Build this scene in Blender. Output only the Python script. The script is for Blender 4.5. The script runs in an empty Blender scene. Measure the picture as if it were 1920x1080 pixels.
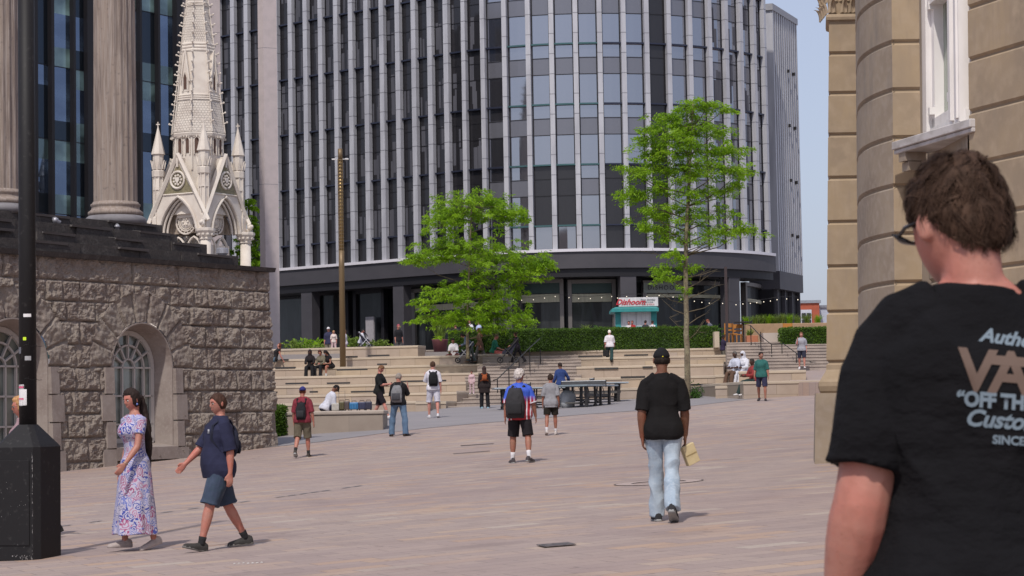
import bpy, bmesh, math, random
from mathutils import Vector, Matrix, noise
from mathutils.bvhtree import BVHTree
R = math.radians
random.seed(7)
scene = bpy.context.scene
# ---------------------------------------------------------------- camera (photo pixels 1920x1080)
F = 4000.0
PITCH = math.atan(232 / F); ROLL = R(1.0)
fwd = Vector((0, math.cos(PITCH), math.sin(PITCH)))
up0 = Vector((0, -math.sin(PITCH), math.cos(PITCH))); rt0 = Vector((1, 0, 0))
cup = up0 * math.cos(ROLL) + rt0 * math.sin(ROLL)
crt = rt0 * math.cos(ROLL) - up0 * math.sin(ROLL)
cam_d = bpy.data.cameras.new('camera'); cam = bpy.data.objects.new('camera', cam_d)
scene.collection.objects.link(cam); scene.camera = cam
cam.matrix_world = Matrix((crt, cup, -fwd)).transposed().to_4x4()
cam_d.sensor_width = 36; cam_d.lens = 36 * F / 1920
cam_d.clip_start = 0.1; cam_d.clip_end = 3000
cam_d.dof.use_dof = True; cam_d.dof.focus_distance = 45; cam_d.dof.aperture_fstop = 15
# ---------------------------------------------------------------- world, sun, exposure
SUN_DIR = Vector((-0.27, -0.96, 1.33)).normalized()
w = bpy.data.worlds.new('World'); scene.world = w; w.use_nodes = True
nt = w.node_tree; bg = nt.nodes['Background']
sky = nt.nodes.new('ShaderNodeTexSky'); sky.sky_type = 'NISHITA'; sky.sun_disc = False
sky.sun_elevation = math.asin(SUN_DIR.z); sky.sun_rotation = math.atan2(SUN_DIR.x, SUN_DIR.y)
sky.air_density = 1.0; sky.dust_density = 2.5; sky.ozone_density = 4.0
hz_mix = nt.nodes.new('ShaderNodeMix'); hz_mix.data_type = 'RGBA'; hz_mix.inputs['Factor'].default_value = .62
hz_mix.inputs['B'].default_value = (3.2, 3.25, 4.0, 1)      # pale lavender summer haze
nt.links.new(sky.outputs[0], hz_mix.inputs['A']); nt.links.new(hz_mix.outputs['Result'], bg.inputs[0]); bg.inputs[1].default_value = 0.14
sl = bpy.data.lights.new('sun', 'SUN'); sl.energy = 2.55; sl.angle = R(1.5); sl.color = (1, 0.94, 0.86)
so = bpy.data.objects.new('sun', sl); scene.collection.objects.link(so)
so.rotation_euler = (-SUN_DIR).to_track_quat('-Z', 'Y').to_euler()
scene.view_settings.view_transform = 'Standard'; scene.view_settings.look = 'None'
scene.view_settings.exposure = 0.27; scene.view_settings.gamma = 1
scene.cycles.max_bounces = 6; scene.cycles.transparent_max_bounces = 8
scene.cycles.sample_clamp_indirect = 6

# ---------------------------------------------------------------- helpers
def V(*a): return Vector(a)
def ray(px, py): return fwd * F + crt * (px - 960) + cup * (540 - py)
def P(px, py, Y):
    d = ray(px, py); return d * (Y / d.y)
def PZ(px, py, z):
    d = ray(px, py); return d * (z / d.z)
def XP(px, Y): return P(px, 700, Y).x
def proj(p):
    d = p.dot(fwd); return 960 + F * p.dot(crt) / d, 540 - F * p.dot(cup) / d
CTRL = [(1.5,21.6,-1.15),(0.12,40,-.96),(-5,52,-1.05),(-3.0,57,-.65),(1.1,58,-.65),(-2.4,65,-.25),(-1,82,.13),(8.7,73,.2),(-3.2,23,-1.4),(-4,22,-1.4),(-6.5,57,-.83),(-11,50.7,-1.22),(5,34,-.9),(-5,23,-1.45),(0,4,-1.35),(-3.7,79,.1),(4.2,80,.37),(6.6,76,.32),(8,73,.38),(10,70,.4),(-5,63,-.42),(-3.7,63,-.38)]
CQ = [-1.2660159, 0.04824025, -0.56199935, 1.38758145, -0.28601383, -0.00589392]
def gq(X, Y):
    y = Y / 50; return CQ[0] + CQ[1]*X + CQ[2]*y + CQ[3]*y*y + CQ[4]*y**3 + CQ[5]*X*y
RES = [(a, b, c - gq(a, b)) for a, b, c in CTRL]
def gz(X, Y):
    X = max(-16, min(16, X)); Y = max(2, min(84, Y))
    s = 0.35; t = 0
    for a, b, r in RES:
        k = math.exp(-((X-a)**2 + ((Y-b)*.7)**2) / 18); s += k; t += k * r
    return gq(X, Y) + t / s
def G(px, py, Y0, rng=0.14):
    """ground point seen at a pixel, nearest to the distance Y0"""
    best = None
    for i in range(121):
        Y = Y0 * (1 - rng + 2*rng*i/120); p = P(px, py, Y)
        e = abs(p.z - gz(p.x, p.y)) + 0.004 * abs(Y - Y0) / Y0
        if best is None or e < best[0]: best = (e, Y, p)
    return best[2]

def tag(o, label=None, cat=None, group=None, kind=None):
    if label: o['label'] = label
    if cat: o['category'] = cat
    if group: o['group'] = group
    if kind: o['kind'] = kind
    return o
def empty(name, loc=(0,0,0), rz=0, label=None, cat=None, group=None):
    o = bpy.data.objects.new(name, None); scene.collection.objects.link(o)
    o.location = loc; o.rotation_euler = (0, 0, rz); o.empty_display_size = .2
    return tag(o, label, cat, group)
def obj(name, bm, mats, parent=None, smooth=False):
    me = bpy.data.meshes.new(name)
    if isinstance(bm, bmesh.types.BMesh):
        bm.normal_update(); bm.to_mesh(me); bm.free()
    else: me = bm
    for m in (mats if isinstance(mats, (list, tuple)) else [mats]): me.materials.append(m)
    if smooth:
        for p in me.polygons: p.use_smooth = True
    o = bpy.data.objects.new(name, me); scene.collection.objects.link(o)
    if parent: o.parent = parent
    return o
def B(): return bmesh.new()
def box(bm, c, s, rot=None, mi=0):
    r = bmesh.ops.create_cube(bm, size=1)
    M = Matrix.Translation(c) @ (rot.to_4x4() if rot else Matrix()) @ Matrix.Diagonal((s[0], s[1], s[2], 1))
    bmesh.ops.transform(bm, matrix=M, verts=r['verts'])
    if mi:
        for v in r['verts']:
            for f in v.link_faces: f.material_index = mi
    return r['verts']
def box2(bm, a, b, mi=0):
    return box(bm, ((a[0]+b[0])/2, (a[1]+b[1])/2, (a[2]+b[2])/2), (abs(b[0]-a[0]), abs(b[1]-a[1]), abs(b[2]-a[2])), None, mi)
def loft(bm, rings, cap=True, closed=True, mi=0):
    vs = [[bm.verts.new(p) for p in r] for r in rings]
    n = len(vs[0])
    for a, b in zip(vs, vs[1:]):
        for i in range(n if closed else n-1):
            j = (i+1) % n
            try: bm.faces.new((a[i], a[j], b[j], b[i])).material_index = mi
            except ValueError: pass
    if cap:
        for r, rev in ((vs[0], True), (vs[-1], False)):
            f = bm.faces.new(list(reversed(r)) if rev else r); f.material_index = mi
    return vs
def ringp(c, ax, ay, a, b, n=12, pw=2.0, ph=0):
    out = []
    for i in range(n):
        t = 2*math.pi*i/n + ph; cs, sn = math.cos(t), math.sin(t)
        out.append(c + ax*(a*math.copysign(abs(cs)**(2/pw), cs)) + ay*(b*math.copysign(abs(sn)**(2/pw), sn)))
    return out
def tube(bm, pts, rads, n=10, ref=None, cap=True, mi=0, pw=2.0, round_ends=False):
    pts = [Vector(p) for p in pts]; rings = []
    rads = [(r, r) if not isinstance(r, (tuple, list)) else r for r in rads]
    if round_ends:
        d0 = (pts[0]-pts[1]).normalized(); d1 = (pts[-1]-pts[-2]).normalized()
        r0, r1 = rads[0], rads[-1]
        pts = [pts[0]+d0*min(r0)*.9, pts[0]+d0*min(r0)*.55] + pts + [pts[-1]+d1*min(r1)*.55, pts[-1]+d1*min(r1)*.9]
        rads = [(r0[0]*.35, r0[1]*.35), (r0[0]*.8, r0[1]*.8)] + rads + [(r1[0]*.8, r1[1]*.8), (r1[0]*.35, r1[1]*.35)]
    ref = ref or Vector((0, 1, 0))
    for i, p in enumerate(pts):
        d = (pts[min(i+1, len(pts)-1)] - pts[max(i-1, 0)]).normalized()
        rf = ref if abs(d.dot(ref)) < .97 else Vector((0, 0, 1))
        ax = d.cross(rf).normalized(); ay = ax.cross(d).normalized()
        rings.append(ringp(p, ax, ay, rads[i][0], rads[i][1], n, pw))
    return loft(bm, rings, cap, mi=mi)
def rod(bm, a, b, r, n=8, mi=0): return tube(bm, [a, b], [r, r], n, mi=mi)
def lathe(bm, prof, c=(0,0,0), n=24, mi=0, ph=0, pw=2.0):
    c = Vector(c)
    return loft(bm, [ringp(c + V(0,0,z), V(1,0,0), V(0,1,0), r, r, n, pw, ph) for z, r in prof], True, mi=mi)
def prism(bm, pts, d, mi=0):
    """polygon pts (3d) extruded by vector d"""
    a = [bm.verts.new(p) for p in pts]; b = [bm.verts.new(Vector(p)+d) for p in pts]
    n = len(a)
    fs = [bm.faces.new(a), bm.faces.new(list(reversed(b)))]
    for i in range(n): fs.append(bm.faces.new((a[i], b[i], b[(i+1)%n], a[(i+1)%n])))
    for f in fs: f.material_index = mi
    bmesh.ops.recalc_face_normals(bm, faces=fs)
    return fs
def bevel(bm, w, seg=1):
    bmesh.ops.bevel(bm, geom=[e for e in bm.edges if len(e.link_faces) == 2 and e.calc_face_angle(0) > .5], offset=w, segments=seg, affect='EDGES', profile=.5)

# ---------------------------------------------------------------- materials
def mat(name, col, rough=.8, metal=0, spec=.5, noise_=None, bump=None, emit=None, coat=0):
    """noise_: list of (scale, colour2, low, high) mixed in turn; bump: list of (scale, strength, distance)"""
    m = bpy.data.materials.new(name); m.use_nodes = True
    n, l = m.node_tree.nodes, m.node_tree.links; b = n['Principled BSDF']
    b.inputs['Base Color'].default_value = (*col, 1); b.inputs['Roughness'].default_value = rough
    b.inputs['Metallic'].default_value = metal; b.inputs['Specular IOR Level'].default_value = spec
    if coat: b.inputs['Coat Weight'].default_value = coat
    if noise_ or bump: tc = n.new('ShaderNodeTexCoord')
    last = None
    for s, c2, lo, hi in (noise_ or []):
        tx = n.new('ShaderNodeTexNoise'); tx.inputs['Detail'].default_value = 5
        sv = s if isinstance(s, (tuple, list)) else (s, s, s)
        mp = n.new('ShaderNodeMapping'); mp.inputs['Scale'].default_value = sv
        l.new(tc.outputs['Object'], mp.inputs['Vector']); l.new(mp.outputs[0], tx.inputs['Vector']); tx.inputs['Scale'].default_value = 1
        cr = n.new('ShaderNodeMapRange'); cr.inputs['From Min'].default_value = lo; cr.inputs['From Max'].default_value = hi
        l.new(tx.outputs['Fac'], cr.inputs['Value'])
        mx = n.new('ShaderNodeMix'); mx.data_type = 'RGBA'
        l.new(cr.outputs[0], mx.inputs['Factor']); mx.inputs['B'].default_value = (*c2, 1)
        if last: l.new(last, mx.inputs['A'])
        else: mx.inputs['A'].default_value = (*col, 1)
        last = mx.outputs['Result']
    if last: l.new(last, b.inputs['Base Color'])
    nb = None
    for s, st, di in (bump or []):
        tx = n.new('ShaderNodeTexNoise'); tx.inputs['Scale'].default_value = s if not isinstance(s, (tuple, list)) else 1; tx.inputs['Detail'].default_value = 6
        if isinstance(s, (tuple, list)):
            mp = n.new('ShaderNodeMapping'); mp.inputs['Scale'].default_value = s
            l.new(tc.outputs['Object'], mp.inputs['Vector']); l.new(mp.outputs[0], tx.inputs['Vector'])
        else: l.new(tc.outputs['Object'], tx.inputs['Vector'])
        bp = n.new('ShaderNodeBump'); bp.inputs['Strength'].default_value = st; bp.inputs['Distance'].default_value = di
        l.new(tx.outputs['Fac'], bp.inputs['Height'])
        if nb: l.new(nb, bp.inputs['Normal'])
        nb = bp.outputs[0]
    if nb: l.new(nb, b.inputs['Normal'])
    if emit:
        b.inputs['Emission Color'].default_value = (*emit[0], 1); b.inputs['Emission Strength'].default_value = emit[1]
    return m
def cloth(name, col, v=.12, rough=.9):
    c2 = tuple(max(0, c*(1-v*2)) for c in col)
    return mat(name, col, rough, spec=.25, noise_=[(14, c2, .4, .75)], bump=[(60, .25, .004), (9, .35, .02)])
_skin = {}
def skin(tone):
    if tone not in _skin:
        c = {'pale': (.47,.23,.18), 'fair': (.40,.185,.14), 'tan': (.31,.15,.105), 'brown': (.17,.078,.047), 'dark': (.06,.028,.018)}[tone]
        m = mat('skin_'+tone, c, .5, spec=.35, noise_=[(7, (c[0]*1.12, c[1]*.78, c[2]*.76), .42, .68), (28, (c[0]*.86, c[1]*.80, c[2]*.78), .50, .75), (160, (c[0]*.80, c[1]*.70, c[2]*.66), .62, .74)], bump=[(90, .25, .003), (350, .2, .001)])
        b = m.node_tree.nodes['Principled BSDF']; b.inputs['Subsurface Weight'].default_value = .12
        b.inputs['Subsurface Radius'].default_value = (.02,.008,.004); b.inputs['Subsurface Scale'].default_value = .5
        _skin[tone] = m
    return _skin[tone]
_solid = {}
def solid(col, rough=.8, metal=0, v=.1):
    k = (tuple(col), rough, metal)
    if k not in _solid: _solid[k] = mat('paint', col, rough, metal, noise_=[(6, tuple(c*(1-v*2) for c in col), .4, .8)])
    return _solid[k]
_cl = {}
def clothm(col):
    if tuple(col) not in _cl: _cl[tuple(col)] = cloth('fabric', col)
    return _cl[tuple(col)]
# ---------------------------------------------------------------- ground
def paving_material():
    m = bpy.data.materials.new('stone_paving'); m.use_nodes = True
    n, l = m.node_tree.nodes, m.node_tree.links; b = n['Principled BSDF']
    tc = n.new('ShaderNodeTexCoord'); mp = n.new('ShaderNodeMapping'); mp.inputs['Rotation'].default_value = (0, 0, R(-24))
    l.new(tc.outputs['Object'], mp.inputs['Vector'])
    def brick(sx, off):
        k = n.new('ShaderNodeTexBrick'); k.offset = off; k.squash = 1
        k.inputs['Color1'].default_value = (0,0,0,1); k.inputs['Color2'].default_value = (1,1,1,1); k.inputs['Mortar'].default_value = (.5,.5,.5,1)
        k.inputs['Scale'].default_value = 1; k.inputs['Brick Width'].default_value = sx; k.inputs['Row Height'].default_value = .30
        k.inputs['Mortar Size'].default_value = .009; k.inputs['Mortar Smooth'].default_value = .3; k.inputs['Bias'].default_value = 0
        l.new(mp.outputs[0], k.inputs['Vector']); return k
    k = brick(.62, .37)
    cr = n.new('ShaderNodeValToRGB'); e = cr.color_ramp; e.interpolation = 'LINEAR'
    cols = [(0, (.320,.253,.228)), (.22, (.350,.278,.248)), (.42, (.380,.302,.262)), (.6, (.345,.274,.246)), (.78, (.388,.302,.255)), (.9, (.42,.300,.222)), (1, (.42,.355,.305))]
    while len(e.elements) < len(cols): e.elements.new(.5)
    for el, (p, c) in zip(e.elements, cols): el.position = p; el.color = (*c, 1)
    l.new(k.outputs['Color'], cr.inputs['Fac'])
    def nz(scale, det=4):
        t = n.new('ShaderNodeTexNoise'); t.inputs['Scale'].default_value = scale; t.inputs['Detail'].default_value = det
        l.new(tc.outputs['Object'], t.inputs['Vector']); return t
    def mul(a, tx, lo, hi, c, f0=.35, f1=.7):
        r = n.new('ShaderNodeMapRange'); r.inputs['From Min'].default_value = f0; r.inputs['From Max'].default_value = f1
        r.inputs['To Min'].default_value = lo; r.inputs['To Max'].default_value = hi; l.new(tx.outputs['Fac'], r.inputs['Value'])
        x = n.new('ShaderNodeMix'); x.data_type = 'RGBA'; x.blend_type = 'MULTIPLY'; l.new(r.outputs[0], x.inputs['Factor'])
        l.new(a, x.inputs['A']); x.inputs['B'].default_value = (*c, 1); return x.outputs['Result']
    c = mul(cr.outputs['Color'], nz(.22), 0, .55, (.86,.80,.84))
    c = mul(c, nz(1.7), 0, .5, (.84,.84,.86))
    c = mul(c, nz(26), 0, .5, (.80,.78,.78))
    c = mul(c, nz(5.5, 2), 0, .75, (.55,.52,.52), .70, .74)
    c = mul(c, nz(.9, 6), 0, .5, (.74,.72,.73), .56, .70)
    mo = n.new('ShaderNodeMix'); mo.data_type = 'RGBA'; l.new(k.outputs['Fac'], mo.inputs['Factor']); l.new(c, mo.inputs['A']); mo.inputs['B'].default_value = (.215,.172,.158,1)
    l.new(mo.outputs['Result'], b.inputs['Base Color'])
    b.inputs['Roughness'].default_value = .72; b.inputs['Specular IOR Level'].default_value = .35
    bp = n.new('ShaderNodeBump'); bp.inputs['Strength'].default_value = .25; bp.inputs['Distance'].default_value = .004
    t = nz(40); l.new(t.outputs['Fac'], bp.inputs['Height']); l.new(bp.outputs[0], b.inputs['Normal'])
    return m
M_pave = paving_material()
M_grey = mat('grey_paving', (.235,.215,.22), .8, noise_=[(.5, (.20,.185,.19), .4, .7), (30, (.27,.25,.25), .45, .8)], bump=[(50,.2,.003)])

def axis(a, b, step, far):
    v = []; x = a
    while x <= b + 1e-6: v.append(x); x += step
    return [-far, a-60, a-15] + v + [b+20, b+100, far]
xs = axis(-24, 24, .8, 900); ys = [-300, -60, -10] + [i*.8 for i in range(0, 131)] + [140, 220, 900]
bm = B(); grid = [[bm.verts.new((x, y, gz(x, y))) for x in xs] for y in ys]
for a, b_ in zip(grid, grid[1:]):
    for i in range(len(xs)-1): bm.faces.new((a[i], a[i+1], b_[i+1], b_[i]))
tag(obj('ground', bm, M_pave, smooth=True), kind='structure')

def sheet(name, outline, m, dz=.006, step=.5, kind='structure', smooth=True):
    """flat sheet hugging the ground; outline = list of (x,y)"""
    bm = B(); f = bm.faces.new([bm.verts.new((x, y, 0)) for x, y in outline])
    bmesh.ops.triangulate(bm, faces=[f])
    for _ in range(7):
        es = [e for e in bm.edges if e.calc_length() > step*1.6]
        if not es: break
        bmesh.ops.subdivide_edges(bm, edges=es, cuts=1)
        bmesh.ops.triangulate(bm, faces=bm.faces[:])
    bmesh.ops.recalc_face_normals(bm, faces=bm.faces[:])
    for v in bm.verts: v.co.z = gz(v.co.x, v.co.y) + dz
    if sum(f.normal.z for f in bm.faces) < 0: bmesh.ops.reverse_faces(bm, faces=bm.faces[:])
    o = obj(name, bm, m, smooth=smooth)
    return tag(o, kind=kind) if kind else o
# grey paved strip in front of the terraces: near edge traced where the pink paving ends
edge = [(-26, 55.5), (-14, 55.5), (-7.6, 55.6)] + [(G(px, py, Y).x, G(px, py, Y).y) for px, py, Y in ((600,829,57.5),(700,815,60),(800,803,61),(900,794,62),(1000,786,63),(1100,777,64.5),(1200,770,66),(1300,761,69),(1400,749.5,72),(1500,740,72))]
edge += [(14, 74), (14, 84), (-26, 84)]
sheet('path', edge, M_grey, .008, .8)
# lighter round inlay, drain channel, manhole lid and studs in the paving
M_inlay = mat('inlay_stone', (.40,.32,.29), .8, noise_=[(12, (.33,.26,.24), .4, .7)])
M_lid = mat('iron', (.18,.15,.14), .6, .5, noise_=[(20, (.05,.045,.045), .4, .7)])
M_gap = mat('joint', (.12,.10,.095), .9)
ic = G(1235, 905, 30, .2); bm = B()
def gp(x, y, dz): return Vector((x, y, gz(x, y) + dz))
def arcband(bm, c, r0, r1, a0, a1, n, dz):
    A = [bm.verts.new(gp(c.x + r0*math.cos(a0+(a1-a0)*i/n), c.y + r0*math.sin(a0+(a1-a0)*i/n), dz)) for i in range(n+1)]
    Bv = [bm.verts.new(gp(c.x + r1*math.cos(a0+(a1-a0)*i/n), c.y + r1*math.sin(a0+(a1-a0)*i/n), dz)) for i in range(n+1)]
    for i in range(n): bm.faces.new((A[i], Bv[i], Bv[i+1], A[i+1]))
arcband(bm, ic, .40, .62, 0, 2*math.pi, 64, .007)
tag(obj('paving_ring', bm, M_inlay), kind='structure')
bm = B(); arcband(bm, ic, .625, .65, 0, 2*math.pi, 64, .008); arcband(bm, ic, .375, .395, 0, 2*math.pi, 64, .008)
tag(obj('paving_ring_joint', bm, M_gap), kind='structure')
bm = B()
d0, d1 = G(110, 968, 24, .2), G(720, 905, 33, .2)
M_drain = mat('drain_slot', (.13,.135,.15), .7)
nseg = 26
for i in range(nseg):
    if random.random() < .25: continue
    a = d0.lerp(d1, i/nseg); b_ = d0.lerp(d1, (i+.8)/nseg); n_ = (d1-d0).cross(V(0,0,1)).normalized()*.035
    bm.faces.new([bm.verts.new(gp(q.x, q.y, .008)) for q in (a-n_, b_-n_, b_+n_, a+n_)])
o = obj('drain_channel', bm, M_drain); bmesh_fix = None; tag(o, kind='structure')
def lid(name, px, py, Y, sx, sy, rz, label):
    c = G(px, py, Y, .25); bm = B()
    rot = Matrix.Rotation(rz, 3, 'Z')
    for (dx, dy, s, m_) in [(0,0,1,0)]:
        vs = [gp(*(c + rot @ V(x*sx/2, y*sy/2, 0)).xy, .009) for x, y in ((-1,-1),(1,-1),(1,1),(-1,1))]
        bm.faces.new([bm.verts.new(v) for v in vs])
    r = bmesh.ops.extrude_face_region(bm, geom=bm.faces[:]); bmesh.ops.translate(bm, vec=(0,0,.006), verts=[g for g in r['geom'] if isinstance(g, bmesh.types.BMVert)])
    o = obj(name, bm, M_lid); tag(o, label, 'manhole cover')
lid('manhole_cover', 1043, 1024, 18.5, .30, .34, R(12), 'dark iron cover set in the pink paving near the bottom middle')
lid('manhole_cover', 895, 834, 50, .8, .16, R(10), 'thin dark iron grate in the paving left of the man in football jersey')
lid('manhole_cover', 884, 849, 46, .8, .16, R(10), 'nearer dark iron grate in the paving left of the feet of the jersey man')
bm = B()
for i in range(7):
    c = G(440+i*8.5, 1058-i*.3, 17, .25); lathe(bm, [(0,.012),(.006,.012),(.008,.004)], gp(c.x, c.y, .004), 8)
tag(obj('paving_studs', bm, solid((.6,.58,.55), .4)), 'short row of small pale metal studs set in the near paving', 'paving studs')
# ---------------------------------------------------------------- stone terraces, steps, upper plaza
M_sand = mat('terrace_stone', (.43,.345,.265), .82, noise_=[((.9,.2,1.6), (.37,.30,.26), .42, .62), ((.5,.2,3), (.50,.40,.29), .5, .7), (18, (.36,.29,.22), .45, .85)], bump=[(30,.2,.004)])
def blocks_material(name, base, cols, w=1.2, h=5.0, rough=.82, mort=.004, mcol=None):
    """large stone blocks of slightly different tone along X"""
    m = bpy.data.materials.new(name); m.use_nodes = True
    n, l = m.node_tree.nodes, m.node_tree.links; b = n['Principled BSDF']; b.inputs['Roughness'].default_value = rough
    tc = n.new('ShaderNodeTexCoord'); sp = n.new('ShaderNodeSeparateXYZ'); l.new(tc.outputs['Object'], sp.inputs[0])
    cb = n.new('ShaderNodeCombineXYZ'); l.new(sp.outputs['X'], cb.inputs['X']); l.new(sp.outputs['Z'], cb.inputs['Y'])
    k = n.new('ShaderNodeTexBrick'); k.inputs['Scale'].default_value = 1; k.inputs['Brick Width'].default_value = w; k.inputs['Row Height'].default_value = h
    k.inputs['Color1'].default_value = (0,0,0,1); k.inputs['Color2'].default_value = (1,1,1,1); k.inputs['Mortar'].default_value = (.4,.4,.4,1)
    k.inputs['Mortar Size'].default_value = mort; k.offset = .37; l.new(cb.outputs[0], k.inputs['Vector'])
    cr = n.new('ShaderNodeValToRGB'); e = cr.color_ramp
    while len(e.elements) < len(cols): e.elements.new(.5)
    for i, (el, c) in enumerate(zip(e.elements, cols)): el.position = i/(len(cols)-1); el.color = (*c, 1)
    l.new(k.outputs['Color'], cr.inputs['Fac'])
    t = n.new('ShaderNodeTexNoise'); t.inputs['Scale'].default_value = 2.2; t.inputs['Detail'].default_value = 8; l.new(tc.outputs['Object'], t.inputs['Vector'])
    r = n.new('ShaderNodeMapRange'); r.inputs['From Min'].default_value = .35; r.inputs['From Max'].default_value = .72; r.inputs['To Max'].default_value = .7; l.new(t.outputs['Fac'], r.inputs['Value'])
    x = n.new('ShaderNodeMix'); x.data_type = 'RGBA'; x.blend_type = 'MULTIPLY'; l.new(r.outputs[0], x.inputs['Factor']); l.new(cr.outputs[0], x.inputs['A']); x.inputs['B'].default_value = (.80,.77,.76,1)
    mo = n.new('ShaderNodeMix'); mo.data_type = 'RGBA'; l.new(k.outputs['Fac'], mo.inputs['Factor']); l.new(x.outputs['Result'], mo.inputs['A'])
    mo.inputs['B'].default_value = (*(mcol or tuple(c*.6 for c in cols[0])), 1); l.new(mo.outputs['Result'], b.inputs['Base Color'])
    t2 = n.new('ShaderNodeTexNoise'); t2.inputs['Scale'].default_value = 35; l.new(tc.outputs['Object'], t2.inputs['Vector'])
    bp = n.new('ShaderNodeBump'); bp.inputs['Strength'].default_value = .2; bp.inputs['Distance'].default_value = .004; l.new(t2.outputs['Fac'], bp.inputs['Height']); l.new(bp.outputs[0], b.inputs['Normal'])
    return m
TC = [(.40,.315,.235), (.37,.30,.25), (.43,.335,.235), (.34,.275,.235), (.45,.355,.25), (.39,.31,.25)]
M_terr = blocks_material('terrace_blocks', None, TC, 1.15, .43, mort=.009)
M_cope = mat('coping_stone', (.47,.39,.30), .8, noise_=[((.8,.8,.8), (.40,.33,.26), .4, .7)])
M_step = mat('step_stone', (.36,.30,.26), .82, noise_=[((1.5,.5,1.5), (.27,.225,.20), .42, .65), (20, (.42,.35,.29), .5, .85)])
M_slot = mat('dark_recess', (.03,.028,.028), .6)
ZB = -1.0
def hz(px): return 772 - (px-960)*.01746
def tier(a, b, Yb, depth, name='seat_tier', parent=None, lean=2.0, slots=(), zb=ZB, m=None, skew=None):
    """stone tier: a, b = photo pixels of the front top edge (left, right), Yb = distance of the right end"""
    pb = P(b[0], b[1], Yb); z = pb.z
    pa = P(a[0], a[1], Yb + lean); pa.z = z
    d = (pb-pa); d.z = 0; nrm = V(-d.y, d.x, 0).normalized(); L = d.length
    root = empty(name, (pa.x, pa.y, 0), math.atan2(d.y, d.x))
    bm = B(); box2(bm, (0, .03, zb), (L, depth, z-.10)); obj('block_wall', bm, m or M_terr, root)
    bm = B(); box2(bm, (-.01, 0, z-.10), (L+.01, depth, z)); bevel(bm, .012); obj('coping', bm, M_cope, root)
    for s0, s1, sy in slots:
        q0 = P(s0, sy, pa.y); q1 = P(s1, sy, pa.y)
        inv = root.matrix_basis.inverted()
        u0 = (Matrix.Rotation(-root.rotation_euler.z, 3, 'Z') @ (q0-V(pa.x, pa.y, 0))).x; u1 = (Matrix.Rotation(-root.rotation_euler.z, 3, 'Z') @ (q1-V(pa.x, pa.y, 0))).x
        bm = B(); box2(bm, (u0, -.02, q0.z-.035), (u1, .10, q0.z+.035)); obj('light_slot', bm, M_slot, root)
    return root, z
def tl(t, label, group='stone seating tiers of the terrace'): tag(t[0], label, 'seating tier', group); return t
LT = [((506,755),(779,752),80,5,()),
 ((506,742),(856,735),84,4.5,((588,603,747),(672,733,747),(507,520,748))),
 ((506,726),(873,716.5),87,4,((538,583,731.5),(622,667,731),(766,858,728))),
 ((506,710),(896,698.5),90,4,((640,700,706),)),
 ((506,694),(906,682),93,4,((517,557,702),(719,737,696))),
 ((506,678),(862,666),96,4,((527,544,687),(590,602,686),(653,681,682),(703,744,680))),
 ((506,658),(783,647.5),99,1.2,())]
LTN = ['lowest pale stone seating tier left of the steps', 'second stone seating tier from the bottom, left of the steps', 'third stone seating tier from the bottom, left of the steps',
 'fourth stone seating tier from the bottom left, under the feet of three women', 'fifth stone seating tier from the bottom, left of the steps, where three women sit', 'sixth stone seating tier from the bottom left, behind the brown light column', 'topmost stone wall of the left terrace below the building entrance']
Lz = []
for (a, b, Y, dp, sl_), nm in zip(LT, LTN):
    # slots show in the face of the tier ABOVE the ledge they touch: drop them to that face
    Lz.append(tl(tier(a, b, Y, dp, slots=[(s0, s1, sy-12) for s0, s1, sy in sl_]), nm)[1])
RT = [((1150,729),(1342,724),80,5.5,((1296,1341,722),)),
 ((1077.5,713.5),(1341,704),85,4.5,((1165,1211,707.5),)),
 ((1081,694),(1356,682),89,5,((1115,1160,691.5),(1206,1225,689))),
 ((1081.5,670),(1369,665),94,3,((1084,1130,668.5),(1171,1216,666.5),(1358,1370,681)))]
RTN = ['lowest stone seating tier behind the table tennis tables', 'second stone seating tier from the bottom, right of the steps', 'third stone seating tier from the bottom, right of the steps', 'highest stone seating tier right of the steps, where a white haired woman walks']
for (a, b, Y, dp, sl_), nm in zip(RT, RTN): tl(tier(a, b, Y, dp, slots=sl_, lean=.8), nm)
tl(tier((893,657), (1380,651.5), 97, 14, lean=1.0, slots=()), 'long low stone wall carrying the clipped hedge')
tl(tier((896,662), (952,663), 95, 2.2, lean=0), 'short stone block where a person in green sits beside the steps')
tl(tier((779,753),(805,753), 79.6, 3, lean=0), 'small stone block at the foot of the left terrace')
tl(tier((823,753),(836,753), 82.4, 2, lean=0), 'small stone pier beside the foot of the wide steps')
# right-hand benches
tl(tier((1385,696.5),(1511,693.5), 76, 8, lean=.3), 'upper stone bench on the right behind the man in the green shirt')
tl(tier((1341,724),(1396,723), 75, 8.5, lean=.2), 'stone ledge under the feet of the couple in white')
tl(tier((1341,704),(1388,702), 78, 6, lean=.2), 'stone ledge right of the slender tree where the couple in white sit')
tl(tier((1394,718),(1575,712.5), 73, 7, lean=-.4), 'long low stone bench on the right')
tl(tier((1470,651),(1640,652), 94.6, 1.2, lean=0), 'stone wall carrying the right-hand hedge')
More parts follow.
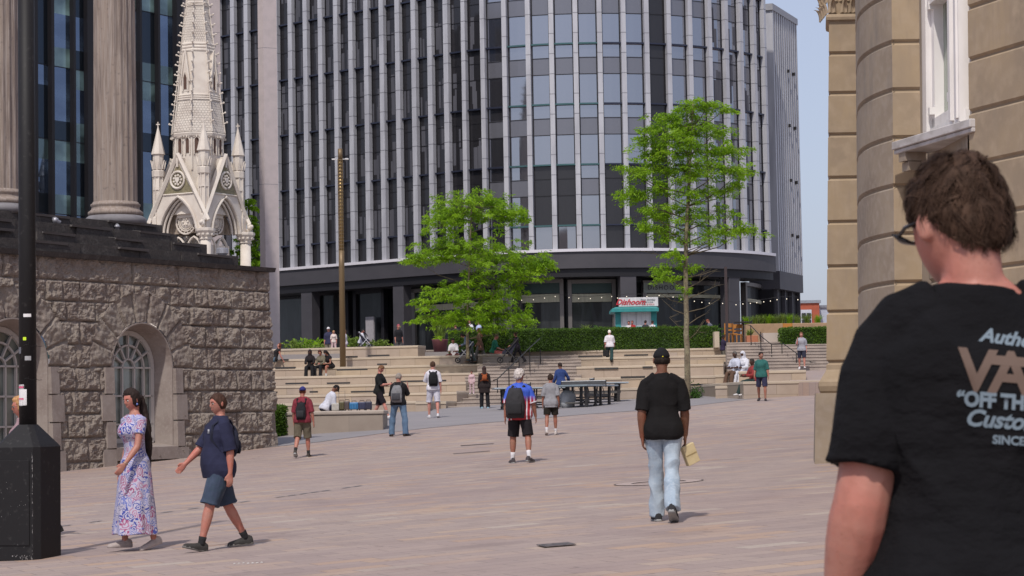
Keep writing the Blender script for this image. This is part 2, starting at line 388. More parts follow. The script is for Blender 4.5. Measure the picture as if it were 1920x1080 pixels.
# wide steps in the middle
def steps(name, x0f, x1, Y0, run, rise, n, z0, parent=None):
    bm = B()
    for k in range(n):
        y = Y0 + k*run; z = z0 + rise*(k+1)
        box2(bm, (x0f(y), y, ZB), (x1(y), y+run+.02 if k < n-1 else y+2.0, z-.045))
        box2(bm, (x0f(y), y-.03, z-.045), (x1(y), y+run+.02 if k < n-1 else y+2.0, z))
    return obj(name, bm, M_step)
def lx(y):
    px = 836
    for (a, b, Y, dp, s) in LT[:6]:
        if y >= Y-.3: px = b[0]
    if y > 93: px = 906
    return XP(px, y)-.02
def rx(y): return XP(1090 if y < 94 else 1084, y)
st = steps('stone_steps', lx, rx, 83.2, .80, .156, 15, .10); tag(st, 'wide stone steps between the two terraces in the middle', 'steps')
st = steps('stone_steps', lambda y: XP(778, y), lambda y: XP(905, y), 100.5, .45, .15, 3, P(840, 668, 100).z-.1); tag(st, 'three short stone steps at the top of the left terrace by the potted palm', 'steps')
st = steps('stone_steps', lambda y: XP(1364, y), lambda y: XP(1580, y)+.5, 90.0, .65, .150, 9, P(1500, 693, 90.0).z); tag(st, 'stone steps with black handrails at the right', 'steps')
# ramp up to the right-hand steps and the upper plaza
bm = B(); zr = P(1500, 693, 90.0).z
vs = [(P(1480,716,73.2)), (P(1640,716,70)), (P(1640,694,91)), (P(1492,693.5,91))]
q = [Vector((v.x, v.y, z)) for v, z in zip(vs, (vs[0].z-.02, vs[1].z, zr, zr))]
prism(bm, q, V(0,0,-2)); tag(obj('ramp', bm, M_pave), kind='structure')
bm = B(); zu = P(1400, 640, 88).z
box2(bm, (-70, 100, -1), (9.3, 175, 2.86)); tag(obj('pavement', bm, M_grey), kind='structure')
bm = B(); ZR = P(1500, 693, 90.0).z + 1.35; box2(bm, (XP(1364,95.3)+.02, 95.82, -1), (80, 175, ZR-.004)); tag(obj('pavement', bm, M_grey), kind='structure')
ZU = 2.86
# handrails
M_blk = mat('black_metal', (.02,.018,.018), .45, .3)
def handrail(posts, rail, label, r=.022, Y=None):
    root = empty('handrail', P(*posts[0][:2], posts[0][3]), 0, label, 'handrail', 'black handrails on the stone steps')
    o0 = root.location
    for px, yt, yb, Yp in posts:
        bm = B(); a = P(px, yt, Yp); b_ = P(px, yb, Yp); b_.x = a.x; rod(bm, a-o0, b_-o0-V(0,0,.1), r); obj('post', bm, M_blk, root)
    bm = B(); pts = [P(*p)-o0 for p in rail]; tube(bm, pts, [r*.95]*len(pts), 8); obj('rail', bm, M_blk, root)
handrail([(932.5,711,732,84.2),(954,691,721,86),(973,672,692,88.5),(993,655,693,90.5),(1013,655,678,92.5)], [(925,713,84),(932.5,711,84.2),(993,652,90.5),(1012,635,92.5)], 'long black handrail climbing the wide middle steps')
handrail([(1407.5,610,647,95.1),(1426,622,668,93.6),(1446.5,646,678,92.6),(1466,645,678,92.8),(1493,662,691,91.2)], [(1396,608,96.1),(1407.5,610,95.1),(1424,628,93.6),(1446.5,646,92.6),(1466,645,92.8),(1468,644,92.7),(1493,662,91.2),(1500,668,90.8)], 'black handrail with posts on the right-hand steps', .02)
handrail([(1520.5,679,693,91)], [(1514,675,92),(1520.5,679,91),(1530,680,90.8)], 'short low black handrail by the stone pilaster', .018)
# low stone bench with luggage, left
pb = empty('stone_bench', (0,0,0), 0, 'grey stone bench with rounded end where luggage stands', 'bench')
zb_ = P(620, 770.5, 62).z; xa, xb = XP(529, 62), XP(719, 62)
bm = B(); box2(bm, (xa+.03, 62.04, -1.2), (xb-.03, 64.2, zb_-.12)); bevel(bm, .03, 2); obj('base', bm, blocks_material('bench_blocks', None, [(.30,.25,.21),(.33,.27,.22),(.28,.235,.20)], 1.6, 3), pb)
bm = B(); box2(bm, (xa, 62, zb_-.12), (xb, 64.2, zb_)); bevel(bm, .04, 3); obj('seat_slab', bm, mat('bench_top', (.40,.34,.29), .8, noise_=[(3,(.34,.29,.25),.4,.7)]), pb)
# ---------------------------------------------------------------- curved office tower
def glass_mat(name, base, tint, rough=.06, mix=.5, noise_scale=None, var=.5):
    """dark window glass: an interior seen dimly plus a tinted mirror reflection"""
    m = bpy.data.materials.new(name); m.use_nodes = True
    n, l = m.node_tree.nodes, m.node_tree.links; b = n['Principled BSDF']
    b.inputs['Base Color'].default_value = (*base, 1); b.inputs['Roughness'].default_value = .5; b.inputs['Specular IOR Level'].default_value = .3
    g = n.new('ShaderNodeBsdfGlossy'); g.inputs['Color'].default_value = (*tint, 1); g.inputs['Roughness'].default_value = rough
    mx = n.new('ShaderNodeMixShader'); mx.inputs[0].default_value = mix
    lw = n.new('ShaderNodeLayerWeight'); lw.inputs['Blend'].default_value = .25
    ad = n.new('ShaderNodeMath'); ad.operation = 'MULTIPLY_ADD'; ad.inputs[1].default_value = .4; ad.inputs[2].default_value = mix; ad.use_clamp = True
    l.new(lw.outputs['Fresnel'], ad.inputs[0]); l.new(ad.outputs[0], mx.inputs[0])
    l.new(b.outputs[0], mx.inputs[1]); l.new(g.outputs[0], mx.inputs[2]); l.new(mx.outputs[0], n['Material Output'].inputs[0])
    tc = n.new('ShaderNodeTexCoord')
    if noise_scale:
        mp = n.new('ShaderNodeMapping'); mp.inputs['Scale'].default_value = noise_scale; l.new(tc.outputs['Object'], mp.inputs['Vector'])
        t = n.new('ShaderNodeTexNoise'); t.inputs['Scale'].default_value = 1; t.inputs['Detail'].default_value = 3; l.new(mp.outputs[0], t.inputs['Vector'])
        r = n.new('ShaderNodeMapRange'); r.inputs['From Min'].default_value = .45; r.inputs['From Max'].default_value = .6; l.new(t.outputs['Fac'], r.inputs['Value'])
        x = n.new('ShaderNodeMix'); x.data_type = 'RGBA'; l.new(r.outputs[0], x.inputs['Factor']); x.inputs['A'].default_value = (*base, 1)
        x.inputs['B'].default_value = (*[min(1, c*(1+var*4)+.01*var) for c in base], 1); l.new(x.outputs['Result'], b.inputs['Base Color'])
    return m
M_fin = mat('silver_fin', (.47,.47,.50), .45, .15, noise_=[((2,2,.35), (.39,.39,.42), .42, .62)])
M_finj = mat('fin_joint', (.16,.16,.18), .6)
M_gl = glass_mat('tower_glass', (.03,.028,.032), (.70,.72,.80), .04, .46)
M_gl2 = glass_mat('tower_glass_dim', (.012,.011,.013), (.55,.54,.58), .05, .05)
M_sp = glass_mat('tower_spandrel', (.115,.115,.13), (.42,.42,.47), .22, .28)
M_cur = mat('pale_blind', (.075,.075,.09), .7, noise_=[((9,9,.3), (.06,.06,.075), .45, .6)])
M_tr = mat('transom_metal', (.035,.04,.065), .35, .5)
M_trt = mat('transom_teal', (.06,.135,.14), .35, .4)
M_fr = mat('dark_frame', (.014,.013,.016), .5, .3)
M_band = mat('charcoal_cladding', (.062,.058,.066), .55, .1, noise_=[((.6,.6,.9), (.05,.047,.054), .4, .7)])
M_white = mat('white_trim', (.62,.60,.64), .6)
CX, CY, RR = 5.0, 149.7, 14.0
A0 = R(-40); xa_, ya_ = CX + RR*math.sin(A0), CY - RR*math.cos(A0)
def path(s, off=0):
    """s<0: left wing, 0..: arc, then the straight right flank. returns point, tangent, outward normal"""
    arc = RR*(R(84)-A0)
    if s < 0: t = V(math.cos(A0), math.sin(A0), 0); p = V(xa_, ya_, 0) + t*s; 
    elif s <= arc: a = A0 + s/RR; t = V(math.cos(a), math.sin(a), 0); p = V(CX+RR*math.sin(a), CY-RR*math.cos(a), 0)
    else: a = R(84); t = V(math.cos(a), math.sin(a), 0); p = V(CX+RR*math.sin(a), CY-RR*math.cos(a), 0) + t*(s-arc)
    nr = V(t.y, -t.x, 0); return p + nr*off, t, nr
def s_at(px, z=13, off=0):
    lo, hi = -25.0, RR*(R(84)-A0)+3
    best = min(((abs(proj(path(lo+(hi-lo)*i/3000, off)[0]+V(0,0,z))[0]-px)), lo+(hi-lo)*i/3000) for i in range(3001))
    return best[1]
ZF0, FH, NF = 10.25, 3.9, 5
ZL = [10.25, 11.78] + [11.78+3.9*k for k in range(1, 6)] + [30.25]   # transom levels
ZT = 30.3
tw = empty('office_tower', (0, 140, ZU), 0, 'tall curved glass office building with rows of silver vertical fins above a charcoal ground floor', 'office building')
tloc = Vector(tw.location)
def wpt(s, off, z):
    p = path(s, off)[0]; return V(p.x, p.y, z) - tloc
def strip(bm, s0, s1, off, z0, z1, mi=0, nmax=1):
    n = nmax; 
    for i in range(n):
        a, b = s0+(s1-s0)*i/n, s0+(s1-s0)*(i+1)/n
        f = bm.faces.new([bm.verts.new(v) for v in (wpt(a,off,z0), wpt(b,off,z0), wpt(b,off,z1), wpt(a,off,z1))]); f.material_index = mi
def sbar(bm, s0, s1, o0, o1, z0, z1, n=1, mi=0):
    """bar following the facade"""
    rings = []
    for i in range(n+1):
        s = s0+(s1-s0)*i/n
        rings.append([wpt(s,o0,z0), wpt(s,o1,z0), wpt(s,o1,z1), wpt(s,o0,z1)])
    loft(bm, rings, True, mi=mi)
FPX = [424-14, 438.5, 464, 492, 519, 546.7, 574.8, 603, 632, 660, 689, 718, 747.6, 778, 808, 838.5, 871, 907, 947.5, 992, 1036, 1081.5, 1126.5, 1171.6, 1215, 1256.6, 1297, 1333.7, 1365, 1393, 1418, 1437]
FS = [s_at(px, 19.4, .3) for px in FPX]
step_ = FS[8]-FS[7]
for i, s in enumerate(FS):
    p, t, nr = path(s, .15); bm = B(); rot = Matrix((t, nr, V(0,0,1))).transposed()
    zc = V(p.x, p.y, 0) - tloc
    wd = .40 if s < 1 else .31
    box(bm, zc + V(0,0,(ZF0+ZT)/2), (wd, .42, ZT-ZF0), rot)
    z = ZF0 + .9
    while z < ZT:
        box(bm, zc + V(0,0,z) , (wd+.012, .432, .035), rot, 1); z += 1.3
    obj('fin', bm, [M_fin, M_finj], tw)
random.seed(3)
cnt = 0; rest = B()
for i in range(len(FS)-1):
    s0, s1 = FS[i]+.16, FS[i+1]-.16
    cs = CX and (s0+s1)/2
    frontal = s0 > 2.5 and s0 < 17.5
    for k in range(len(ZL)-1):
        z0, z1 = ZL[k], ZL[k+1]
        bm = B(); kk = 2
        g = 0
        if s0 < 2.0: g = 3                                   # darker glass: reflection of the dark neighbours put into its colour
        if abs(FPX[i]-1215) < 3 or (FPX[i] in (1126.5, 1171.6) and k <= 1) or (FPX[i] in (992, 1036) and k == 1): g = 3  # dark building reflections painted in as darker panes
        # vision glass, spandrel, upper light
        h = z1 - z0
        if k == 0:
            strip(bm, s0, s1, 0, z0, z1, g, kk)
        else:
            strip(bm, s0, s1, 0, z0, z0+.50*h, g, kk)
            strip(bm, s0, s1, .004, z0+.50*h+.03, z0+.50*h+.02 + (.28*h if True else 0), 1 if g == 0 else g, kk)
            sbar(bm, s0, s1, -.02, .03, z0+.50*h-.02, z0+.50*h+.03, kk, 4)
            strip(bm, s0, s1, .002, z0+.78*h+.02, z1-.02, g, kk)
            sbar(bm, s0, s1, -.02, .03, z0+.77*h, z0+.77*h+.04, kk, 4)
            if s0 < 2.5 or s0 > 17:                            # blinds and partitions glimpsed behind the glass
                for _ in range(3):
                    a = s0 + (s1-s0)*random.uniform(0, .75); b_ = min(s1, a + (s1-s0)*random.uniform(.12, .3))
                    zz = z0 + h*random.choice((0, 0, .1, .4)); strip(bm, a, b_, .006+.001*_, zz+.04, min(z1-.05, zz+h*random.uniform(.25,.55)), 2)
        # protruding transom just above the floor line
        sbar(bm, s0+.0, s1-.0, .0, .22, z1-.03, z1+.07, kk, 5 if (s0 > 4.2 and s0 < 10.5) else 6)
        # dark jambs
        for a in (s0, s1-.06): sbar(bm, a, a+.06, -.01, .05, z0, z1, 1, 4)
        if k < 4 and cnt < 98 and i >= 1:
            obj('window', bm, [M_gl, M_sp, M_cur, M_gl2, M_fr, M_trt, M_tr], tw); cnt += 1
        else:
            me = bpy.data.meshes.new('t'); bm.to_mesh(me); rest.from_mesh(me); bm.free(); bpy.data.meshes.remove(me)
ro = obj('window_rows', rest, [M_gl, M_sp, M_cur, M_gl2, M_fr, M_trt, M_tr], tw); ro['kind'] = 'stuff'
# backing so nothing shows through the joints, white sill line, charcoal band
SA, SE = -24, FS[-1]+.3
bm = B(); sbar(bm, SA, SE, -.5, -.05, ZF0-.1, ZT, 90); obj('inner_wall', bm, M_fr, tw)
bm = B(); sbar(bm, SA, SE, -.4, .62, ZF0-.16, ZF0+.02, 90); obj('white_ledge', bm, M_white, tw)
bm = B(); sbar(bm, SA, SE+.2, -.9, .50, ZF0-1.22, ZF0-.16, 90); obj('band', bm, M_band, tw)
bm = B(); sbar(bm, SA, SE+.2, -1.9, .30, ZF0-1.75, ZF0-1.22, 90); obj('soffit', bm, M_fr, tw)
bm = B(); sbar(bm, SA, SE, -.6, .45, ZT, ZT+.5, 90); obj('roof_edge', bm, M_fin, tw)
# ground floor: columns, recessed glazing, frames
M_gfl = glass_mat('shop_glass', (.006,.007,.008), (.35,.38,.40), .05, .04, (2.3,2.3,.5), .4)
M_gfr = mat('bronze_frame', (.16,.145,.135), .45, .5)
M_blind = mat('cream_blind', (.42,.40,.29), .8, noise_=[((8,8,1),(.34,.32,.24),.4,.7)])
M_awn = mat('dark_green_panel', (.018,.045,.04), .5)
M_gn = mat('green_lit', (.03,.22,.15), .5)
bm = B(); sbar(bm, SA, SE, -2.6, -2.4, ZU-.1, ZF0-1.2, 90); obj('ground_floor_glass', bm, M_gfl, tw)
bm = B(); sbar(bm, SA, SE, -6, -2.6, ZF0-1.9, ZF0-1.2, 60); obj('ceiling', bm, M_fr, tw)
colp = [578, 750, 949, 1178.5, 1375]
for px in colp:
    s = s_at(px, 6, .1); p, t, nr = path(s, -.15); rot = Matrix((t, nr, V(0,0,1))).transposed(); bm = B()
    box(bm, V(p.x, p.y, (ZU-.1+ZF0-1.22)/2)-tloc, (1.05 if px > 1000 or px < 700 else .95, .8, ZF0-1.22-ZU+.1), rot); bevel(bm, .02); obj('column', bm, M_band, tw)
def portal(pl, pr, top_py, blind=None, label=None, mull=(), panel=None, dark=False):
    s0, s1 = s_at(pl, 6, -1.6), s_at(pr, 6, -1.6); pt = path((s0+s1)/2, -1.6)[0]; zt = P((pl+pr)/2, top_py, pt.y).z
    root_bm = B(); n = 4
    m_ = M_fr if dark else M_gfr
    sbar(root_bm, s0, s0+.28, -1.9, -1.5, ZU, zt, 1); sbar(root_bm, s1-.28, s1, -1.9, -1.5, ZU, zt, 1); sbar(root_bm, s0, s1, -1.9, -1.5, zt-.25, zt, n)
    for f in mull: a = s0+(s1-s0)*f; sbar(root_bm, a-.04, a+.04, -1.75, -1.62, ZU, zt-.2, 1)
    w_ = obj('window_frame', root_bm, m_, tw)
    bm = B(); strip(bm, s0+.28, s1-.28, -1.72, ZU, zt-.25, 0, n); obj('pane', bm, M_gfl, w_)
    if blind:
        a, b_ = P(700, blind[0], pt.y).z, P(700, blind[1], pt.y).z
        dz = -(((pl+pr)/2)-700)*.01746/4000*pt.y*0
        zt2 = P((pl+pr)/2, blind[0], pt.y).z; zb2 = P((pl+pr)/2, blind[1], pt.y).z
        bm = B(); sbar(bm, s0+.3, s1-.3, -1.70, -1.55, zb2, zt2, n); obj('blind', bm, M_blind, w_)
    if panel:
        zt2 = P((pl+pr)/2, panel[0], pt.y).z; zb2 = P((pl+pr)/2, panel[1], pt.y).z
        bm = B(); sbar(bm, s0+.3, s1-.3, -1.68, -1.60, zb2, zt2, n); obj('upper_panel', bm, M_awn, w_)
    return s0, s1, zt
portal(596, 655, 546, dark=True); portal(664, 722, 543, dark=True)
portal(774, 930, 537, (569,580), panel=(546,566)); portal(972, 1058, 524, (552,567), panel=(528,550)); portal(1066, 1155, 524, (551,566), (.5,), panel=(528,549))
s0_, s1_, zt_ = portal(1206, 1358, 527, (552,558), (.5,)); portal(1397, 1462, 532, (562,568), (.3,.55,.8))
portal(1464, 1492, 545, None, (.5,), dark=True)
# pale shop sign band with dark letters seen in the window right of the kiosk
def text_obj(name, txt, size, m, loc, rot, parent=None, shear=0, ext=.004, bold=0, align='CENTER', spacing=1):
    c = bpy.data.curves.new(name, 'FONT'); c.body = txt; c.size = size; c.extrude = ext; c.shear = shear; c.align_x = align; c.offset = bold; c.space_character = spacing; c.resolution_u = 3
    o = bpy.data.objects.new(name, c); scene.collection.objects.link(o); dg = bpy.context.evaluated_depsgraph_get()
    me = bpy.data.meshes.new_from_object(o.evaluated_get(dg)); bpy.data.objects.remove(o); me.materials.clear(); me.materials.append(m)
    t = bpy.data.objects.new(name, me); scene.collection.objects.link(t); t.location = loc; t.rotation_euler = rot
    if parent: t.parent = parent
    return t
sa, sb = s_at(1208, 6, -1.4), s_at(1280, 6, -1.4); pm, tm, nm_ = path((sa+sb)/2, -1.38)
zt2, zb2 = P(1244, 530, pm.y).z, P(1244, 549, pm.y).z
bm = B(); sbar(bm, sa, sb, -1.5, -1.42, zb2, zt2, 3); sg = obj('sign_board', bm, mat('pale_sign', (.22,.24,.21), .6), tw)
text_obj('lettering', 'DISHOOM', .42, M_blk, V(pm.x, pm.y-.06, (zt2+zb2)/2-.13)-tloc, (R(90), 0, math.atan2(tm.y, tm.x)), tw, spacing=1.3)
# grey panel door near the left portal
s = s_at(695, 4, -1.2); p, t, nr = path(s, -1.2); rot = Matrix((t, nr, V(0,0,1))).transposed(); bm = B()
box(bm, V(p.x, p.y, (ZU+P(695,594,p.y).z)/2)-tloc, (.75, .12, P(695,594,p.y).z-ZU), rot); obj('door_panel', bm, solid((.34,.32,.34), .5), tw)
# gray flank wing at the far right with close fins
fl = empty('office_wing', P(1475, 640, 152)*1.0, 0, 'narrow grey finned wing at the right edge of the curved tower', 'office building'); floc = Vector(fl.location)
p0 = P(1447, 300, 147.4); p1 = P(1490.5, 300, 153.2); dd = (p1-p0); dd.z = 0; L = dd.length; tt = dd.normalized(); nn = V(tt.y, -tt.x, 0); rot = Matrix((tt, nn, V(0,0,1))).transposed()
def fb(bm, u, o, z0, z1, su, so_, mi=0): c = p0 + tt*u + nn*o; box(bm, V(c.x, c.y, (z0+z1)/2)-floc, (su, so_, z1-z0), rot, mi)
bm = B(); fb(bm, L/2, -1.0, 9.4, 27.6, L, 2.0); obj('glass_wall', bm, M_gl2, fl)
for i in range(12):
    bm = B(); u = L*i/11; fb(bm, u, .1, 9.4, 27.9, .22, .5); obj('fin', bm, M_fin, fl)
bm = B(); fb(bm, L/2, -.9, 27.6, 28.05, L+.5, 2.6); obj('roof_edge', bm, solid((.30,.30,.32), .5), fl)
bm = B(); fb(bm, L/2-.1, -.7, 8.15, 9.4, L+.0, 2.2); obj('band', bm, M_band, fl)
bm = B(); fb(bm, L/2, -.9, 2.5, 8.15, L+.2, 1.6); obj('ground_floor_wall', bm, M_fr, fl)
for u in (.2, L*.35, L*.65, L-.1): bm = B(); fb(bm, u, .0, 2.5, 8.15, .12, .3); obj('mullion', bm, M_band, fl)
# brackets dotted on the flank
for i, zz in enumerate((12, 15.9, 19.8, 23.7)):
    for u in (L*.55, L*.8): bm = B(); fb(bm, u, .40, zz, zz+.22, .10, .2); obj('bracket', bm, M_blk, fl)

# ---------------------------------------------------------------- dark glass building behind the Town Hall, pale piers
gb = empty('glass_building', P(200, 640, 116), 0, 'dark blue glass office building with black mullions behind the stone columns', 'office building'); gl = Vector(gb.location)
gdir = V(.565, .825, 0).normalized(); gn = V(gdir.y, -gdir.x, 0)
g1 = P(331, 300, 119); g1.z = 0                      # right-hand edge
def gpt(u, o, z): return V(g1.x, g1.y, z) - gdir*u + gn*o - gl
M_bg = glass_mat('blue_glass', (.014,.022,.032), (.26,.34,.50), .03, .46, (.25,.25,.6), 1.0)
M_bg2 = glass_mat('green_blue_glass', (.055,.085,.08), (.26,.34,.38), .05, .34, (.25,.25,.4), 1.0)
M_bsp = glass_mat('dark_blue_glass', (.006,.009,.012), (.10,.14,.20), .05, .25)
def gbox(bm, u0, u1, o0, o1, z0, z1, mi=0):
    loft(bm, [[gpt(u0,o0,z0), gpt(u0,o1,z0), gpt(u0,o1,z1), gpt(u0,o0,z1)], [gpt(u1,o0,z0), gpt(u1,o1,z0), gpt(u1,o1,z1), gpt(u1,o0,z1)]], True, mi=mi)
us = [s for s in (0,)]
# mullion pixels measured in the photograph (left edges of the black bars)
def gu(px):
    lo, hi = -2, 40
    best = min((abs(proj(gpt(lo+(hi-lo)*i/2000, 0, 18)+gl)[0]-px), lo+(hi-lo)*i/2000) for i in range(2001)); return best[1]
mus = [gu(px) for px in (331, 292, 258, 209, 165, 133, 92, 57, 20, -20, -60)]
random.seed(11)
for i in range(len(mus)-1):
    u0, u1 = mus[i]+.02, mus[i+1]-.02
    for k in range(7):
        z0 = 3 + 3.9*k; bm = B(); h = 3.9
        gbox(bm, u0, u1, -.10, 0, z0, z0+h*.26, random.choice((1, 1, 2)))
        gbox(bm, u0, u1, -.10, 0, z0+h*.26, z0+h*.72, random.choice((0, 0, 0, 2)))
        gbox(bm, u0, u1, -.10, 0, z0+h*.72, z0+h-.04, random.choice((0, 1, 2)))
        gbox(bm, u0, u1, -.05, .03, z0+h-.04, z0+h, 3)
        obj('window', bm, [M_bg, M_bg2, M_bsp, M_fr], gb)
for i, u in enumerate(mus):
    bm = B(); wd = (.5, .16, .16, .16, .62, .16, .2)[i % 7]; gbox(bm, u-wd/2, u+wd/2, -.2, .30, 2, 31); obj('mullion', bm, M_fr, gb)
bm = B(); gbox(bm, 0, 14, -26, -.11, 2, 31); obj('building_core', bm, M_bsp, gb)
bm = B(); gbox(bm, 0, .25, -.11, .35, 2, 31); obj('corner_trim', bm, M_fr, gb)
M_pier = mat('pale_concrete', (.47,.405,.40), .75, noise_=[(2.5,(.42,.365,.36),.4,.7)], bump=[(12,.15,.01)])
def pier(a, b, c, Y, z1, joints, label, zb=None):
    """square pier seen on a corner: pixels of left edge, arris and right edge"""
    pa, pb_, pc = P(a, 400, Y+ .25), P(b, 400, Y), P(c, 400, Y+.35)
    q = [V(p.x, p.y, 0) for p in (pb_, pc)]; back = V(pc.x + (pa.x-pb_.x), pc.y + (pa.y-pb_.y), 0)
    pts = [V(pa.x,pa.y,0), V(pb_.x,pb_.y,0), V(pc.x,pc.y,0), back]
    o = pts[1].copy(); root = empty('stone_pier', (o.x, o.y, ZU), 0, label, 'pier')
    z0 = zb if zb is not None else ZU-.2; zs = [z0] + joints + [z1]
    for i in range(len(zs)-1):
        bm = B(); prism(bm, [p - o + V(0,0,zs[i]+.012-ZU) for p in pts], V(0,0,zs[i+1]-zs[i]-.024)); obj('shaft', bm, M_pier, root)
    bm = B(); cc = sum(pts, V(0,0,0))/4; prism(bm, [cc + (p-cc)*.985 - o + V(0,0,z0-ZU) for p in pts], V(0,0,z1-z0)); obj('joint', bm, M_finj, root)
Yp = 117
pier(487, 497, 522.5, Yp, 30, [P(500,345,Yp).z, P(500,89,Yp).z], 'tall pale square stone pier between the memorial and the tower')
pier(331, 388, 416, 122, 30, [P(380,300,122).z, P(380,60,122).z], 'tall pale pier standing behind the white spire')
# distant red brick building in the gap at the right
rb = empty('brick_building', P(1515, 600, 260), 0, 'distant red brick building with white window in the gap at the right', 'building'); rl = Vector(rb.location)
a, b_ = P(1480, 569, 260), P(1536, 569, 260)
bm = B(); box2(bm, V(a.x, 260, -4)-rl, V(b_.x, 275, a.z)-rl); obj('wall', bm, mat('red_brick', (.36,.085,.045), .85, noise_=[(2,(.30,.075,.04),.4,.7)]), rb)
bm = B(); box2(bm, V(a.x-.3, 259.8, a.z)-rl, V(b_.x+.2, 275, a.z+.35)-rl); obj('roof', bm, solid((.25,.27,.31)), rb)
wa, wb = P(1501, 581, 259.9), P(1522, 612, 259.9)
bm = B(); box2(bm, V(wa.x, 259.7, wb.z)-rl, V(wb.x, 259.95, wa.z)-rl); wf = obj('window', bm, solid((.5,.52,.58)), rb)
bm = B()
for i in range(2):
    for j in range(2):
        x0 = wa.x + (wb.x-wa.x)*(.08+.47*i); x1 = x0 + (wb.x-wa.x)*.38; z0 = wb.z + (wa.z-wb.z)*(.08+.4*j); box2(bm, V(x0, 259.6, z0)-rl, V(x1, 259.72, z0+(wa.z-wb.z)*.32)-rl)
obj('pane', bm, M_gl2, wf)
gb2 = empty('grey_building', P(1541, 600, 262), 0, 'pale grey distant building right of the red brick one', 'building'); g2l = Vector(gb2.location)
bm = B(); box2(bm, V(b_.x+.25, 262, -4)-g2l, V(b_.x+9, 280, P(1541, 577, 262).z)-g2l); obj('wall', bm, solid((.42,.46,.55)), gb2)
bm = B(); box2(bm, V(b_.x+.25, 261.8, P(1541, 577, 262).z)-g2l, V(b_.x+9.2, 280, P(1541, 577, 262).z+.3)-g2l); obj('roof', bm, solid((.2,.21,.25)), gb2)
# ---------------------------------------------------------------- Town Hall: rock-faced podium, steps, fluted columns
M_rock = mat('rock_faced_stone', (.238,.200,.168), .92, noise_=[(1.1, (.185,.146,.124), .42, .62), (7, (.285,.242,.215), .45, .8), (30, (.16,.127,.11), .5, .8)], bump=[(9,.9,.05), (45,.6,.012)])
M_smooth = mat('dressed_stone', (.285,.240,.215), .85, noise_=[(2.5, (.23,.185,.165), .42, .65), (15, (.32,.275,.25), .5, .8)], bump=[(30,.3,.006)])
M_colst = mat('column_stone', (.27,.215,.18), .88, noise_=[((2,2,.5), (.18,.14,.12), .42, .6), (9, (.14,.11,.10), .60, .75), ((30,30,1.2), (.34,.29,.26), .45, .7)], bump=[(20,.35,.01)])
M_slab = mat('black_weathered_slab', (.050,.042,.040), .85, noise_=[(4, (.085,.075,.07), .5, .7), (20, (.03,.026,.025), .45, .7)], bump=[(14,.6,.02)])
M_pale_edge = mat('pale_edge_strip', (.12,.11,.107), .8, noise_=[(6,(.12,.105,.10),.4,.7)])  # paler tone for strips along the top edges of the slabs
WY = 57.0; C0 = P(503.5, 600, WY); C0.z = 0
wd_ = V(2587, 4000, 0).normalized(); wn = V(wd_.y, -wd_.x, 0)
th = empty('town_hall', (C0.x, C0.y, gz(C0.x, C0.y)), 0, 'old stone hall with rock-faced podium, arched windows and fluted columns on the left', 'town hall')
tloc2 = Vector(th.location)
def tp(u, o, z): return C0 - wd_*u + wn*o + V(0,0,z) - tloc2      # u: along the wall towards the camera, o: outward
def wuv(px, py, o=0):
    d = ray(px, py); c = C0 + wn*o; t = wn.dot(c)/wn.dot(d); p = d*t
    return (C0 - p).dot(wd_), p.z
zcap = wuv(494, 509)[1]
UL = 19.0
# windows: centre u, half width, sill z, spring z
def win(pl, pr, ptop, pbot, dep=.45):
    ul, ur = wuv(pl, 740, -dep)[0], wuv(pr, 740, -dep)[0]; c, hw = (ul+ur)/2, (ul-ur)/2
    zt, zb = wuv((pl+pr)/2, ptop, -dep)[1], wuv((pl+pr)/2, pbot, -dep)[1]
    return c, hw, zb, zt-hw
W1 = win(190, 284, 622, 828)
sp_ = wuv(5, 740, -.45)[0]-wuv(247, 740, -.45)[0]
WINS = [W1, (W1[0]+sp_, W1[1], W1[2], W1[3]), (W1[0]+2*sp_, W1[1], W1[2], W1[3])]
OPW = .16                                                       # splay of the opening beyond the frame
def inside(u, z, grow):
    for c, hw, zb, zs in WINS:
        r = hw + grow
        if abs(u-c) < r and zb-.25 < z <= zs: return True
        if z > zs and math.hypot(u-c, z-zs) < r: return True
    return False
# courses (heights from the photo) and blocks
cy = [wuv(250, y)[1] for y in (489, 533, 570, 607, 649, 691, 733, 775, 818, 862)] 
cy += [cy[-1]-.6, cy[-1]-1.3]
random.seed(5)
course_blocks = []
for k in range(len(cy)-1):
    e = [-1.0]; 
    while e[-1] < UL+2: e.append(e[-1] + (random.uniform(.45, 1.0) if k else random.uniform(1.1, 1.7)))
    course_blocks.append(e)
def rock(u, z):
    """relief of the rock-faced blocks"""
    k = 0
    while k < len(cy)-2 and z < cy[k+1]: k += 1
    dz = min(cy[k]-z, z-cy[k+1]); e = course_blocks[k]
    uu = u
    for c, hw, zb, zs in WINS:                                 # voussoirs fan round the arches
        rr = math.hypot(u-c, z-zs)
        if z > zs-.1 and rr < hw+.95:
            a = math.atan2(z-zs, u-c); seg = math.pi/9; fa = (a % seg); du = min(fa, seg-fa)*rr; dd = du
            ed = min(1, max(0, dd/.06)); n1 = noise.noise(V(u*3, z*3, 9)); n2 = noise.noise(V(u*9, z*9, 2)); bid = math.floor(a/seg)
            return -.04 + ed*(.065 + .05*noise.noise(V(bid*7.3, c, 1)) + .06*n1 + .03*n2)
    du = min(abs(uu-x) for x in e); bi = sum(1 for x in e if x < uu)
    d = min(dz, du); ed = min(1, max(0, (d-.012)/.045)); ed = ed**.5
    n0 = noise.noise(V(bi*5.1, k*3.7, 0)); n1 = noise.noise(V(u*3.2, z*3.2, 0)); n2 = noise.noise(V(u*8, z*8, 4)); n3 = noise.noise(V(u*20, z*20, 8))
    return -.045 + ed*(.075 + .045*n0 + .055*n1 + .045*n2 + .03*n3)
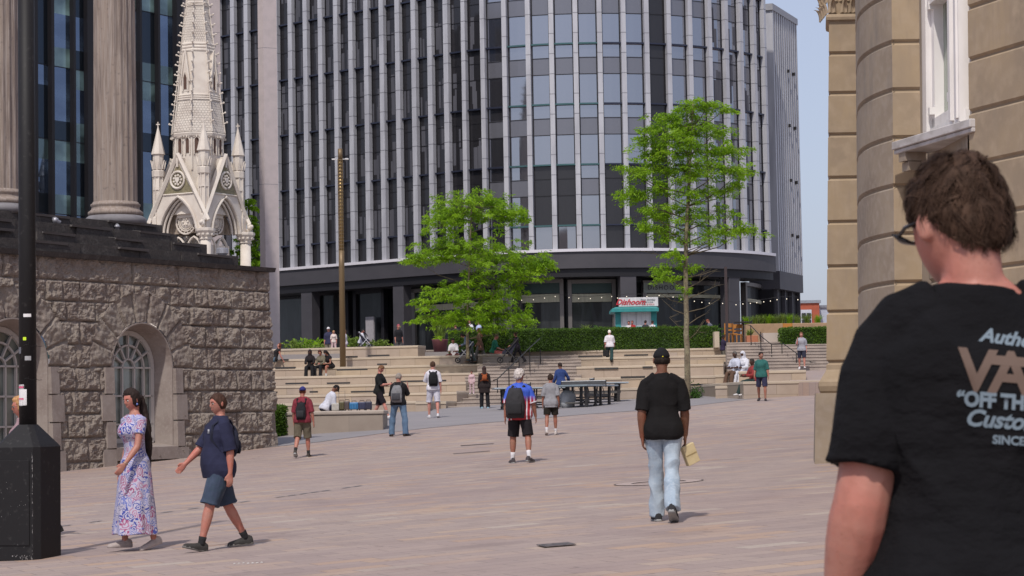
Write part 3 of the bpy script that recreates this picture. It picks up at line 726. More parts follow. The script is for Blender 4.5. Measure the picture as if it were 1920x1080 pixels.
zlo = -2.0; NU, NZ = 560, 200
hgt = zcap - zlo
def batter(z): return (zcap-z)*.035
bm = B(); gridv = []
for j in range(NZ+1):
    z = zcap - .02 - hgt*j/NZ; row = []
    for i in range(NU+1):
        u = -.22*0 + UL*i/NU
        row.append(None if inside(u, z, OPW+.045) else bm.verts.new(tp(u, rock(u, z)+batter(z)*1.0, z)))
    gridv.append(row)
for a, b_ in zip(gridv, gridv[1:]):
    for i in range(NU):
        q = (a[i], a[i+1], b_[i+1], b_[i])
        if all(q): bm.faces.new(q)
# return face (short side at the corner)
NR = 30
rows = []
for j in range(NZ+1):
    z = zcap - .02 - hgt*j/NZ; row = []
    for i in range(NR+1):
        o = -4.0*i/NR; k = rock(-o+3.3, z)
        row.append(bm.verts.new(C0 + wn*(o+batter(z)+(rock(0, z) if i == 0 else 0)) + wd_*(batter(z)*1.0 + (k if i else rock(0, z)*.5)) + V(0,0,z) - tloc2) if i else bm.verts.new(tp(-.0-batter(z)*.9, rock(0, z)+batter(z), z)))
    rows.append(row)
for a, b_ in zip(rows, rows[1:]):
    for i in range(NR): bm.faces.new((a[i], b_[i], b_[i+1], a[i+1]))
for j in range(NZ):
    bm.faces.new((rows[j][0], gridv[j][0], gridv[j+1][0], rows[j+1][0]))
obj('podium_wall', bm, M_rock, th, smooth=False)
bm = B()
loft(bm, [[tp(-.15,.12,zcap-.01), tp(-.15,-4,zcap-.01), tp(-.15,-4,zcap+.10), tp(-.15,.16,zcap+.10)], [tp(UL,.12,zcap-.01), tp(UL,-4,zcap-.01), tp(UL,-4,zcap+.10), tp(UL,.16,zcap+.10)]]); obj('cap_slab', bm, M_slab, th)
# smooth stone surround, reveal, frames, glass
M_wf = mat('painted_window_frame', (.46,.43,.41), .6)
M_wg = glass_mat('old_glass', (.075,.088,.080), (.6,.62,.6), .15, .16, (1.2,1.2,1.2), .4)
def arch_pts(c, r, zb, zs, n=22):
    return [(c+r, zb)] + [(c + r*math.cos(math.pi*i/n), zs + r*math.sin(math.pi*i/n)) for i in range(n+1)] + [(c-r, zb)]
for wi, (c, hw, zb, zs) in enumerate(WINS):
    root = None
    bm = B()
    ri = hw + .05; 
    def band(r0, o0, r1, o1, zb0=None):
        a = [bm.verts.new(tp(u, o0, z)) for u, z in arch_pts(c, r0, zb0 or zb-.35, zs)]; b_ = [bm.verts.new(tp(u, o1, z)) for u, z in arch_pts(c, r1, zb0 or zb-.35, zs)]
        for i in range(len(a)-1): bm.faces.new((a[i], a[i+1], b_[i+1], b_[i]))
    ob = .13
    band(hw+.215, -.08, hw+.215, ob-.04); band(hw+.215, ob-.04, hw+OPW+.02, ob-.04); band(hw+OPW+.02, ob-.04, hw+.02, -.48)
    # quoins at the jambs widen the smooth stone below the springing
    for sgn in (-1, 1):
        for q in range(5):
            z1 = zs - .02 - q*.66; z0 = z1-.63; wq = (.34 if q % 2 else .20)
            if z0 < zlo: break
            loft(bm, [[tp(c+sgn*(hw+.205), -.05, z0), tp(c+sgn*(hw+.29+wq), -.05, z0), tp(c+sgn*(hw+.29+wq), batter(z0)+.07, z0), tp(c+sgn*(hw+.205), batter(z0)+.09, z0)],
                      [tp(c+sgn*(hw+.205), -.05, z1), tp(c+sgn*(hw+.29+wq), -.05, z1), tp(c+sgn*(hw+.29+wq), batter(z1)+.07, z1), tp(c+sgn*(hw+.205), batter(z1)+.09, z1)]])
    loft(bm, [[tp(c-hw-.2, -.5, zb-.45), tp(c-hw-.2, .26, zb-.45), tp(c-hw-.2, .26, zb-.14), tp(c-hw-.2, -.5, zb-.04)], [tp(c+hw+.2, -.5, zb-.45), tp(c+hw+.2, .26, zb-.45), tp(c+hw+.2, .26, zb-.14), tp(c+hw+.2, -.5, zb-.04)]])
    bmesh.ops.recalc_face_normals(bm, faces=bm.faces[:])
    root = obj('window', bm, M_smooth, th)
    bm = B(); f = bm.faces.new([bm.verts.new(tp(u, -.46, z)) for u, z in arch_pts(c, hw+.02, zb-.1, zs)]); obj('pane', bm, M_wg, root)
    bm = B(); n = 24; O0, O1 = -.45, -.38
    def abar(pa, pb2, w_=.022):
        (u0, z0), (u1, z1) = pa, pb2; L = math.hypot(u1-u0, z1-z0); nx, nz = -(z1-z0)/L*w_, (u1-u0)/L*w_
        loft(bm, [[tp(u0+nx,O0,z0+nz), tp(u0-nx,O0,z0-nz), tp(u0-nx,O1,z0-nz), tp(u0+nx,O1,z0+nz)], [tp(u1+nx,O0,z1+nz), tp(u1-nx,O0,z1-nz), tp(u1-nx,O1,z1-nz), tp(u1+nx,O1,z1+nz)]])
    ap = arch_pts(c, hw-.03, zb, zs, n)
    for a, b_ in zip(ap, ap[1:]): abar(a, b_, .06)
    r2, r3 = hw*.62, hw*.24
    for rr, m_ in ((r2, 14), (r3, 8)):
        q = [(c+rr*math.cos(math.pi*i/m_), zs + rr*math.sin(math.pi*i/m_)) for i in range(m_+1)]
        for a, b_ in zip(q, q[1:]): abar(a, b_)
    for i in range(1, 6):
        a = math.pi*i/6; abar((c+r3*math.cos(a), zs+r3*math.sin(a)), (c+hw*.95*math.cos(a), zs+hw*.95*math.sin(a)))
    for x in (-r2, -r3, r3, r2): abar((c+x, zb), (c+x, zs))
    z = zs
    while z > zb+.1: abar((c-hw, z), (c+hw, z)); z -= .60*1.17
    abar((c-hw, zb+.02), (c+hw, zb+.02), .06)
    bmesh.ops.recalc_face_normals(bm, faces=bm.faces[:])
    obj('window_frame', bm, M_wf, root)
# stylobate slabs
zt = zcap + .10; back = -3.2
def uo(px, o): return wuv(px, 480, o)[0]
for k, (pe, h) in enumerate(((446, .27), (387, .27), (331, .27), (305, .25))):
    o = -.12 - .38*k; u0 = uo(pe, o); bm = B(); z1 = zt + h
    u = u0; random.seed(k)
    while u < UL:
        L = random.uniform(1.2, 2.4); jit = random.uniform(-.05, .04); jz = random.uniform(-.02, .02)
        loft(bm, [[tp(u+.006, o+jit, zt), tp(u+.006, back, zt), tp(u+.006, back, z1+jz), tp(u+.006, o+jit, z1+jz)], [tp(u+L, o+jit, zt), tp(u+L, back, zt), tp(u+L, back, z1+jz), tp(u+L, o+jit, z1+jz)]])
        u += L
    bmesh.ops.recalc_face_normals(bm, faces=bm.faces[:]); ss = obj('step_slab', bm, M_slab, th)
    u = u0 + .3; 
    while u < UL:
        L = random.uniform(.7, 2.0)
        bm = B(); loft(bm, [[tp(u,o+.05,z1-.075), tp(u,o-.2,z1-.06), tp(u,o-.2,z1+.022), tp(u,o+.07,z1-.01)], [tp(u+L,o+.05,z1-.05), tp(u+L,o-.2,z1-.05), tp(u+L,o-.2,z1+.022), tp(u+L,o+.07,z1-.01)]]); bmesh.ops.recalc_face_normals(bm, faces=bm.faces[:]); obj('pale_edge', bm, M_pale_edge, ss); u += L + random.uniform(.9, 2.0)
    zt = z1
# columns
M_plinth = mat('lead_grey_plinth', (.20,.19,.20), .7, noise_=[(3,(.13,.12,.13),.4,.7)])
def column(uc, oc, r=.56):
    base = C0 - wd_*uc + wn*oc; base.z = zt
    root_b = B(); nfl = 20; n = nfl*6; rings = []
    H = 10.2
    for j in range(27):
        t = j/26; rr = r*(1 - .12*t**1.3); ring = []
        for i in range(n):
            a = 2*math.pi*i/n; fl_ = math.cos(a*nfl); k = rr*(1 - .055*max(0, (1+fl_)/2)**.7)
            ring.append(V(base.x-tloc2.x + k*math.cos(a), base.y-tloc2.y + k*math.sin(a), zt + .55 + t*H - tloc2.z))
        rings.append(ring)
    loft(root_b, rings); c = obj('column', root_b, M_colst, th, smooth=False)
    bl = base - tloc2
    bm = B(); lathe(bm, [(.20,r*1.18),(.24,r*1.26),(.30,r*1.26),(.34,r*1.16),(.38,r*1.10),(.43,r*1.09),(.46,r*1.14),(.50,r*1.14),(.53,r*1.06),(.56,r*1.04)], bl, 40); obj('base', bm, M_colst, c, smooth=True)
    bm = B(); lathe(bm, [(-.02,r*1.42),(.12,r*1.42),(.20,r*1.24)], bl, 40); obj('plinth', bm, M_plinth, c, smooth=True)
    bm = B(); lathe(bm, [(.55+H, r*.9),(.7+H, r*1.0),(1.0+H, r*1.1),(1.35+H, r*1.25)], bl, 32); box(bm, bl+V(0,0,1.5+H), (r*2.9, r*2.9, .28), Matrix.Rotation(math.atan2(wd_.y, wd_.x), 3, 'Z')); obj('capital', bm, M_colst, c)
oc = -1.95
u1_ = wuv(216.5, 350, oc)[0]; u2_ = wuv(-4, 350, oc)[0]
for k in range(5): column(u1_ + (u2_-u1_)*k, oc)
ztop = zt + .55+10.2+1.2
bm = B(); loft(bm, [[tp(u1_-.9,oc+.7,ztop), tp(u1_-.9,oc-.7,ztop), tp(u1_-.9,oc-.7,ztop+2.4), tp(u1_-.9,oc+.9,ztop+2.4)], [tp(UL,oc+.7,ztop), tp(UL,oc-.7,ztop), tp(UL,oc-.7,ztop+2.4), tp(UL,oc+.9,ztop+2.4)]]); bmesh.ops.recalc_face_normals(bm, faces=bm.faces[:]); obj('entablature', bm, M_colst, th)
# small floodlights on the ledge
M_lamp = mat('lamp_housing', (.38,.38,.42), .4, .4)
def spot(px, py, dx, label):
    u, z = wuv(px, py, -1.2); p = C0 - wd_*u + wn*-1.2; p.z = zcap+.10+.27*3 if px < 300 else zcap+.45
    root = empty('floodlight', p, 0, label, 'floodlight', 'floodlights on the black ledge'); zz = z - p.z
    bm = B(); rod(bm, V(-.03,0,0), V(-.03,0,zz*.5), .015); rod(bm, V(.03,0,0), V(.03,0,zz*.5), .015); obj('bracket', bm, M_lamp, root)
    bm = B(); a = V(dx*.28, 0, zz*.30); b_ = V(-dx*.28, 0, zz*1.4); tube(bm, [a, a.lerp(b_, .3), a.lerp(b_, .31), a.lerp(b_,.6), a.lerp(b_,.62), b_], [.055,.055,.075,.075,.06,.03], 12); obj('lamp_body', bm, M_lamp, root, smooth=True)
spot(103, 411, .45, 'floodlight on the black ledge tilted up between the lamp post and the column')
spot(219.5, 423, 0.0, 'upright floodlight in front of the fluted column base')
u, z = wuv(417, 478, -.5); p = C0 - wd_*u + wn*-.5; p.z = zcap+.38; root = empty('round_lamp', p, 0, 'squat round grey lamp at the right end of the black ledge', 'floodlight')
bm = B(); lathe(bm, [(.0,.10),(.06,.13),(.07,.155),(.20,.155),(.215,.12)], (0,0,0), 20); obj('drum', bm, M_lamp, root)
bm = B(); lathe(bm, [(-.06,.13),(0,.13)], (0,0,0), 20); obj('foot', bm, M_blk, root)
# ---------------------------------------------------------------- white Gothic memorial
M_ms = mat('white_memorial_stone', (.64,.58,.51), .8, noise_=[(1.5,(.54,.475,.415),.4,.65),(12,(.64,.575,.52),.5,.8)], bump=[(25,.25,.01)])
M_mo = mat('mosaic_gold_brown', (.17,.15,.085), .6, noise_=[(9,(.26,.22,.13),.4,.6),(25,(.10,.09,.06),.5,.7)])
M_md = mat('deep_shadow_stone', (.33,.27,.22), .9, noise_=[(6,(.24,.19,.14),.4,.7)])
def scale_mat():
    m = M_ms.copy(); m.name = 'fish_scale_stone'; n, l = m.node_tree.nodes, m.node_tree.links
    tc = n.new('ShaderNodeTexCoord'); sp = n.new('ShaderNodeSeparateXYZ'); l.new(tc.outputs['Object'], sp.inputs[0])
    at = n.new('ShaderNodeMath'); at.operation = 'ARCTAN2'; l.new(sp.outputs['Y'], at.inputs[0]); l.new(sp.outputs['X'], at.inputs[1])
    mu = n.new('ShaderNodeMath'); mu.operation = 'MULTIPLY'; mu.inputs[1].default_value = 1.15; l.new(at.outputs[0], mu.inputs[0])
    cb = n.new('ShaderNodeCombineXYZ'); l.new(mu.outputs[0], cb.inputs['X']); l.new(sp.outputs['Z'], cb.inputs['Y'])
    k = n.new('ShaderNodeTexBrick'); k.inputs['Scale'].default_value = 1; k.inputs['Brick Width'].default_value = .16; k.inputs['Row Height'].default_value = .13; k.inputs['Mortar Size'].default_value = .02; k.inputs['Mortar Smooth'].default_value = .6
    l.new(cb.outputs[0], k.inputs['Vector'])
    iv = n.new('ShaderNodeMath'); iv.operation = 'SUBTRACT'; iv.inputs[0].default_value = 1; l.new(k.outputs['Fac'], iv.inputs[1])
    bp = n.new('ShaderNodeBump'); bp.inputs['Strength'].default_value = 1; bp.inputs['Distance'].default_value = .05; l.new(iv.outputs[0], bp.inputs['Height'])
    l.new(bp.outputs[0], n['Principled BSDF'].inputs['Normal']); return m
M_scale = scale_mat()
YM = 110.0; mc = P(373, 400, YM); 
def mz(py, px=370): return P(px, py, YM).z
zg = ZU
me_root = empty('memorial_spire', (mc.x, mc.y, zg), R(-29), 'ornate white Gothic stone memorial with gables and a crocketed spire', 'memorial')
def mo(name, bm, m=M_ms, parent=None, smooth=False): return obj(name, bm, m, parent or me_root, smooth)
def ml(z): return z - zg
a_ = 1.70; zs0 = ml(mz(440)); zapex = ml(mz(374)); zgab = ml(mz(299)); zgl = ml(mz(369)); zcor = ml(mz(412))
def face_rot(k): return Matrix.Rotation(k*math.pi/2, 3, 'Z')
def pointed(r, zsp, zap, n=10):
    """pointed arch outline x,z from right springing over the apex to the left"""
    out = []
    for i in range(n+1):
        t = i/n; x = r*(1-t**1.7)**.78 if t < 1 else 0; out.append((x, zsp + (zap-zsp)*t**.95))
    return out + [(-x, z) for x, z in reversed(out[:-1])]
for k in range(4):
    Rk = face_rot(k)
    def w3(x, y, z): return Rk @ V(x, y, z)
    # gabled wall with arched opening: built as band between arch outline and gable outline
    bm = B(); no = 24; arch = pointed(1.18, zs0, zapex)
    def gable(x):
        return zgab - abs(x)*(zgab-zcor)/(a_+.12)
    outer = []
    for (x, z) in arch:
        # push outward to the gable line
        xo = x/1.18*(a_+.05) if z < zs0+.01 else None
        ang = math.atan2(z-(zs0+.2), x)
        # intersect ray from (0, zs0) with the gable outline
        dx, dz = math.cos(ang), math.sin(ang); t = 0
        while t < 8:
            xx, zz = dx*t, zs0+.2+dz*t
            if zz > gable(xx) or abs(xx) > a_+.05: break
            t += .02
        outer.append((dx*t, zs0+.2+dz*t))
    outer[0] = (a_+.05, zs0); outer[-1] = (-a_-.05, zs0)
    outer[len(outer)//2] = (0, zgab)
    yf, yb = -a_, -a_+.30
    for yy, flip in ((yf, False), (yb, True)):
        A = [bm.verts.new(w3(x, yy, z)) for x, z in arch]; O = [bm.verts.new(w3(x, yy, z)) for x, z in outer]
        for i in range(len(A)-1): bm.faces.new((A[i], A[i+1], O[i+1], O[i]))
        if yy == yf: A0_, O0_ = A, O
        else:
            for i in range(len(A)-1): bm.faces.new((A0_[i], A[i], A[i+1], A0_[i+1])); bm.faces.new((O0_[i], O[i], O[i+1], O0_[i+1]))
    bmesh.ops.recalc_face_normals(bm, faces=bm.faces[:]); g = mo('gable', bm)
    # mouldings round the arch
    bm = B()
    for r_, y_, th_ in ((1.20, yf-.05, .07), (1.05, yf+.12, .06), (.93, yf+.28, .06)):
        pts = [w3(x, y_, z) for x, z in pointed(r_, zs0, zapex + (r_-1.18)*.9)]; tube(bm, pts, [th_]*len(pts), 6)
    mo('arch_moulding', bm, M_ms, g)
    # copings of the gable
    bm = B()
    for sx in (-1, 1):
        p0_, p1_ = w3(sx*(a_+.22), yf-.06, zcor-.25), w3(0, yf-.06, zgab+.12)
        tube(bm, [p0_, p1_], [(.13, .10)]*2, 4, ref=Rk @ V(0,1,0)); tube(bm, [w3(sx*.95, yf-.02, zgl), w3(0, yf-.02, zgl)], [.05]*2, 4)
    mo('coping', bm, M_ms, g)
    bm = B(); box(bm, w3(0, 0, 0) + Rk @ V(0, -a_+.55, zgab-.30), (.12, 1.3, .5), Rk.to_4x4().to_3x3()); mo('gable_ridge', bm, M_ms, g)
    # mosaic spandrel and medallion
    bm = B(); prism(bm, [w3(x, yf-.012, z) for x, z in ((-.92, zgl+.04), (.92, zgl+.04), (0, zgab-.32))], Rk @ V(0,-.012,0)); mo('mosaic_panel', bm, M_mo, g)
    cz = ml(mz(343)); bm = B()
    c = w3(0, yf-.06, cz); ring = [c + Rk @ V(.43*math.cos(t*math.pi/12), 0, .43*math.sin(t*math.pi/12)) for t in range(24)]
    tube(bm, ring+[ring[0]], [.065]*25, 6, cap=False)
    mo('medallion', bm, M_ms, g, True)
    bm = B(); 
    for j in range(9):
        t = j*2*math.pi/9; rr = .24; bmesh.ops.create_icosphere(bm, subdivisions=1, radius=.075, matrix=Matrix.Translation(c + Rk @ V(rr*math.cos(t), -.0, rr*math.sin(t))))
    prism(bm, [c + Rk @ V(x, .0, z) for x, z in ((-.13,.14),(.13,.14),(.13,-.02),(0,-.18),(-.13,-.02))], Rk @ V(0,-.05,0)); mo('shield_carving', bm, M_ms, g)
    # tympanum: rose tracery and twin lights, recessed
    yt = -a_+.62; bm = B(); prism(bm, [w3(x, yt+.1, z) for x, z in pointed(1.25, zs0-.0, zapex+.1, 8)], Rk @ V(0,.1,0)); bm2 = None
    tp_ = mo('tympanum', bm, M_md, g)
    rz_ = ml(mz(419)); bm = B(); c = w3(0, yt, rz_)
    for rr, t_ in ((.62, .05), (.47, .035), (.38, .03)):
        ring = [c + Rk @ V(rr*math.cos(t*math.pi/14), 0, rr*math.sin(t*math.pi/14)) for t in range(28)]; tube(bm, ring+[ring[0]], [t_]*29, 6, cap=False)
    for j in range(8):
        t = j*math.pi/4; cc = c + Rk @ V(.545*math.cos(t), 0, .545*math.sin(t)); ring = [cc + Rk @ V(.10*math.cos(q*math.pi/5), 0, .10*math.sin(q*math.pi/5)) for q in range(10)]; tube(bm, ring+[ring[0]], [.025]*11, 5, cap=False)
    mo('rose_tracery', bm, M_mo if False else M_ms, tp_)
    bm = B(); bmesh.ops.create_icosphere(bm, subdivisions=2, radius=1, matrix=Matrix.Translation(c + Rk @ V(0,.02,0)) @ Rk.to_4x4() @ Matrix.Diagonal((.36,.07,.36,1)))
    for q in range(6):
        t = q*1.05; bmesh.ops.create_icosphere(bm, subdivisions=1, radius=.07, matrix=Matrix.Translation(c + Rk @ V(.15*math.cos(t), -.04, .16*math.sin(t))))
    mo('portrait_roundel', bm, M_ms, tp_, True)
    bm = B()
    for sx in (-.5, .5):
        pts = [w3(sx+x, yt, z) for x, z in [(.42, 3.0)] + pointed(.42, ml(mz(467)), ml(mz(447)), 6) + [(-.42, 3.0)]]; tube(bm, pts, [.06]*len(pts), 5)
    mo('twin_lights', bm, M_ms, tp_)
    # side wall below the springing with open lights
    bm = B(); box(bm, Rk @ V(0, yt+.12, zs0/2-.3), (2.3, .15, zs0-.6), Rk); mo('screen_wall', bm, M_ms, g)
    # corner: column, capital, pinnacle
    cp = Rk @ V(-a_, -a_, 0)
    bm = B(); lathe(bm, [(0,.42),(.3,.42),(.35,.30),(zs0-.45,.27)], cp, 14); col_ = mo('corner_column', bm, M_ms, None, True)
    bm = B(); lathe(bm, [(zs0-.47,.30),(zs0-.42,.34),(zs0-.36,.29),(zs0-.12,.42),(zs0-.02,.50),(zs0+.10,.50),(zs0+.13,.40)], cp, 10)
    for j in range(10):
        t = j*math.pi/5; bmesh.ops.create_icosphere(bm, subdivisions=1, radius=.09, matrix=Matrix.Translation(cp + V(.38*math.cos(t), .38*math.sin(t), zs0-.2)))
    mo('capital', bm, M_ms, col_)
    cq = cp*.86; bm = B(); pz0 = zs0+.1; zpa, zpb, zpc, zpd = ml(mz(385)), ml(mz(333)), ml(mz(291)), ml(mz(240))
    lathe(bm, [(pz0,.26),(zpa-.4,.25),(zpa-.3,.3),(zpa,.26),(zpa+.7,.25),(zpa+.75,.30),(zpb-.05,.25),(zpb,.33),(zpb+.3,.34),(zpb+.35,.28),(zpc-.05,.28),(zpc,.36),(zpc+.08,.34),(zpd,.03)], cq, 8); pn = mo('pinnacle', bm, M_ms)
    bm = B(); box(bm, cq+V(0,0,zpd+.10), (.045,.045,.34)); box(bm, cq+V(0,0,zpd+.14), (.20,.045,.05), Matrix.Rotation(R(29), 3, 'Z')); mo('cross', bm, M_ms, pn)
    bm = B()
    for j in range(8):
        t = j*math.pi/4; q = cq + V(.27*math.cos(t), .27*math.sin(t), 0); rod(bm, q+V(0,0,pz0), q+V(0,0,zpb), .035, 5)
        prism(bm, [q + V(.03*math.cos(t+s_*1.57)*3, .03*math.sin(t+s_*1.57)*3, z) for s_, z in ((-1, zpb+.38), (1, zpb+.38), (0, zpb+.85))], V(math.cos(t), math.sin(t), 0)*.05)
    mo('shaft_ribs', bm, M_ms, pn)
    # crouching carved beast at the corner of the gables
    bm = B(); q = Rk @ V(-a_-.28, -a_-.02, zcor-.42)
    for dx, dz, r_ in ((0,0,.15),(.05,.13,.12),(-.1,.05,.11),(.1,-.13,.11)): bmesh.ops.create_icosphere(bm, subdivisions=2, radius=r_, matrix=Matrix.Translation(q + Rk @ V(dx, 0, dz)))
    mo('carved_beast', bm, M_ms, col_, True)
# octagonal core, lantern drum, spire
def oct_(r, z, ph=math.pi/8): return ringp(V(0,0,z), V(1,0,0), V(0,1,0), r, r, 8, 2, ph)
zd0, zd1 = ml(mz(368)), ml(mz(262)); rd = 1.30
bm = B(); loft(bm, [oct_(1.28, zd0-1.2), oct_(1.28, ml(mz(305))), oct_(rd*1.0, zd1)]); mo('drum', bm)
bm = B(); loft(bm, [oct_(rd, zd1-.05), oct_(rd+.12, zd1+.05), oct_(rd+.17, zd1+.20), oct_(rd+.10, zd1+.26)]); mo('cornice', bm)
bm = B(); n = 64
for i in range(n):
    t = 2*math.pi*i/n; rr = (rd+.12)*math.cos(math.pi/8)/math.cos((t % (math.pi/4)) - math.pi/8); box(bm, V(rr*math.cos(t), rr*math.sin(t), zd1+.03), (.06,.06,.10), Matrix.Rotation(t, 3, 'Z'))
mo('dentils', bm)
za, zb3 = ml(mz(291)), ml(mz(264))
for k in range(8):
    t = k*math.pi/4; nrm = V(math.cos(t), math.sin(t), 0); sd = V(-nrm.y, nrm.x, 0); ap = rd*math.cos(math.pi/8)
    bm = B()
    for sx in (-.24, .24):
        c = nrm*(ap+.012) + sd*sx; pts = [c + sd*x + V(0,0,z) for x, z in [(.11, za)] + [(.11*math.cos(q*math.pi/6), zb3-.12+.13*math.sin(q*math.pi/6)) for q in range(7)] + [(-.11, za)]]
        prism(bm, pts, nrm*.01)
    L_ = mo('lancet_opening', bm, M_md if False else solid((.10,.055,.04)))
    bm = B()
    for sx in (-.24, .24):
        c = nrm*(ap+.03) + sd*sx; pts = [c + sd*x + V(0,0,z) for x, z in [(.14, za-.1)] + [(.14*math.cos(q*math.pi/6), zb3-.12+.16*math.sin(q*math.pi/6)) for q in range(7)] + [(-.14, za-.1)]]
        tube(bm, pts, [.035]*len(pts), 5)
    mo('lancet_frame', bm, M_ms, L_)
    bm = B(); c2 = (nrm+sd*math.tan(math.pi/8)).normalized()*(rd+.0); rod(bm, V(c2.x, c2.y, za-.9), V(c2.x, c2.y, zd1), .05, 6); mo('colonnette', bm, M_ms, L_)
zsp = ml(mz(252)); H1 = ml(mz(-165))
def rs(z): t = (z-zsp)/(H1-zsp); return (1.40*(1-t)**1.05 + .03)*(1 - .06*math.sin(min(1,t*3)*math.pi))
secs = [(252, 192, 'scale'), (192, 180, 'band'), (180, 100, 'plain'), (100, 82, 'band'), (82, 14, 'scale'), (14, 6, 'band'), (6, -165, 'scale')]
for y0, y1, kd in secs:
    z0, z1 = ml(mz(y0)), ml(mz(y1)); bm = B()
    if kd == 'band':
        for q in range(3):
            zz = z0 + (z1-z0)*q/3; loft(bm, [oct_(rs(zz)+.035, zz), oct_(rs(zz)+.05, zz+(z1-z0)*.12), oct_(rs(zz+(z1-z0)*.2)+.03, zz+(z1-z0)*.24)])
        loft(bm, [oct_(rs(z0)+.01, z0), oct_(rs(z1)+.01, z1)])
        mo('spire_band', bm)
    else: loft(bm, [oct_(rs(z0), z0), oct_(rs((z0+z1)/2), (z0+z1)/2), oct_(max(.02, rs(z1)), z1)]); mo('spire', bm, M_scale if kd == 'scale' else M_ms)
bm = B()
for k in range(8):
    t = math.pi/8 + k*math.pi/4; d = V(math.cos(t), math.sin(t), 0)
    rod(bm, d*rs(zsp)+V(0,0,zsp), d*rs(ml(mz(-150)))+V(0,0,ml(mz(-150))), .03, 4)
    y = 234 - (k % 2)*0
    while y > -150:
        z = ml(mz(y)); r_ = rs(z); p = d*(r_+.02)+V(0,0,z); q = d*(r_+.20)+V(0,0,z+.07)
        tube(bm, [p, p.lerp(q,.6)+V(0,0,.0), q], [.045,.03,.055], 5); bmesh.ops.create_icosphere(bm, subdivisions=1, radius=.062, matrix=Matrix.Translation(q)); y -= 18.5
mo('crockets', bm)
# lucarnes on alternate faces
for k in range(4):
    t = k*math.pi/2 + math.pi/4*0; Rk = Matrix.Rotation(t-math.pi/2+math.pi/2, 3, 'Z'); nrm = V(math.cos(t-math.pi/2), math.sin(t-math.pi/2), 0); sd = V(-nrm.y, nrm.x, 0)
    z0, z1, z2 = ml(mz(176)), ml(mz(142)), ml(mz(102)); r0 = rs(z0)*math.cos(math.pi/8)
    bm = B(); prism(bm, [nrm*(r0-.5) + sd*x + V(0,0,z) for x, z in ((-.24,z0),(.24,z0),(.24,z1-.3),(0,z2),(-.24,z1-.3))], nrm*.52); lu = mo('lucarne', bm)
    bm = B(); prism(bm, [nrm*(r0+.02) + sd*x + V(0,0,z) for x, z in ((-.10,z0+.12),(.10,z0+.12),(.10,z1-.25),(0,z1),(-.10,z1-.25))], nrm*.02); mo('opening', bm, solid((.10,.055,.04)), lu)
    bm = B()
    for sx in (-1, 1):
        tube(bm, [nrm*(r0+.06) + sd*sx*.28 + V(0,0,z1-.45), nrm*(r0+.03) + V(0,0,z2+.1)], [.045]*2, 5); rod(bm, nrm*(r0+.05)+sd*sx*.17+V(0,0,z0), nrm*(r0+.05)+sd*sx*.17+V(0,0,z1-.3), .04, 6)
    pts = [nrm*(r0+.05)+sd*x+V(0,0,z) for x, z in ((-.13,z0+.1),(-.13,z1-.25),(0,z1+.05),(.13,z1-.25),(.13,z0+.1))]; tube(bm, pts, [.03]*5, 5)
    mo('gablet_trim', bm, M_ms, lu)
bm = B(); box(bm, V(0,0,.1), (4.4,4.4,.6)); mo('base_plinth', bm)
# stone canopy roof closing the top of the arches
bm = B(); loft(bm, [ringp(V(0,0,zcor+.2), V(1,0,0), V(0,1,0), 1.9, 1.9, 4, 2, math.pi/4), ringp(V(0,0,ml(mz(318))), V(1,0,0), V(0,1,0), 1.25, 1.25, 4, 2, math.pi/4)]); mo('vault', bm, M_ms)
# ---------------------------------------------------------------- Council House corner at the right
M_cs = mat('honey_sandstone', (.35,.262,.168), .88, noise_=[((.9,.9,.7), (.28,.215,.15), .42, .62), (5, (.37,.285,.20), .45, .75), ((12,12,3), (.30,.228,.16), .5, .8), ((1.5,1.5,.5), (.24,.195,.145), .6, .74)], bump=[(40,.25,.004)])
M_csg = mat('grey_shaded_weathered_sandstone', (.295,.236,.175), .88, noise_=[((.8,.8,1.2), (.235,.185,.14), .42, .62), (9, (.32,.265,.215), .45, .8), ((2,2,.6), (.21,.175,.145), .58, .72)], bump=[(40,.25,.004)])  # greyer copy of the honey stone; the bay's weaker light is in its colour
M_csd = mat('sandstone_groove', (.25,.19,.13), .9)
ch = empty('council_house', (5.3, 34, gz(5.3, 34)), 0, 'honey coloured sandstone building corner with deep horizontal grooves at the right', 'stone building'); cl_ = Vector(ch.location)
def cp3(x, y, z): return V(x, y, z) - cl_
JZ = [5.015 + .667*k for k in range(12, -10, -1)]
G_ = .042
def coursed(name, poly, zlo_, zhi, mats, groove=.034, closed=False, n_out=1):
    """wall along a plan polyline (outside on its left), divided by V-joints at the course levels"""
    lv = [z for z in JZ if zlo_ < z < zhi]
    prof = [(zhi, 0)]
    for z in lv: prof += [(z+G_, 0), (z+G_*.3, -groove), (z-G_*.3, -groove), (z-G_, 0)]
    prof.append((zlo_, 0)); N = len(poly); nr = []
    for i in range(N):
        a, b_ = poly[max(0, i-1)], poly[min(N-1, i+1)]; d = V(b_[0]-a[0], b_[1]-a[1], 0).normalized()
        if 0 < i < N-1:
            d1 = V(poly[i][0]-a[0], poly[i][1]-a[1], 0).normalized(); d2 = V(b_[0]-poly[i][0], b_[1]-poly[i][1], 0).normalized()
            m_ = (V(-d1.y, d1.x, 0)+V(-d2.y, d2.x, 0)); m_ = m_/max(.3, m_.length_squared)*2; nr.append(m_)
        else: nr.append(V(-d.y, d.x, 0))
    bm = B(); rows = []
    for z, o in prof: rows.append([bm.verts.new(cp3(p[0]+q.x*o, p[1]+q.y*o, z)) for p, q in zip(poly, nr)])
    for r_, (a, b_) in enumerate(zip(rows, rows[1:])):
        g = prof[r_][1] < 0 and prof[r_+1][1] < 0
        for i in range(N-1): f = bm.faces.new((a[i], b_[i], b_[i+1], a[i+1])); f.material_index = 1 if g else 0
    return obj(name, bm, mats, ch)
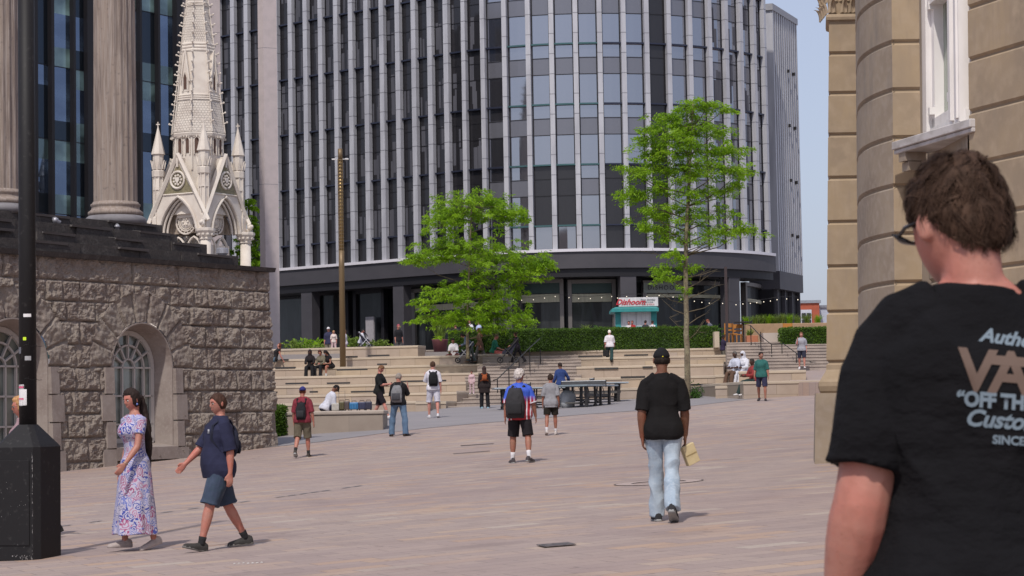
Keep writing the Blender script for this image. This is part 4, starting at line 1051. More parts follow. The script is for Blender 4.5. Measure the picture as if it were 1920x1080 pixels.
# pilaster (front face towards the camera, left side returning)
px0, px1, PY = XP(1548.5, 34), XP(1613, 34)+.25, 34.0
zb_p, ztp = P(1560, 718, PY).z, P(1580, 33, PY).z
zc_ = P(1580, 30, PY).z
def rect(x0, x1, y0, y1): return [(x0, y1), (x0, y0), (x1, y0), (x1, y1)]
JZs = JZ; JZ = [P(1580, y, PY).z for y in (-60, 22, 100.5, 175, 252.8, 333.8, 416.7, 500, 585, 679)]
poly = [(px0+.145, PY+.9), (px0, PY), (px1, PY), (px1, PY+.9)]; poly = poly[::-1]
coursed('pilaster', poly, P(1560, 693, PY).z, P(1580, 36, PY).z, [M_cs, M_csd], .034)
JZ = JZs
bm = B(); cx, hw = (px0+px1)/2, (px1-px0)/2; cyy = PY+.45
def sq(z, g): return [cp3(px0-g, PY-g, z), cp3(px1+g, PY-g, z), cp3(px1+g, PY+1, z), cp3(px0-g+.15, PY+1, z)]
z_ = lambda y: P(1560, y, PY).z
loft(bm, [sq(z_(737), .09), sq(z_(733), .115), sq(z_(724), .14), sq(z_(716), .135), sq(z_(711), .10), sq(z_(706), .075), sq(z_(699), .03), sq(z_(693), 0)]); obj('pilaster_base', bm, M_cs, ch)
bm = B(); loft(bm, [sq(-1.3, .22), sq(z_(868), .22), sq(z_(745), .195), sq(z_(737), .19)]); bevel(bm, .015); obj('pedestal', bm, M_csg, ch)
# capital: necking, acanthus leaves and abacus
bm = B(); loft(bm, [sq(z_(40), 0), sq(z_(38), .05), sq(z_(33), .06), sq(z_(28), .045), sq(z_(26), 0), sq(z_(-55), 0.06), sq(z_(-56), .16), sq(z_(-68), .18)]); obj('capital', bm, M_cs, ch)
bm = B(); random.seed(4)
def leaf(c, d, h, wd):
    sd = V(-d.y, d.x, 0); rows = []
    for j in range(7):
        t = j/6; w_ = wd*(1-.65*t**2); o = .02 + .10*t**3; z = h*t if t < .9 else h*.88
        rows.append([cp3(*(c + sd*(-w_) + d*(o*.7) + V(0,0,z))), cp3(*(c + sd*(-w_*.5) + d*(o+.025) + V(0,0,z+.01))), cp3(*(c + d*o + V(0,0,z))), cp3(*(c + sd*(w_*.5) + d*(o+.025) + V(0,0,z+.01))), cp3(*(c + sd*w_ + d*(o*.7) + V(0,0,z)))])
    loft(bm, rows, False, False)
for row, (y0, h) in enumerate(((25, .22), (4, .26), (-18, .28))):
    for i in range(4): leaf(V(px0 + (px1-px0)*(i+.5*(row % 2)+.25)/4, PY, z_(y0)), V(0,-1,0), h, .075)
    for i in range(4): leaf(V(px0, PY+.12+.22*i, z_(y0)), V(-1,0,0), h, .075)
obj('acanthus_leaves', bm, M_cs, ch)
# curved bay, flat return, window wall, long right wall
A_ = V(XP(1613, 31.2), 31.2, 0); Bq = V(XP(1679, 29.3), 29.3, 0); Cc = V(A_.x-.12, 30.15, 0)
bay = [(5.45, 33.6), (5.22, 32.3)] + [(((1-t)**2*A_ + 2*t*(1-t)*Cc + t*t*Bq).x, ((1-t)**2*A_ + 2*t*(1-t)*Cc + t*t*Bq).y) for t in [i/12 for i in range(13)]]
xr = XP(1731, 29.3)
hi_ = 12.5
coursed('curved_bay', bay[::-1], -1.4, hi_, [M_csg, M_csd], .034)
zs1, zs2 = P(1733, 249, 29.0).z, 0
coursed('bay_return', [(xr, 29.3), (Bq.x, 29.3)], -1.4, hi_, [M_cs, M_csd], .034)
wa0 = V(xr+.09, 29.28, 0); wb0 = V(XP(1820, 27.0), 27.0, 0)
zsill = P(1733, 252, 29.0).z
# wall below the window, recessed, and the right-hand wall
coursed('apron_wall', [(wb0.x, wb0.y), (wa0.x, wa0.y)], -1.4, zsill, [M_csg, M_csd], .034)
r1 = V(XP(1823, 26.85), 26.85, 0); rdir = V(.40, -1.1, 0).normalized()
r2 = r1 + rdir*17
coursed('side_wall', [(r2.x, r2.y), (r1.x, r1.y), (wb0.x+.05, wb0.y+.02)], -1.4, hi_, [M_cs, M_csd], .034)
for nm_, (q0, q1) in (('inner_mass', ((5.9, 30), (16, 60))),):
    bm = B(); box2(bm, cp3(9.9, 33.0, -1.4), cp3(22, 56, hi_)); obj(nm_, bm, M_cs, ch)
bm = B(); prism(bm, [cp3(*(p)) for p in (V(5.0,34.2,hi_), V(Bq.x,29.0,hi_), V(xr,29.0,hi_), V(r1.x,r1.y,hi_), V(r2.x,r2.y,hi_), V(25,15,hi_), V(25,40,hi_))], V(0,0,.6)); obj('cornice', bm, M_cs, ch)
# sill slab protruding in front of the return
sA, sB = V(XP(1676, 29.0), 29.0, 0), V(XP(1824, 26.7), 26.7, 0)
zl0 = P(1676, 268, 29.0).z
bm = B(); d = (sB-sA).normalized(); n_ = V(d.y, -d.x, 0)
if n_.x > 0: n_ = -n_
inn = -n_*.45
lo = [sA + V(.0,.0,0), sB, sB+inn, sA+inn]
prism(bm, [cp3(p.x, p.y, zl0-.10) for p in lo], V(0,0,.11)); prism(bm, [cp3((p-n_*.03*(i<2)).x, (p-n_*.03*(i<2)).y, zl0-.16) for i, p in enumerate(lo)], V(0,0,.058))
bevel(bm, .01); win_ = None
M_lead = mat('pale_lead_sill', (.50,.47,.46), .7, noise_=[((3,3,6),(.36,.33,.31),.42,.62)])
sill = obj('window_sill', bm, M_lead, ch)
bm = B(); 
for k in range(2):
    q = sA.lerp(sB, .05) ; prism(bm, [cp3(*(q + d*(x) + n_*(-.05-.05*k) + V(0,0,zl0-.16-.13*k))) for x in (0, .22)] + [cp3(*(q + d*x + n_*(-.05-.05*k) + V(0,0,zl0-.28-.13*k))) for x in (.22, 0)], -n_*.3)
obj('bracket', bm, M_csg, sill)
# white sash window
M_wp = mat('white_paint', (.74,.71,.69), .5, noise_=[((4,4,1.5),(.66,.63,.61),.45,.7)])
M_wgl = glass_mat('sash_glass', (.10,.115,.09), (.75,.78,.76), .04, .22, (3,3,.5), .4)
wdir = (wb0-wa0); L = wdir.length; wdir = wdir.normalized(); wno = V(wdir.y, -wdir.x, 0)
if wno.x > 0: wno = -wno
wz0 = zl0+.02; wz1 = wz0 + 4.6
def wp(u, o, z): q = wa0 + wdir*u + wno*o; return cp3(q.x, q.y, z)
def wbox(bm, u0, u1, o0, o1, z0, z1): loft(bm, [[wp(u0,o0,z0), wp(u1,o0,z0), wp(u1,o1,z0), wp(u0,o1,z0)], [wp(u0,o0,z1), wp(u1,o0,z1), wp(u1,o1,z1), wp(u0,o1,z1)]]); bmesh.ops.recalc_face_normals(bm, faces=bm.faces[:])
bm = B()
wbox(bm, -.02, .22, -.2, .06, wz0, wz1); wbox(bm, L-.62, L-.02, -.2, .10, wz0, wz1); wbox(bm, 0, L, -.2, .02, wz0, wz0+.16)
wn_ = obj('window', bm, M_wp, ch)
bm = B()
wbox(bm, .22, .38, -.2, -.02, wz0+.1, wz1); wbox(bm, L-.78, L-.60, -.2, -.0, wz0+.1, wz1); wbox(bm, .22, L-.6, -.2, -.02, wz0+.14, wz0+.30); wbox(bm, .22, L-.6, -.16, .04, wz0+1.86, wz0+1.95)
wbox(bm, L-.40, L-.30, -.02, .15, wz0+.05, wz1); wbox(bm, L-.16, L-.06, -.02, .13, wz0+.05, wz1)
for zz in (wz0+.35, wz0+1.7): wbox(bm, L-.72, L-.52, .0, .09, zz, zz+.12); wbox(bm, .28, .38, -.02, .05, zz+(.1 if zz > wz0+1 else 0), zz+.10+(.1 if zz > wz0+1 else 0))
obj('sash', bm, M_wp, wn_)
bm = B(); wbox(bm, .3, L-.7, -.22, -.15, wz0+.2, wz1); obj('pane', bm, M_wgl, wn_)
bm = B(); prism(bm, [wp(-.1, -.3, wz0-.3), wp(L+.05, -.3, wz0-.3), wp(L+.05, -.3, hi_), wp(-.1, -.3, hi_)], -V(wno.x, wno.y, 0)*.3); obj('window_backing', bm, M_csd, wn_)

# the old walls lean back very slightly (about one degree), the pilaster tapers a little more
for o in list(ch.children_recursive):
    if o.type != 'MESH': continue
    pil = o.name.startswith(('pilaster', 'capital', 'acanthus'))
    for v in o.data.vertices:
        zz = v.co.z + cl_.z - .45; v.co.x += .0175*zz
        if pil and zz > -.3: v.co.x += .016*(zz+.3)*(1 if v.co.x + cl_.x < cx else .25)
# ---------------------------------------------------------------- trees, hedges, planting
def leaf_mat(name, c1, c2, trans=.35):
    m = bpy.data.materials.new(name); m.use_nodes = True
    n, l = m.node_tree.nodes, m.node_tree.links; b = n['Principled BSDF']; b.inputs['Roughness'].default_value = .55; b.inputs['Specular IOR Level'].default_value = .3
    gi = n.new('ShaderNodeNewGeometry'); tc = n.new('ShaderNodeTexCoord')
    t = n.new('ShaderNodeTexNoise'); t.inputs['Scale'].default_value = 1.1; t.inputs['Detail'].default_value = 3; l.new(tc.outputs['Object'], t.inputs['Vector'])
    ad = n.new('ShaderNodeMath'); ad.operation = 'MULTIPLY_ADD'; ad.inputs[1].default_value = .45; l.new(gi.outputs['Random Per Island'], ad.inputs[0])
    r = n.new('ShaderNodeMapRange'); r.inputs['From Min'].default_value = .3; r.inputs['From Max'].default_value = .7; r.inputs['To Max'].default_value = .6; l.new(t.outputs['Fac'], r.inputs['Value']); l.new(r.outputs[0], ad.inputs[2])
    mx = n.new('ShaderNodeMix'); mx.data_type = 'RGBA'; l.new(ad.outputs[0], mx.inputs['Factor']); mx.inputs['A'].default_value = (*c1, 1); mx.inputs['B'].default_value = (*c2, 1)
    l.new(mx.outputs['Result'], b.inputs['Base Color'])
    tr = n.new('ShaderNodeBsdfTranslucent'); l.new(mx.outputs['Result'], tr.inputs['Color'])
    ms = n.new('ShaderNodeMixShader'); ms.inputs[0].default_value = trans; l.new(b.outputs[0], ms.inputs[1]); l.new(tr.outputs[0], ms.inputs[2]); l.new(ms.outputs[0], n['Material Output'].inputs[0])
    return m
M_leaf = leaf_mat('honey_locust_leaves', (.115,.25,.010), (.34,.55,.022), .5)
M_leafd = leaf_mat('dark_leaves', (.022,.065,.012), (.07,.15,.02), .3)
M_hedge = leaf_mat('hedge_leaves', (.038,.088,.010), (.105,.19,.017), .25)
M_fern = leaf_mat('bright_fronds', (.10,.17,.02), (.24,.32,.06), .35)
M_trunk = mat('mottled_bark', (.16,.125,.08), .9, noise_=[((5,5,2), (.24,.21,.13), .45, .6), (14, (.09,.07,.05), .5, .7)], bump=[(25,.6,.01)])
M_twig = mat('twig_bark', (.11,.085,.05), .9)
def leafquad(bm, c, d, w_, L, up=None):
    s = d.cross(up or V(random.uniform(-1,1), random.uniform(-1,1), random.uniform(-.4,1)))
    if s.length < 1e-4: return
    s = s.normalized()*w_; e = d*L
    bm.faces.new([bm.verts.new(p) for p in (c, c+e*.4+s, c+e, c+e*.4-s)])
def tree(base, top, pads, n_leaf, r0, label, seed=1, droop=.6, twigs=(), lw=.021, ll=.17, name='honey_locust', trunk_pts=None, m=None, depth=1.0, group=None):
    """pads: (px, py, half width px, half height px, depth offset m, weight) foliage clouds measured in the photograph"""
    random.seed(seed); Y = base.y; root = empty(name, base, 0, label, 'tree', group); sc_ = Y/F
    pts = [V(0,0,-.1)] + [V(*(p-base)) for p in (trunk_pts or [])] + [top-base]
    n = len(pts); bm = B(); fine = []
    for i in range(len(pts)-1):
        for j in range(6): fine.append(pts[i].lerp(pts[i+1], j/6))
    fine.append(pts[-1]); N = len(fine)
    for i, p in enumerate(fine): p.x += .03*noise.noise(V(i*.7, seed, 0)); p.y += .03*noise.noise(V(i*.7, seed, 5))
    tube(bm, fine, [r0*(1-.85*i/N)**.8 + .008 + (.2*r0 if i == 0 else 0) for i in range(N)], 10); tk = obj('trunk', bm, M_trunk, root, True)
    lb = B(); cr = B(); tot = sum(p[5] for p in pads)
    def at_trunk(z):
        q = min(fine, key=lambda p: abs(p.z - z)); return q.copy()
    for (px, py, hw, hh, dy, wt) in pads:
        c = P(px, py, Y+dy) - base; hw *= sc_*1.05; hh *= sc_*1.45; k = int(n_leaf*wt/tot); hd = max(.5, min(hw, 1.9)*depth)
        st = at_trunk(max(.6, c.z - abs(c.x)*.35 - .3))
        mid = st.lerp(c, .55) + V(0,0,-.1*abs(c.x-st.x)); rr = r0*.28
        tube(lb, [st, mid, c], [rr, rr*.6, rr*.3], 5)
        subs = max(4, int(k/38)); k2 = k//subs
        for s in range(subs):
            # a spray of drooping leaves along a twig
            u = V(random.gauss(0,.52), random.gauss(0,.48), random.gauss(0,.50)); 
            q = c + V(u.x*hw, u.y*hd, u.z*hh - .10*hw*(u.x**2))
            dirn = V(q.x-st.x, (q.y-st.y)*.8, 0); dirn = dirn.normalized() if dirn.length > .1 else V(1,0,0)
            dirn = (Matrix.Rotation(random.gauss(0,.9), 3, 'Z') @ dirn); tl_ = random.uniform(.35,.75)*min(1, .35+hw*.45)
            a = q - dirn*tl_*.5; b_ = q + dirn*tl_*.5 + V(0,0,-.12*tl_)
            tube(lb, [c.lerp(a,.02), a, b_], [.006,.005,.003], 3, cap=False)
            for _ in range(k2):
                t = random.random(); o = V(random.gauss(0,.07), random.gauss(0,.07), random.gauss(0,.045)); p = a.lerp(b_, t) + o
                sd = V(-dirn.y, dirn.x, 0)*random.choice((-1,1)); d = (sd*random.uniform(.4,1) + dirn*random.uniform(-.2,.8) + V(0,0,-random.uniform(.0, droop*1.6))).normalized()
                leafquad(cr, p, d, lw*random.uniform(.7,1.3), ll*random.uniform(.6,1.25))
    for (x0, y0, x1, y1) in twigs:
        a, b_ = P(x0, y0, Y)-base, P(x1, y1, Y+random.uniform(-.5,.5))-base; md = a.lerp(b_, .5)+V(0,0,random.uniform(-.12,.12))
        tube(lb, [a, md, b_], [.022,.014,.006], 5)
        for _ in range(5): t = random.uniform(.3,1); q = a.lerp(b_, t); tube(lb, [q, q+V(random.uniform(-.35,.45)*math.copysign(1, b_.x-a.x)+.1, random.uniform(-.3,.3), random.uniform(-.1,.35))], [.007,.004], 3)
    obj('branches', lb, M_twig, root, True); obj('crown', cr, m or M_leaf, root)
    return root
# left tree
Yl = 92; bl_ = P(877, 668, Yl); 
tree(bl_, P(885, 372, Yl), [(886,388,68,20,0,2.6),(850,400,36,18,.8,1),(955,400,28,12,-.3,.8),(985,410,8,5,0,.12),(915,375,35,10,.4,.7),(830,425,32,20,-.5,.8),(820,470,52,17,0,1.7),(775,483,22,7,-.3,.35),(880,462,55,20,.8,1.6),(925,480,48,24,-.5,1.6),(985,490,45,16,0,1.5),(1018,498,20,12,.2,.6),(975,515,40,9,-.3,.5),(900,520,40,17,.6,.7),
 (835,552,46,13,-.4,1.0),(790,565,18,6,0,.2),(870,545,36,15,.5,.8),(920,560,42,18,0,.9),(812,594,42,9,.2,.7),(860,598,34,16,-.3,.8),(905,590,38,18,.2,.8),(955,585,36,16,.0,.8),(975,600,25,9,-.2,.4),(955,545,30,16,.3,.5),(925,612,24,8,0,.35)],
 38000, .065, 'broad bright green honey locust on the upper terrace in front of the building entrance', 3, trunk_pts=[P(876,600,Yl), P(880,500,Yl)], group='young honey locust trees')
Yr = 74; g_ = G(1290, 748, Yr, .08); br = Vector((g_.x, g_.y, g_.z))
tree(br, P(1300, 190, br.y), [(1330,194,32,9,0,.6),(1362,203,12,5,.2,.2),(1283,203,32,10,.2,.6),(1255,222,28,13,0,.7),(1225,248,30,13,-.3,.7),(1204,262,16,6,0,.2),(1300,235,42,26,.2,1.6),(1345,243,34,9,.3,.5),(1270,268,46,24,-.3,1.5),(1225,290,32,14,.2,.8),(1330,285,30,14,0,.6),(1372,280,30,8,.1,.55),(1350,315,46,14,-.2,1.2),(1385,325,22,7,.2,.3),
 (1280,318,48,24,.3,1.5),(1232,312,30,10,0,.5),(1188,322,32,8,-.2,.5),(1165,314,9,3,0,.08),(1192,362,32,14,.1,.8),(1235,352,28,16,.2,.7),(1210,395,28,11,-.1,.45),(1300,360,34,18,-.3,.6),(1345,358,30,9,.2,.4),(1385,345,20,6,.1,.2),(1255,395,38,18,.3,.9),(1225,425,28,10,0,.5),(1295,410,36,20,.0,.7),(1345,395,30,9,.3,.35),
 (1375,400,14,5,0,.12),(1365,430,42,10,.1,.8),(1400,428,13,5,.2,.16),(1330,445,28,10,-.2,.3),(1270,440,36,12,.2,.5),(1265,475,26,10,0,.35),(1238,505,26,7,.1,.3),(1255,520,28,7,-.1,.3),(1290,500,16,16,.2,.3),(1280,545,14,8,0,.12)],
 32000, .105, 'tall slender bright green honey locust with a pale trunk rising from the lower paving', 8, trunk_pts=[P(1287,600,br.y), P(1285,480,br.y), P(1292,340,br.y)],
 twigs=[(1290,560,1345,535),(1290,585,1350,560),(1288,610,1330,585),(1290,540,1330,515),(1286,590,1240,560),(1287,570,1230,545),(1288,620,1255,595),(1290,520,1345,505),(1288,640,1322,600),(1290,470,1330,455),(1286,480,1200,470),(1286,455,1230,430)], lw=.019, ll=.145, group='young honey locust trees')
# base planting of the slender tree
random.seed(2); root = empty('shrub', (br.x+.25, br.y+.1, br.z), 0, 'small dark green shrub at the foot of the slender tree', 'shrub'); bm = B()
for _ in range(500): leafquad(bm, V(random.gauss(0,.13), random.gauss(0,.12), abs(random.gauss(.05,.22))), V(random.uniform(-1,1), random.uniform(-1,1), random.uniform(0,1)).normalized(), .02, .10)
obj('foliage', bm, M_leafd, root)
# tree behind the memorial
Yt = 128; bt = P(468, 640, Yt)
tree(bt, P(466, 372, Yt), [(466,395,18,26,0,1),(480,440,16,30,.4,1),(462,470,22,28,0,1.2),(485,490,14,24,0,.8),(470,520,20,26,0,1),(500,430,14,26,.8,.6)], 4500, .12, 'green tree seen between the white memorial and the pale pier', 5, lw=.05, ll=.28, name='street_tree')
# ---- clipped hedges
def hedge(pa, pb_, h, depth, label, n_leaf=9000, seed=1):
    d = (pb_-pa); d.z = 0; L = d.length; root = empty('hedge', pa, math.atan2(d.y, d.x), label, 'hedge', 'clipped box hedges'); random.seed(seed)
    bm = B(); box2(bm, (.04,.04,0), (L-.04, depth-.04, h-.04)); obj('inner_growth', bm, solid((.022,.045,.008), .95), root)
    bm = B()
    for _ in range(n_leaf):
        r_ = random.random()
        if r_ < .58: p = V(random.uniform(0,L), random.uniform(-.02,.05), random.uniform(0,h)); nr = V(0,-1,0)
        elif r_ < .86: p = V(random.uniform(0,L), random.uniform(0,depth), h+random.uniform(-.05,.025)); nr = V(0,0,1)
        else: sx = random.choice((0,1)); p = V(sx*L + random.uniform(-.03,.03), random.uniform(0,depth), random.uniform(0,h)); nr = V(1 if sx else -1,0,0)
        p += nr*.03*noise.noise(p*2.2)*1.5
        dd = (nr*random.uniform(.1,.9)+V(random.uniform(-1,1), random.uniform(-1,1), random.uniform(-.6,1))).normalized(); leafquad(bm, p, dd, .022, .075)
    obj('foliage', bm, M_hedge, root); return root
zh = P(1380, 651.5, 97).z
ha, hb = P(843, 651, 97.5), P(1345, 651, 97.5); ha.z = hb.z = zh
hedge(ha, hb, P(1345, 612, 97.5).z-zh, 1.2, 'long clipped green hedge in front of the restaurant kiosk', 17000)
ha, hb = P(1467, 651, 94.9), P(1640, 652, 94.9); ha.z = hb.z = P(1480, 651, 94.9).z
hedge(ha, hb, P(1500, 615, 94.9).z-ha.z, 1.2, 'clipped green hedge at the right beside the handrailed steps', 7000, 2)
hp = P(507, 800, 60); ha, hb = V(XP(506,60), 60.3, gz(-6.5,60)), V(XP(529,62.6)+.1, 62.6, gz(-6.3,62)); hb.z = ha.z
hedge(V(XP(500,60.5), 61.3, gz(-6.6,61)-.1), V(XP(534,61.6)+.0, 62.1, 0), .98, .9, 'small dark hedge squeezed between the old stone wall and the luggage bench', 3000, 3)
bm = B(); pz = P(1345, 622, 96.6); box2(bm, (XP(1340.5,96.6), 96.4, zh), (XP(1349.5,96.6), 97.2, pz.z)); tag(obj('gate_pier', bm, M_cope), 'slim pale stone pier at the right end of the long hedge', 'pier')
# ---- plants
def fronds(name, p, n, h, spread, m, label, cat='plant', pot=None, group=None, wd=.03, seed=1, leafy=False):
    random.seed(seed); root = empty(name, p, 0, label, cat, group); z0 = 0
    if pot:
        r_, ph_, col = pot; bm = B(); lathe(bm, [(0,r_*.75),(ph_*.9,r_),(ph_,r_*1.06),(ph_-.02,r_*.9),(ph_-.1,r_*.85)], (0,0,0), 16); obj('pot', bm, solid(col), root, True); z0 = ph_*.9
    bm = B()
    for _ in range(n):
        a = random.uniform(0, 2*math.pi); L = h*random.uniform(.6,1.1); out = spread*random.uniform(.3,1.1); pv = V(random.gauss(0,.06)*spread*2, random.gauss(0,.06)*spread*2, z0); w_ = wd*random.uniform(.7,1.3)
        sd = V(-math.sin(a), math.cos(a), 0); prev = None
        for j in range(5):
            t = j/4; q = pv + V(math.cos(a)*out*t**1.6, math.sin(a)*out*t**1.6, L*(t - .35*t**2.6)); ww = w_*(1-t)*(.4+1.8*t if t < .5 else 1.3)
            cur = (bm.verts.new(q-sd*ww), bm.verts.new(q+sd*ww))
            if prev: bm.faces.new((prev[0], prev[1], cur[1], cur[0]))
            prev = cur
            if leafy:
                for _k in range(4): leafquad(bm, q+V(random.gauss(0,.05),random.gauss(0,.05),0), V(random.uniform(-1,1),random.uniform(-1,1),random.uniform(-.5,.7)).normalized(), .05, .17)
    obj('foliage', bm, m, root); return root
fronds('potted_palm', V(XP(826,101), 101, ZU), 70, 1.5, .75, M_fern, 'spiky yellow green palm in a round maroon pot left of the hedge', 'potted plant', (.38,.62,(.13,.04,.045)), seed=1)
pls = [(560,652,112,60,1.1,.9,'low ferny shrub beside the pale pier at the building front'),(580,650,114,80,1.25,1.0,'bushy fern in front of the dark left column of the building'),(598,650,113,40,.9,.6,'smaller ferny clump left of the man in a white cap'),(659,648,112,60,1.4,.6,'tall ferny plant right of the brown light column'),(708,646,114,90,1.15,.75,'broad-leaved yellow green plant beside the grey door panel')]
for i, (px, py, Y, n, h, s, lb_) in enumerate(pls): fronds('fern', V(XP(px,Y), Y, ZU), n//2, h*1.35, s*.85, M_fern if i != 1 else M_leaf, lb_, group='planting along the building front', wd=.035, seed=10+i, leafy=True)
# planters behind the hedge and leafy plants in the restaurant windows
kp = [(955,112,'tan planter with grassy green plants under the left tree',1.4),(985,112,'tan planter with feathery plants, right of the one under the left tree',1.0),(1100,110,'small tan planter of grasses left of the kiosk',.9),(1130,113,'low green plants just left of the kiosk',.8),(1245,112,'tan planter of grasses right of the kiosk',1.0)]
for i, (px, Y, lb_, s) in enumerate(kp):
    root = fronds('planter', V(XP(px,Y), Y, ZU), 90, 1.15, .5*s, M_leaf if i % 2 else M_fern, lb_, 'planter', group='planters along the hedge', seed=20+i); bm = B(); box2(bm, (-.45*s,-.2,0), (.45*s,.2,.85)); bevel(bm,.02); obj('box', bm, solid((.36,.22,.12)), root)
    for o in root.children:
        if o.name.startswith('foliage'): o.location.z = .8
ip = [(1000,140.5,2.9),(1025,140,2.3),(1080,137.3,2.6),(1108,137.2,3.6),(1135,137.3,3.0),(1222,138.2,2.8),(1255,138.6,2.6),(1320,140,3.2),(1345,141.5,3.6)]
for i, (px, Y, h) in enumerate(ip):
    fronds('leafy_plant', V(XP(px,Y-2.9), Y-2.9, ZU), 26, h, .9, M_leafd, ['leafy plant left of the centre post in the first big restaurant window','low leafy plant in the first restaurant window','dark leafy plant at the left of the second restaurant window','tall leafy plant in the middle of the second restaurant window','leafy plant at the right of the second restaurant window','leafy plant just right of the kiosk','leafy plant behind the slender tree trunk','tall leafy plant right of the slender tree','tallest dark green plant beside the right-hand column'][i], group='leafy plants at the restaurant windows', seed=30+i, leafy=True)
# right terrace planting and grasses
rp = [(1403,100,.9),(1418,100,1.0),(1432,100.1,1.1),(1444,100.2,1.1),(1456,100.2,1.0),(1468,100.2,1.15),(1482,100.3,1.1),(1498,100.3,.95),(1516,100.4,1.1),(1536,100.4,1.0)]
for i, (px, Y, h) in enumerate(rp):
    fronds('grass_planting', V(XP(px,Y), Y, 3.86), 110, h*.72, .5, M_fern if i % 3 else M_leaf, 'clump of feathery grass number %s of the row above the right-hand steps' % ('one two three four five six seven eight nine ten'.split()[i]) if False else ['feathery grass clump nearest the black post at the right terrace','feathery grass clump above the terracotta box','feathery grass clump left of the pale stone planter','feathery grass clump above the left edge of the pale stone planter','feathery grass clump above the pale stone planter','feathery grass clump at the left end of the right-hand hedge','feathery grass clump below the corner of the tower','feathery grass clump below the left edge of the brick building','feathery grass clump in front of the red brick wall','feathery grass clump touching the stone pilaster'][i], 'plant', group='grasses in the long trough', seed=50+i, wd=.011)
bm = B(); box2(bm, (XP(1398,100), 99.6, 2.8), (XP(1600,100), 100.9, 3.9)); bevel(bm,.02); tag(obj('timber_trough', bm, solid((.34,.22,.13))), 'long tan timber trough of grasses behind the right-hand steps', 'planter')
# ---------------------------------------------------------------- street furniture
M_post = mat('black_post_paint', (.010,.009,.010), .6, spec=.3, noise_=[(18,(.03,.028,.028),.6,.72),(60,(.09,.085,.085),.74,.78)], bump=[(30,.08,.002)])
# near lamp post with a hexagonal cabinet base at the left edge
lb_ = G(50, 1047, 22, .1); YLP = lb_.y
lp = empty('lamp_post', lb_, 0, 'thick black lamp post with a faceted cabinet base at the left edge', 'lamp post')
k = YLP/F
xc = P(52, 700, YLP).x; lp.location.x = xc
bm = B(); zf = lambda y: P(52, y, YLP).z - lb_.z
rp_ = 15.8*k
tube(bm, [V(0,0,zf(850)), V(0,0,zf(400)), V(-.0,0,zf(-160))], [rp_*1.04, rp_*1.0, rp_*.98], 28); obj('pole', bm, M_post, lp, True)
hexr = 60*k; ang = R(12)
def hx(r, z, n=6): return [V(r*math.cos(ang+i*2*math.pi/n), r*math.sin(ang+i*2*math.pi/n), z) for i in range(n)]
ang = R(-62)
def sq4(r, z, ch=.28):
    out = []
    for i in range(4):
        a = ang + i*math.pi/2
        for s in (-ch, ch): out.append(V(r*math.cos(a+s), r*math.sin(a+s), z))
    return out
bm = B(); loft(bm, [sq4(hexr, -.05, .12), sq4(hexr, zf(838), .12), sq4(hexr*.93, zf(833), .12), sq4(rp_*1.15, zf(796), .3)]); bevel(bm, .006); base_ = obj('cabinet_base', bm, M_post, lp)
bm = B(); loft(bm, [ringp(V(0,0,zf(838)), V(1,0,0), V(0,1,0), hexr*.97, hexr*.97, 4, 2, ang+math.pi/4*0), ringp(V(0,0,zf(838))+V(0,0,.006), V(1,0,0), V(0,1,0), hexr*.97, hexr*.97, 4, 2, ang)]); obj('rim', bm, M_post, base_)
# cabinet door on the left face, hinges, chips of bare metal
a0, a1 = ang-math.pi/2*1, ang; 
fA, fB = V(hexr*math.cos(ang-math.pi/2+.12), hexr*math.sin(ang-math.pi/2+.12), 0), V(hexr*math.cos(ang-.12), hexr*math.sin(ang-.12), 0)
fn = V((fB-fA).y, -(fB-fA).x, 0).normalized()
def fp(t, z, o=0): return fA.lerp(fB, t) + fn*o + V(0,0,z)
bm = B(); prism(bm, [fp(.06,zf(862),.002), fp(.90,zf(862),.002), fp(.90,zf(1020),.002), fp(.06,zf(1020),.002)], fn*.008); bevel(bm,.003); obj('cabinet_door', bm, M_post, base_)
M_bare = mat('bare_metal', (.42,.40,.39), .5, .2)
bm = B(); random.seed(12)
for _ in range(34):
    z = zf(random.uniform(850,1040)); t = .985+random.uniform(-.006,.006); s = random.uniform(.003,.010); prism(bm, [fp(t+random.uniform(-.012,.012), z+dz*s*2.2, .004) + V(0,0,0) for dz in (-1,0,1)] , V(0,0,0)+fn*.001)
for _ in range(20):
    z = zf(random.uniform(880,1044)); t = random.uniform(.08,.9); s = random.uniform(.002,.005); prism(bm, [fp(t,z,.012), fp(t+s*2,z+s,.012), fp(t+s,z-s*2,.012)], fn*.001)
for _ in range(26):
    t = random.uniform(.4,.98); z = zf(random.uniform(1037,1046)); s = random.uniform(.004,.012); prism(bm, [fp(t,z,.003), fp(t+s*2,z+s*.4,.003), fp(t+s,z-s,.003)], fn*.001)
obj('paint_chips', bm, M_bare, base_)
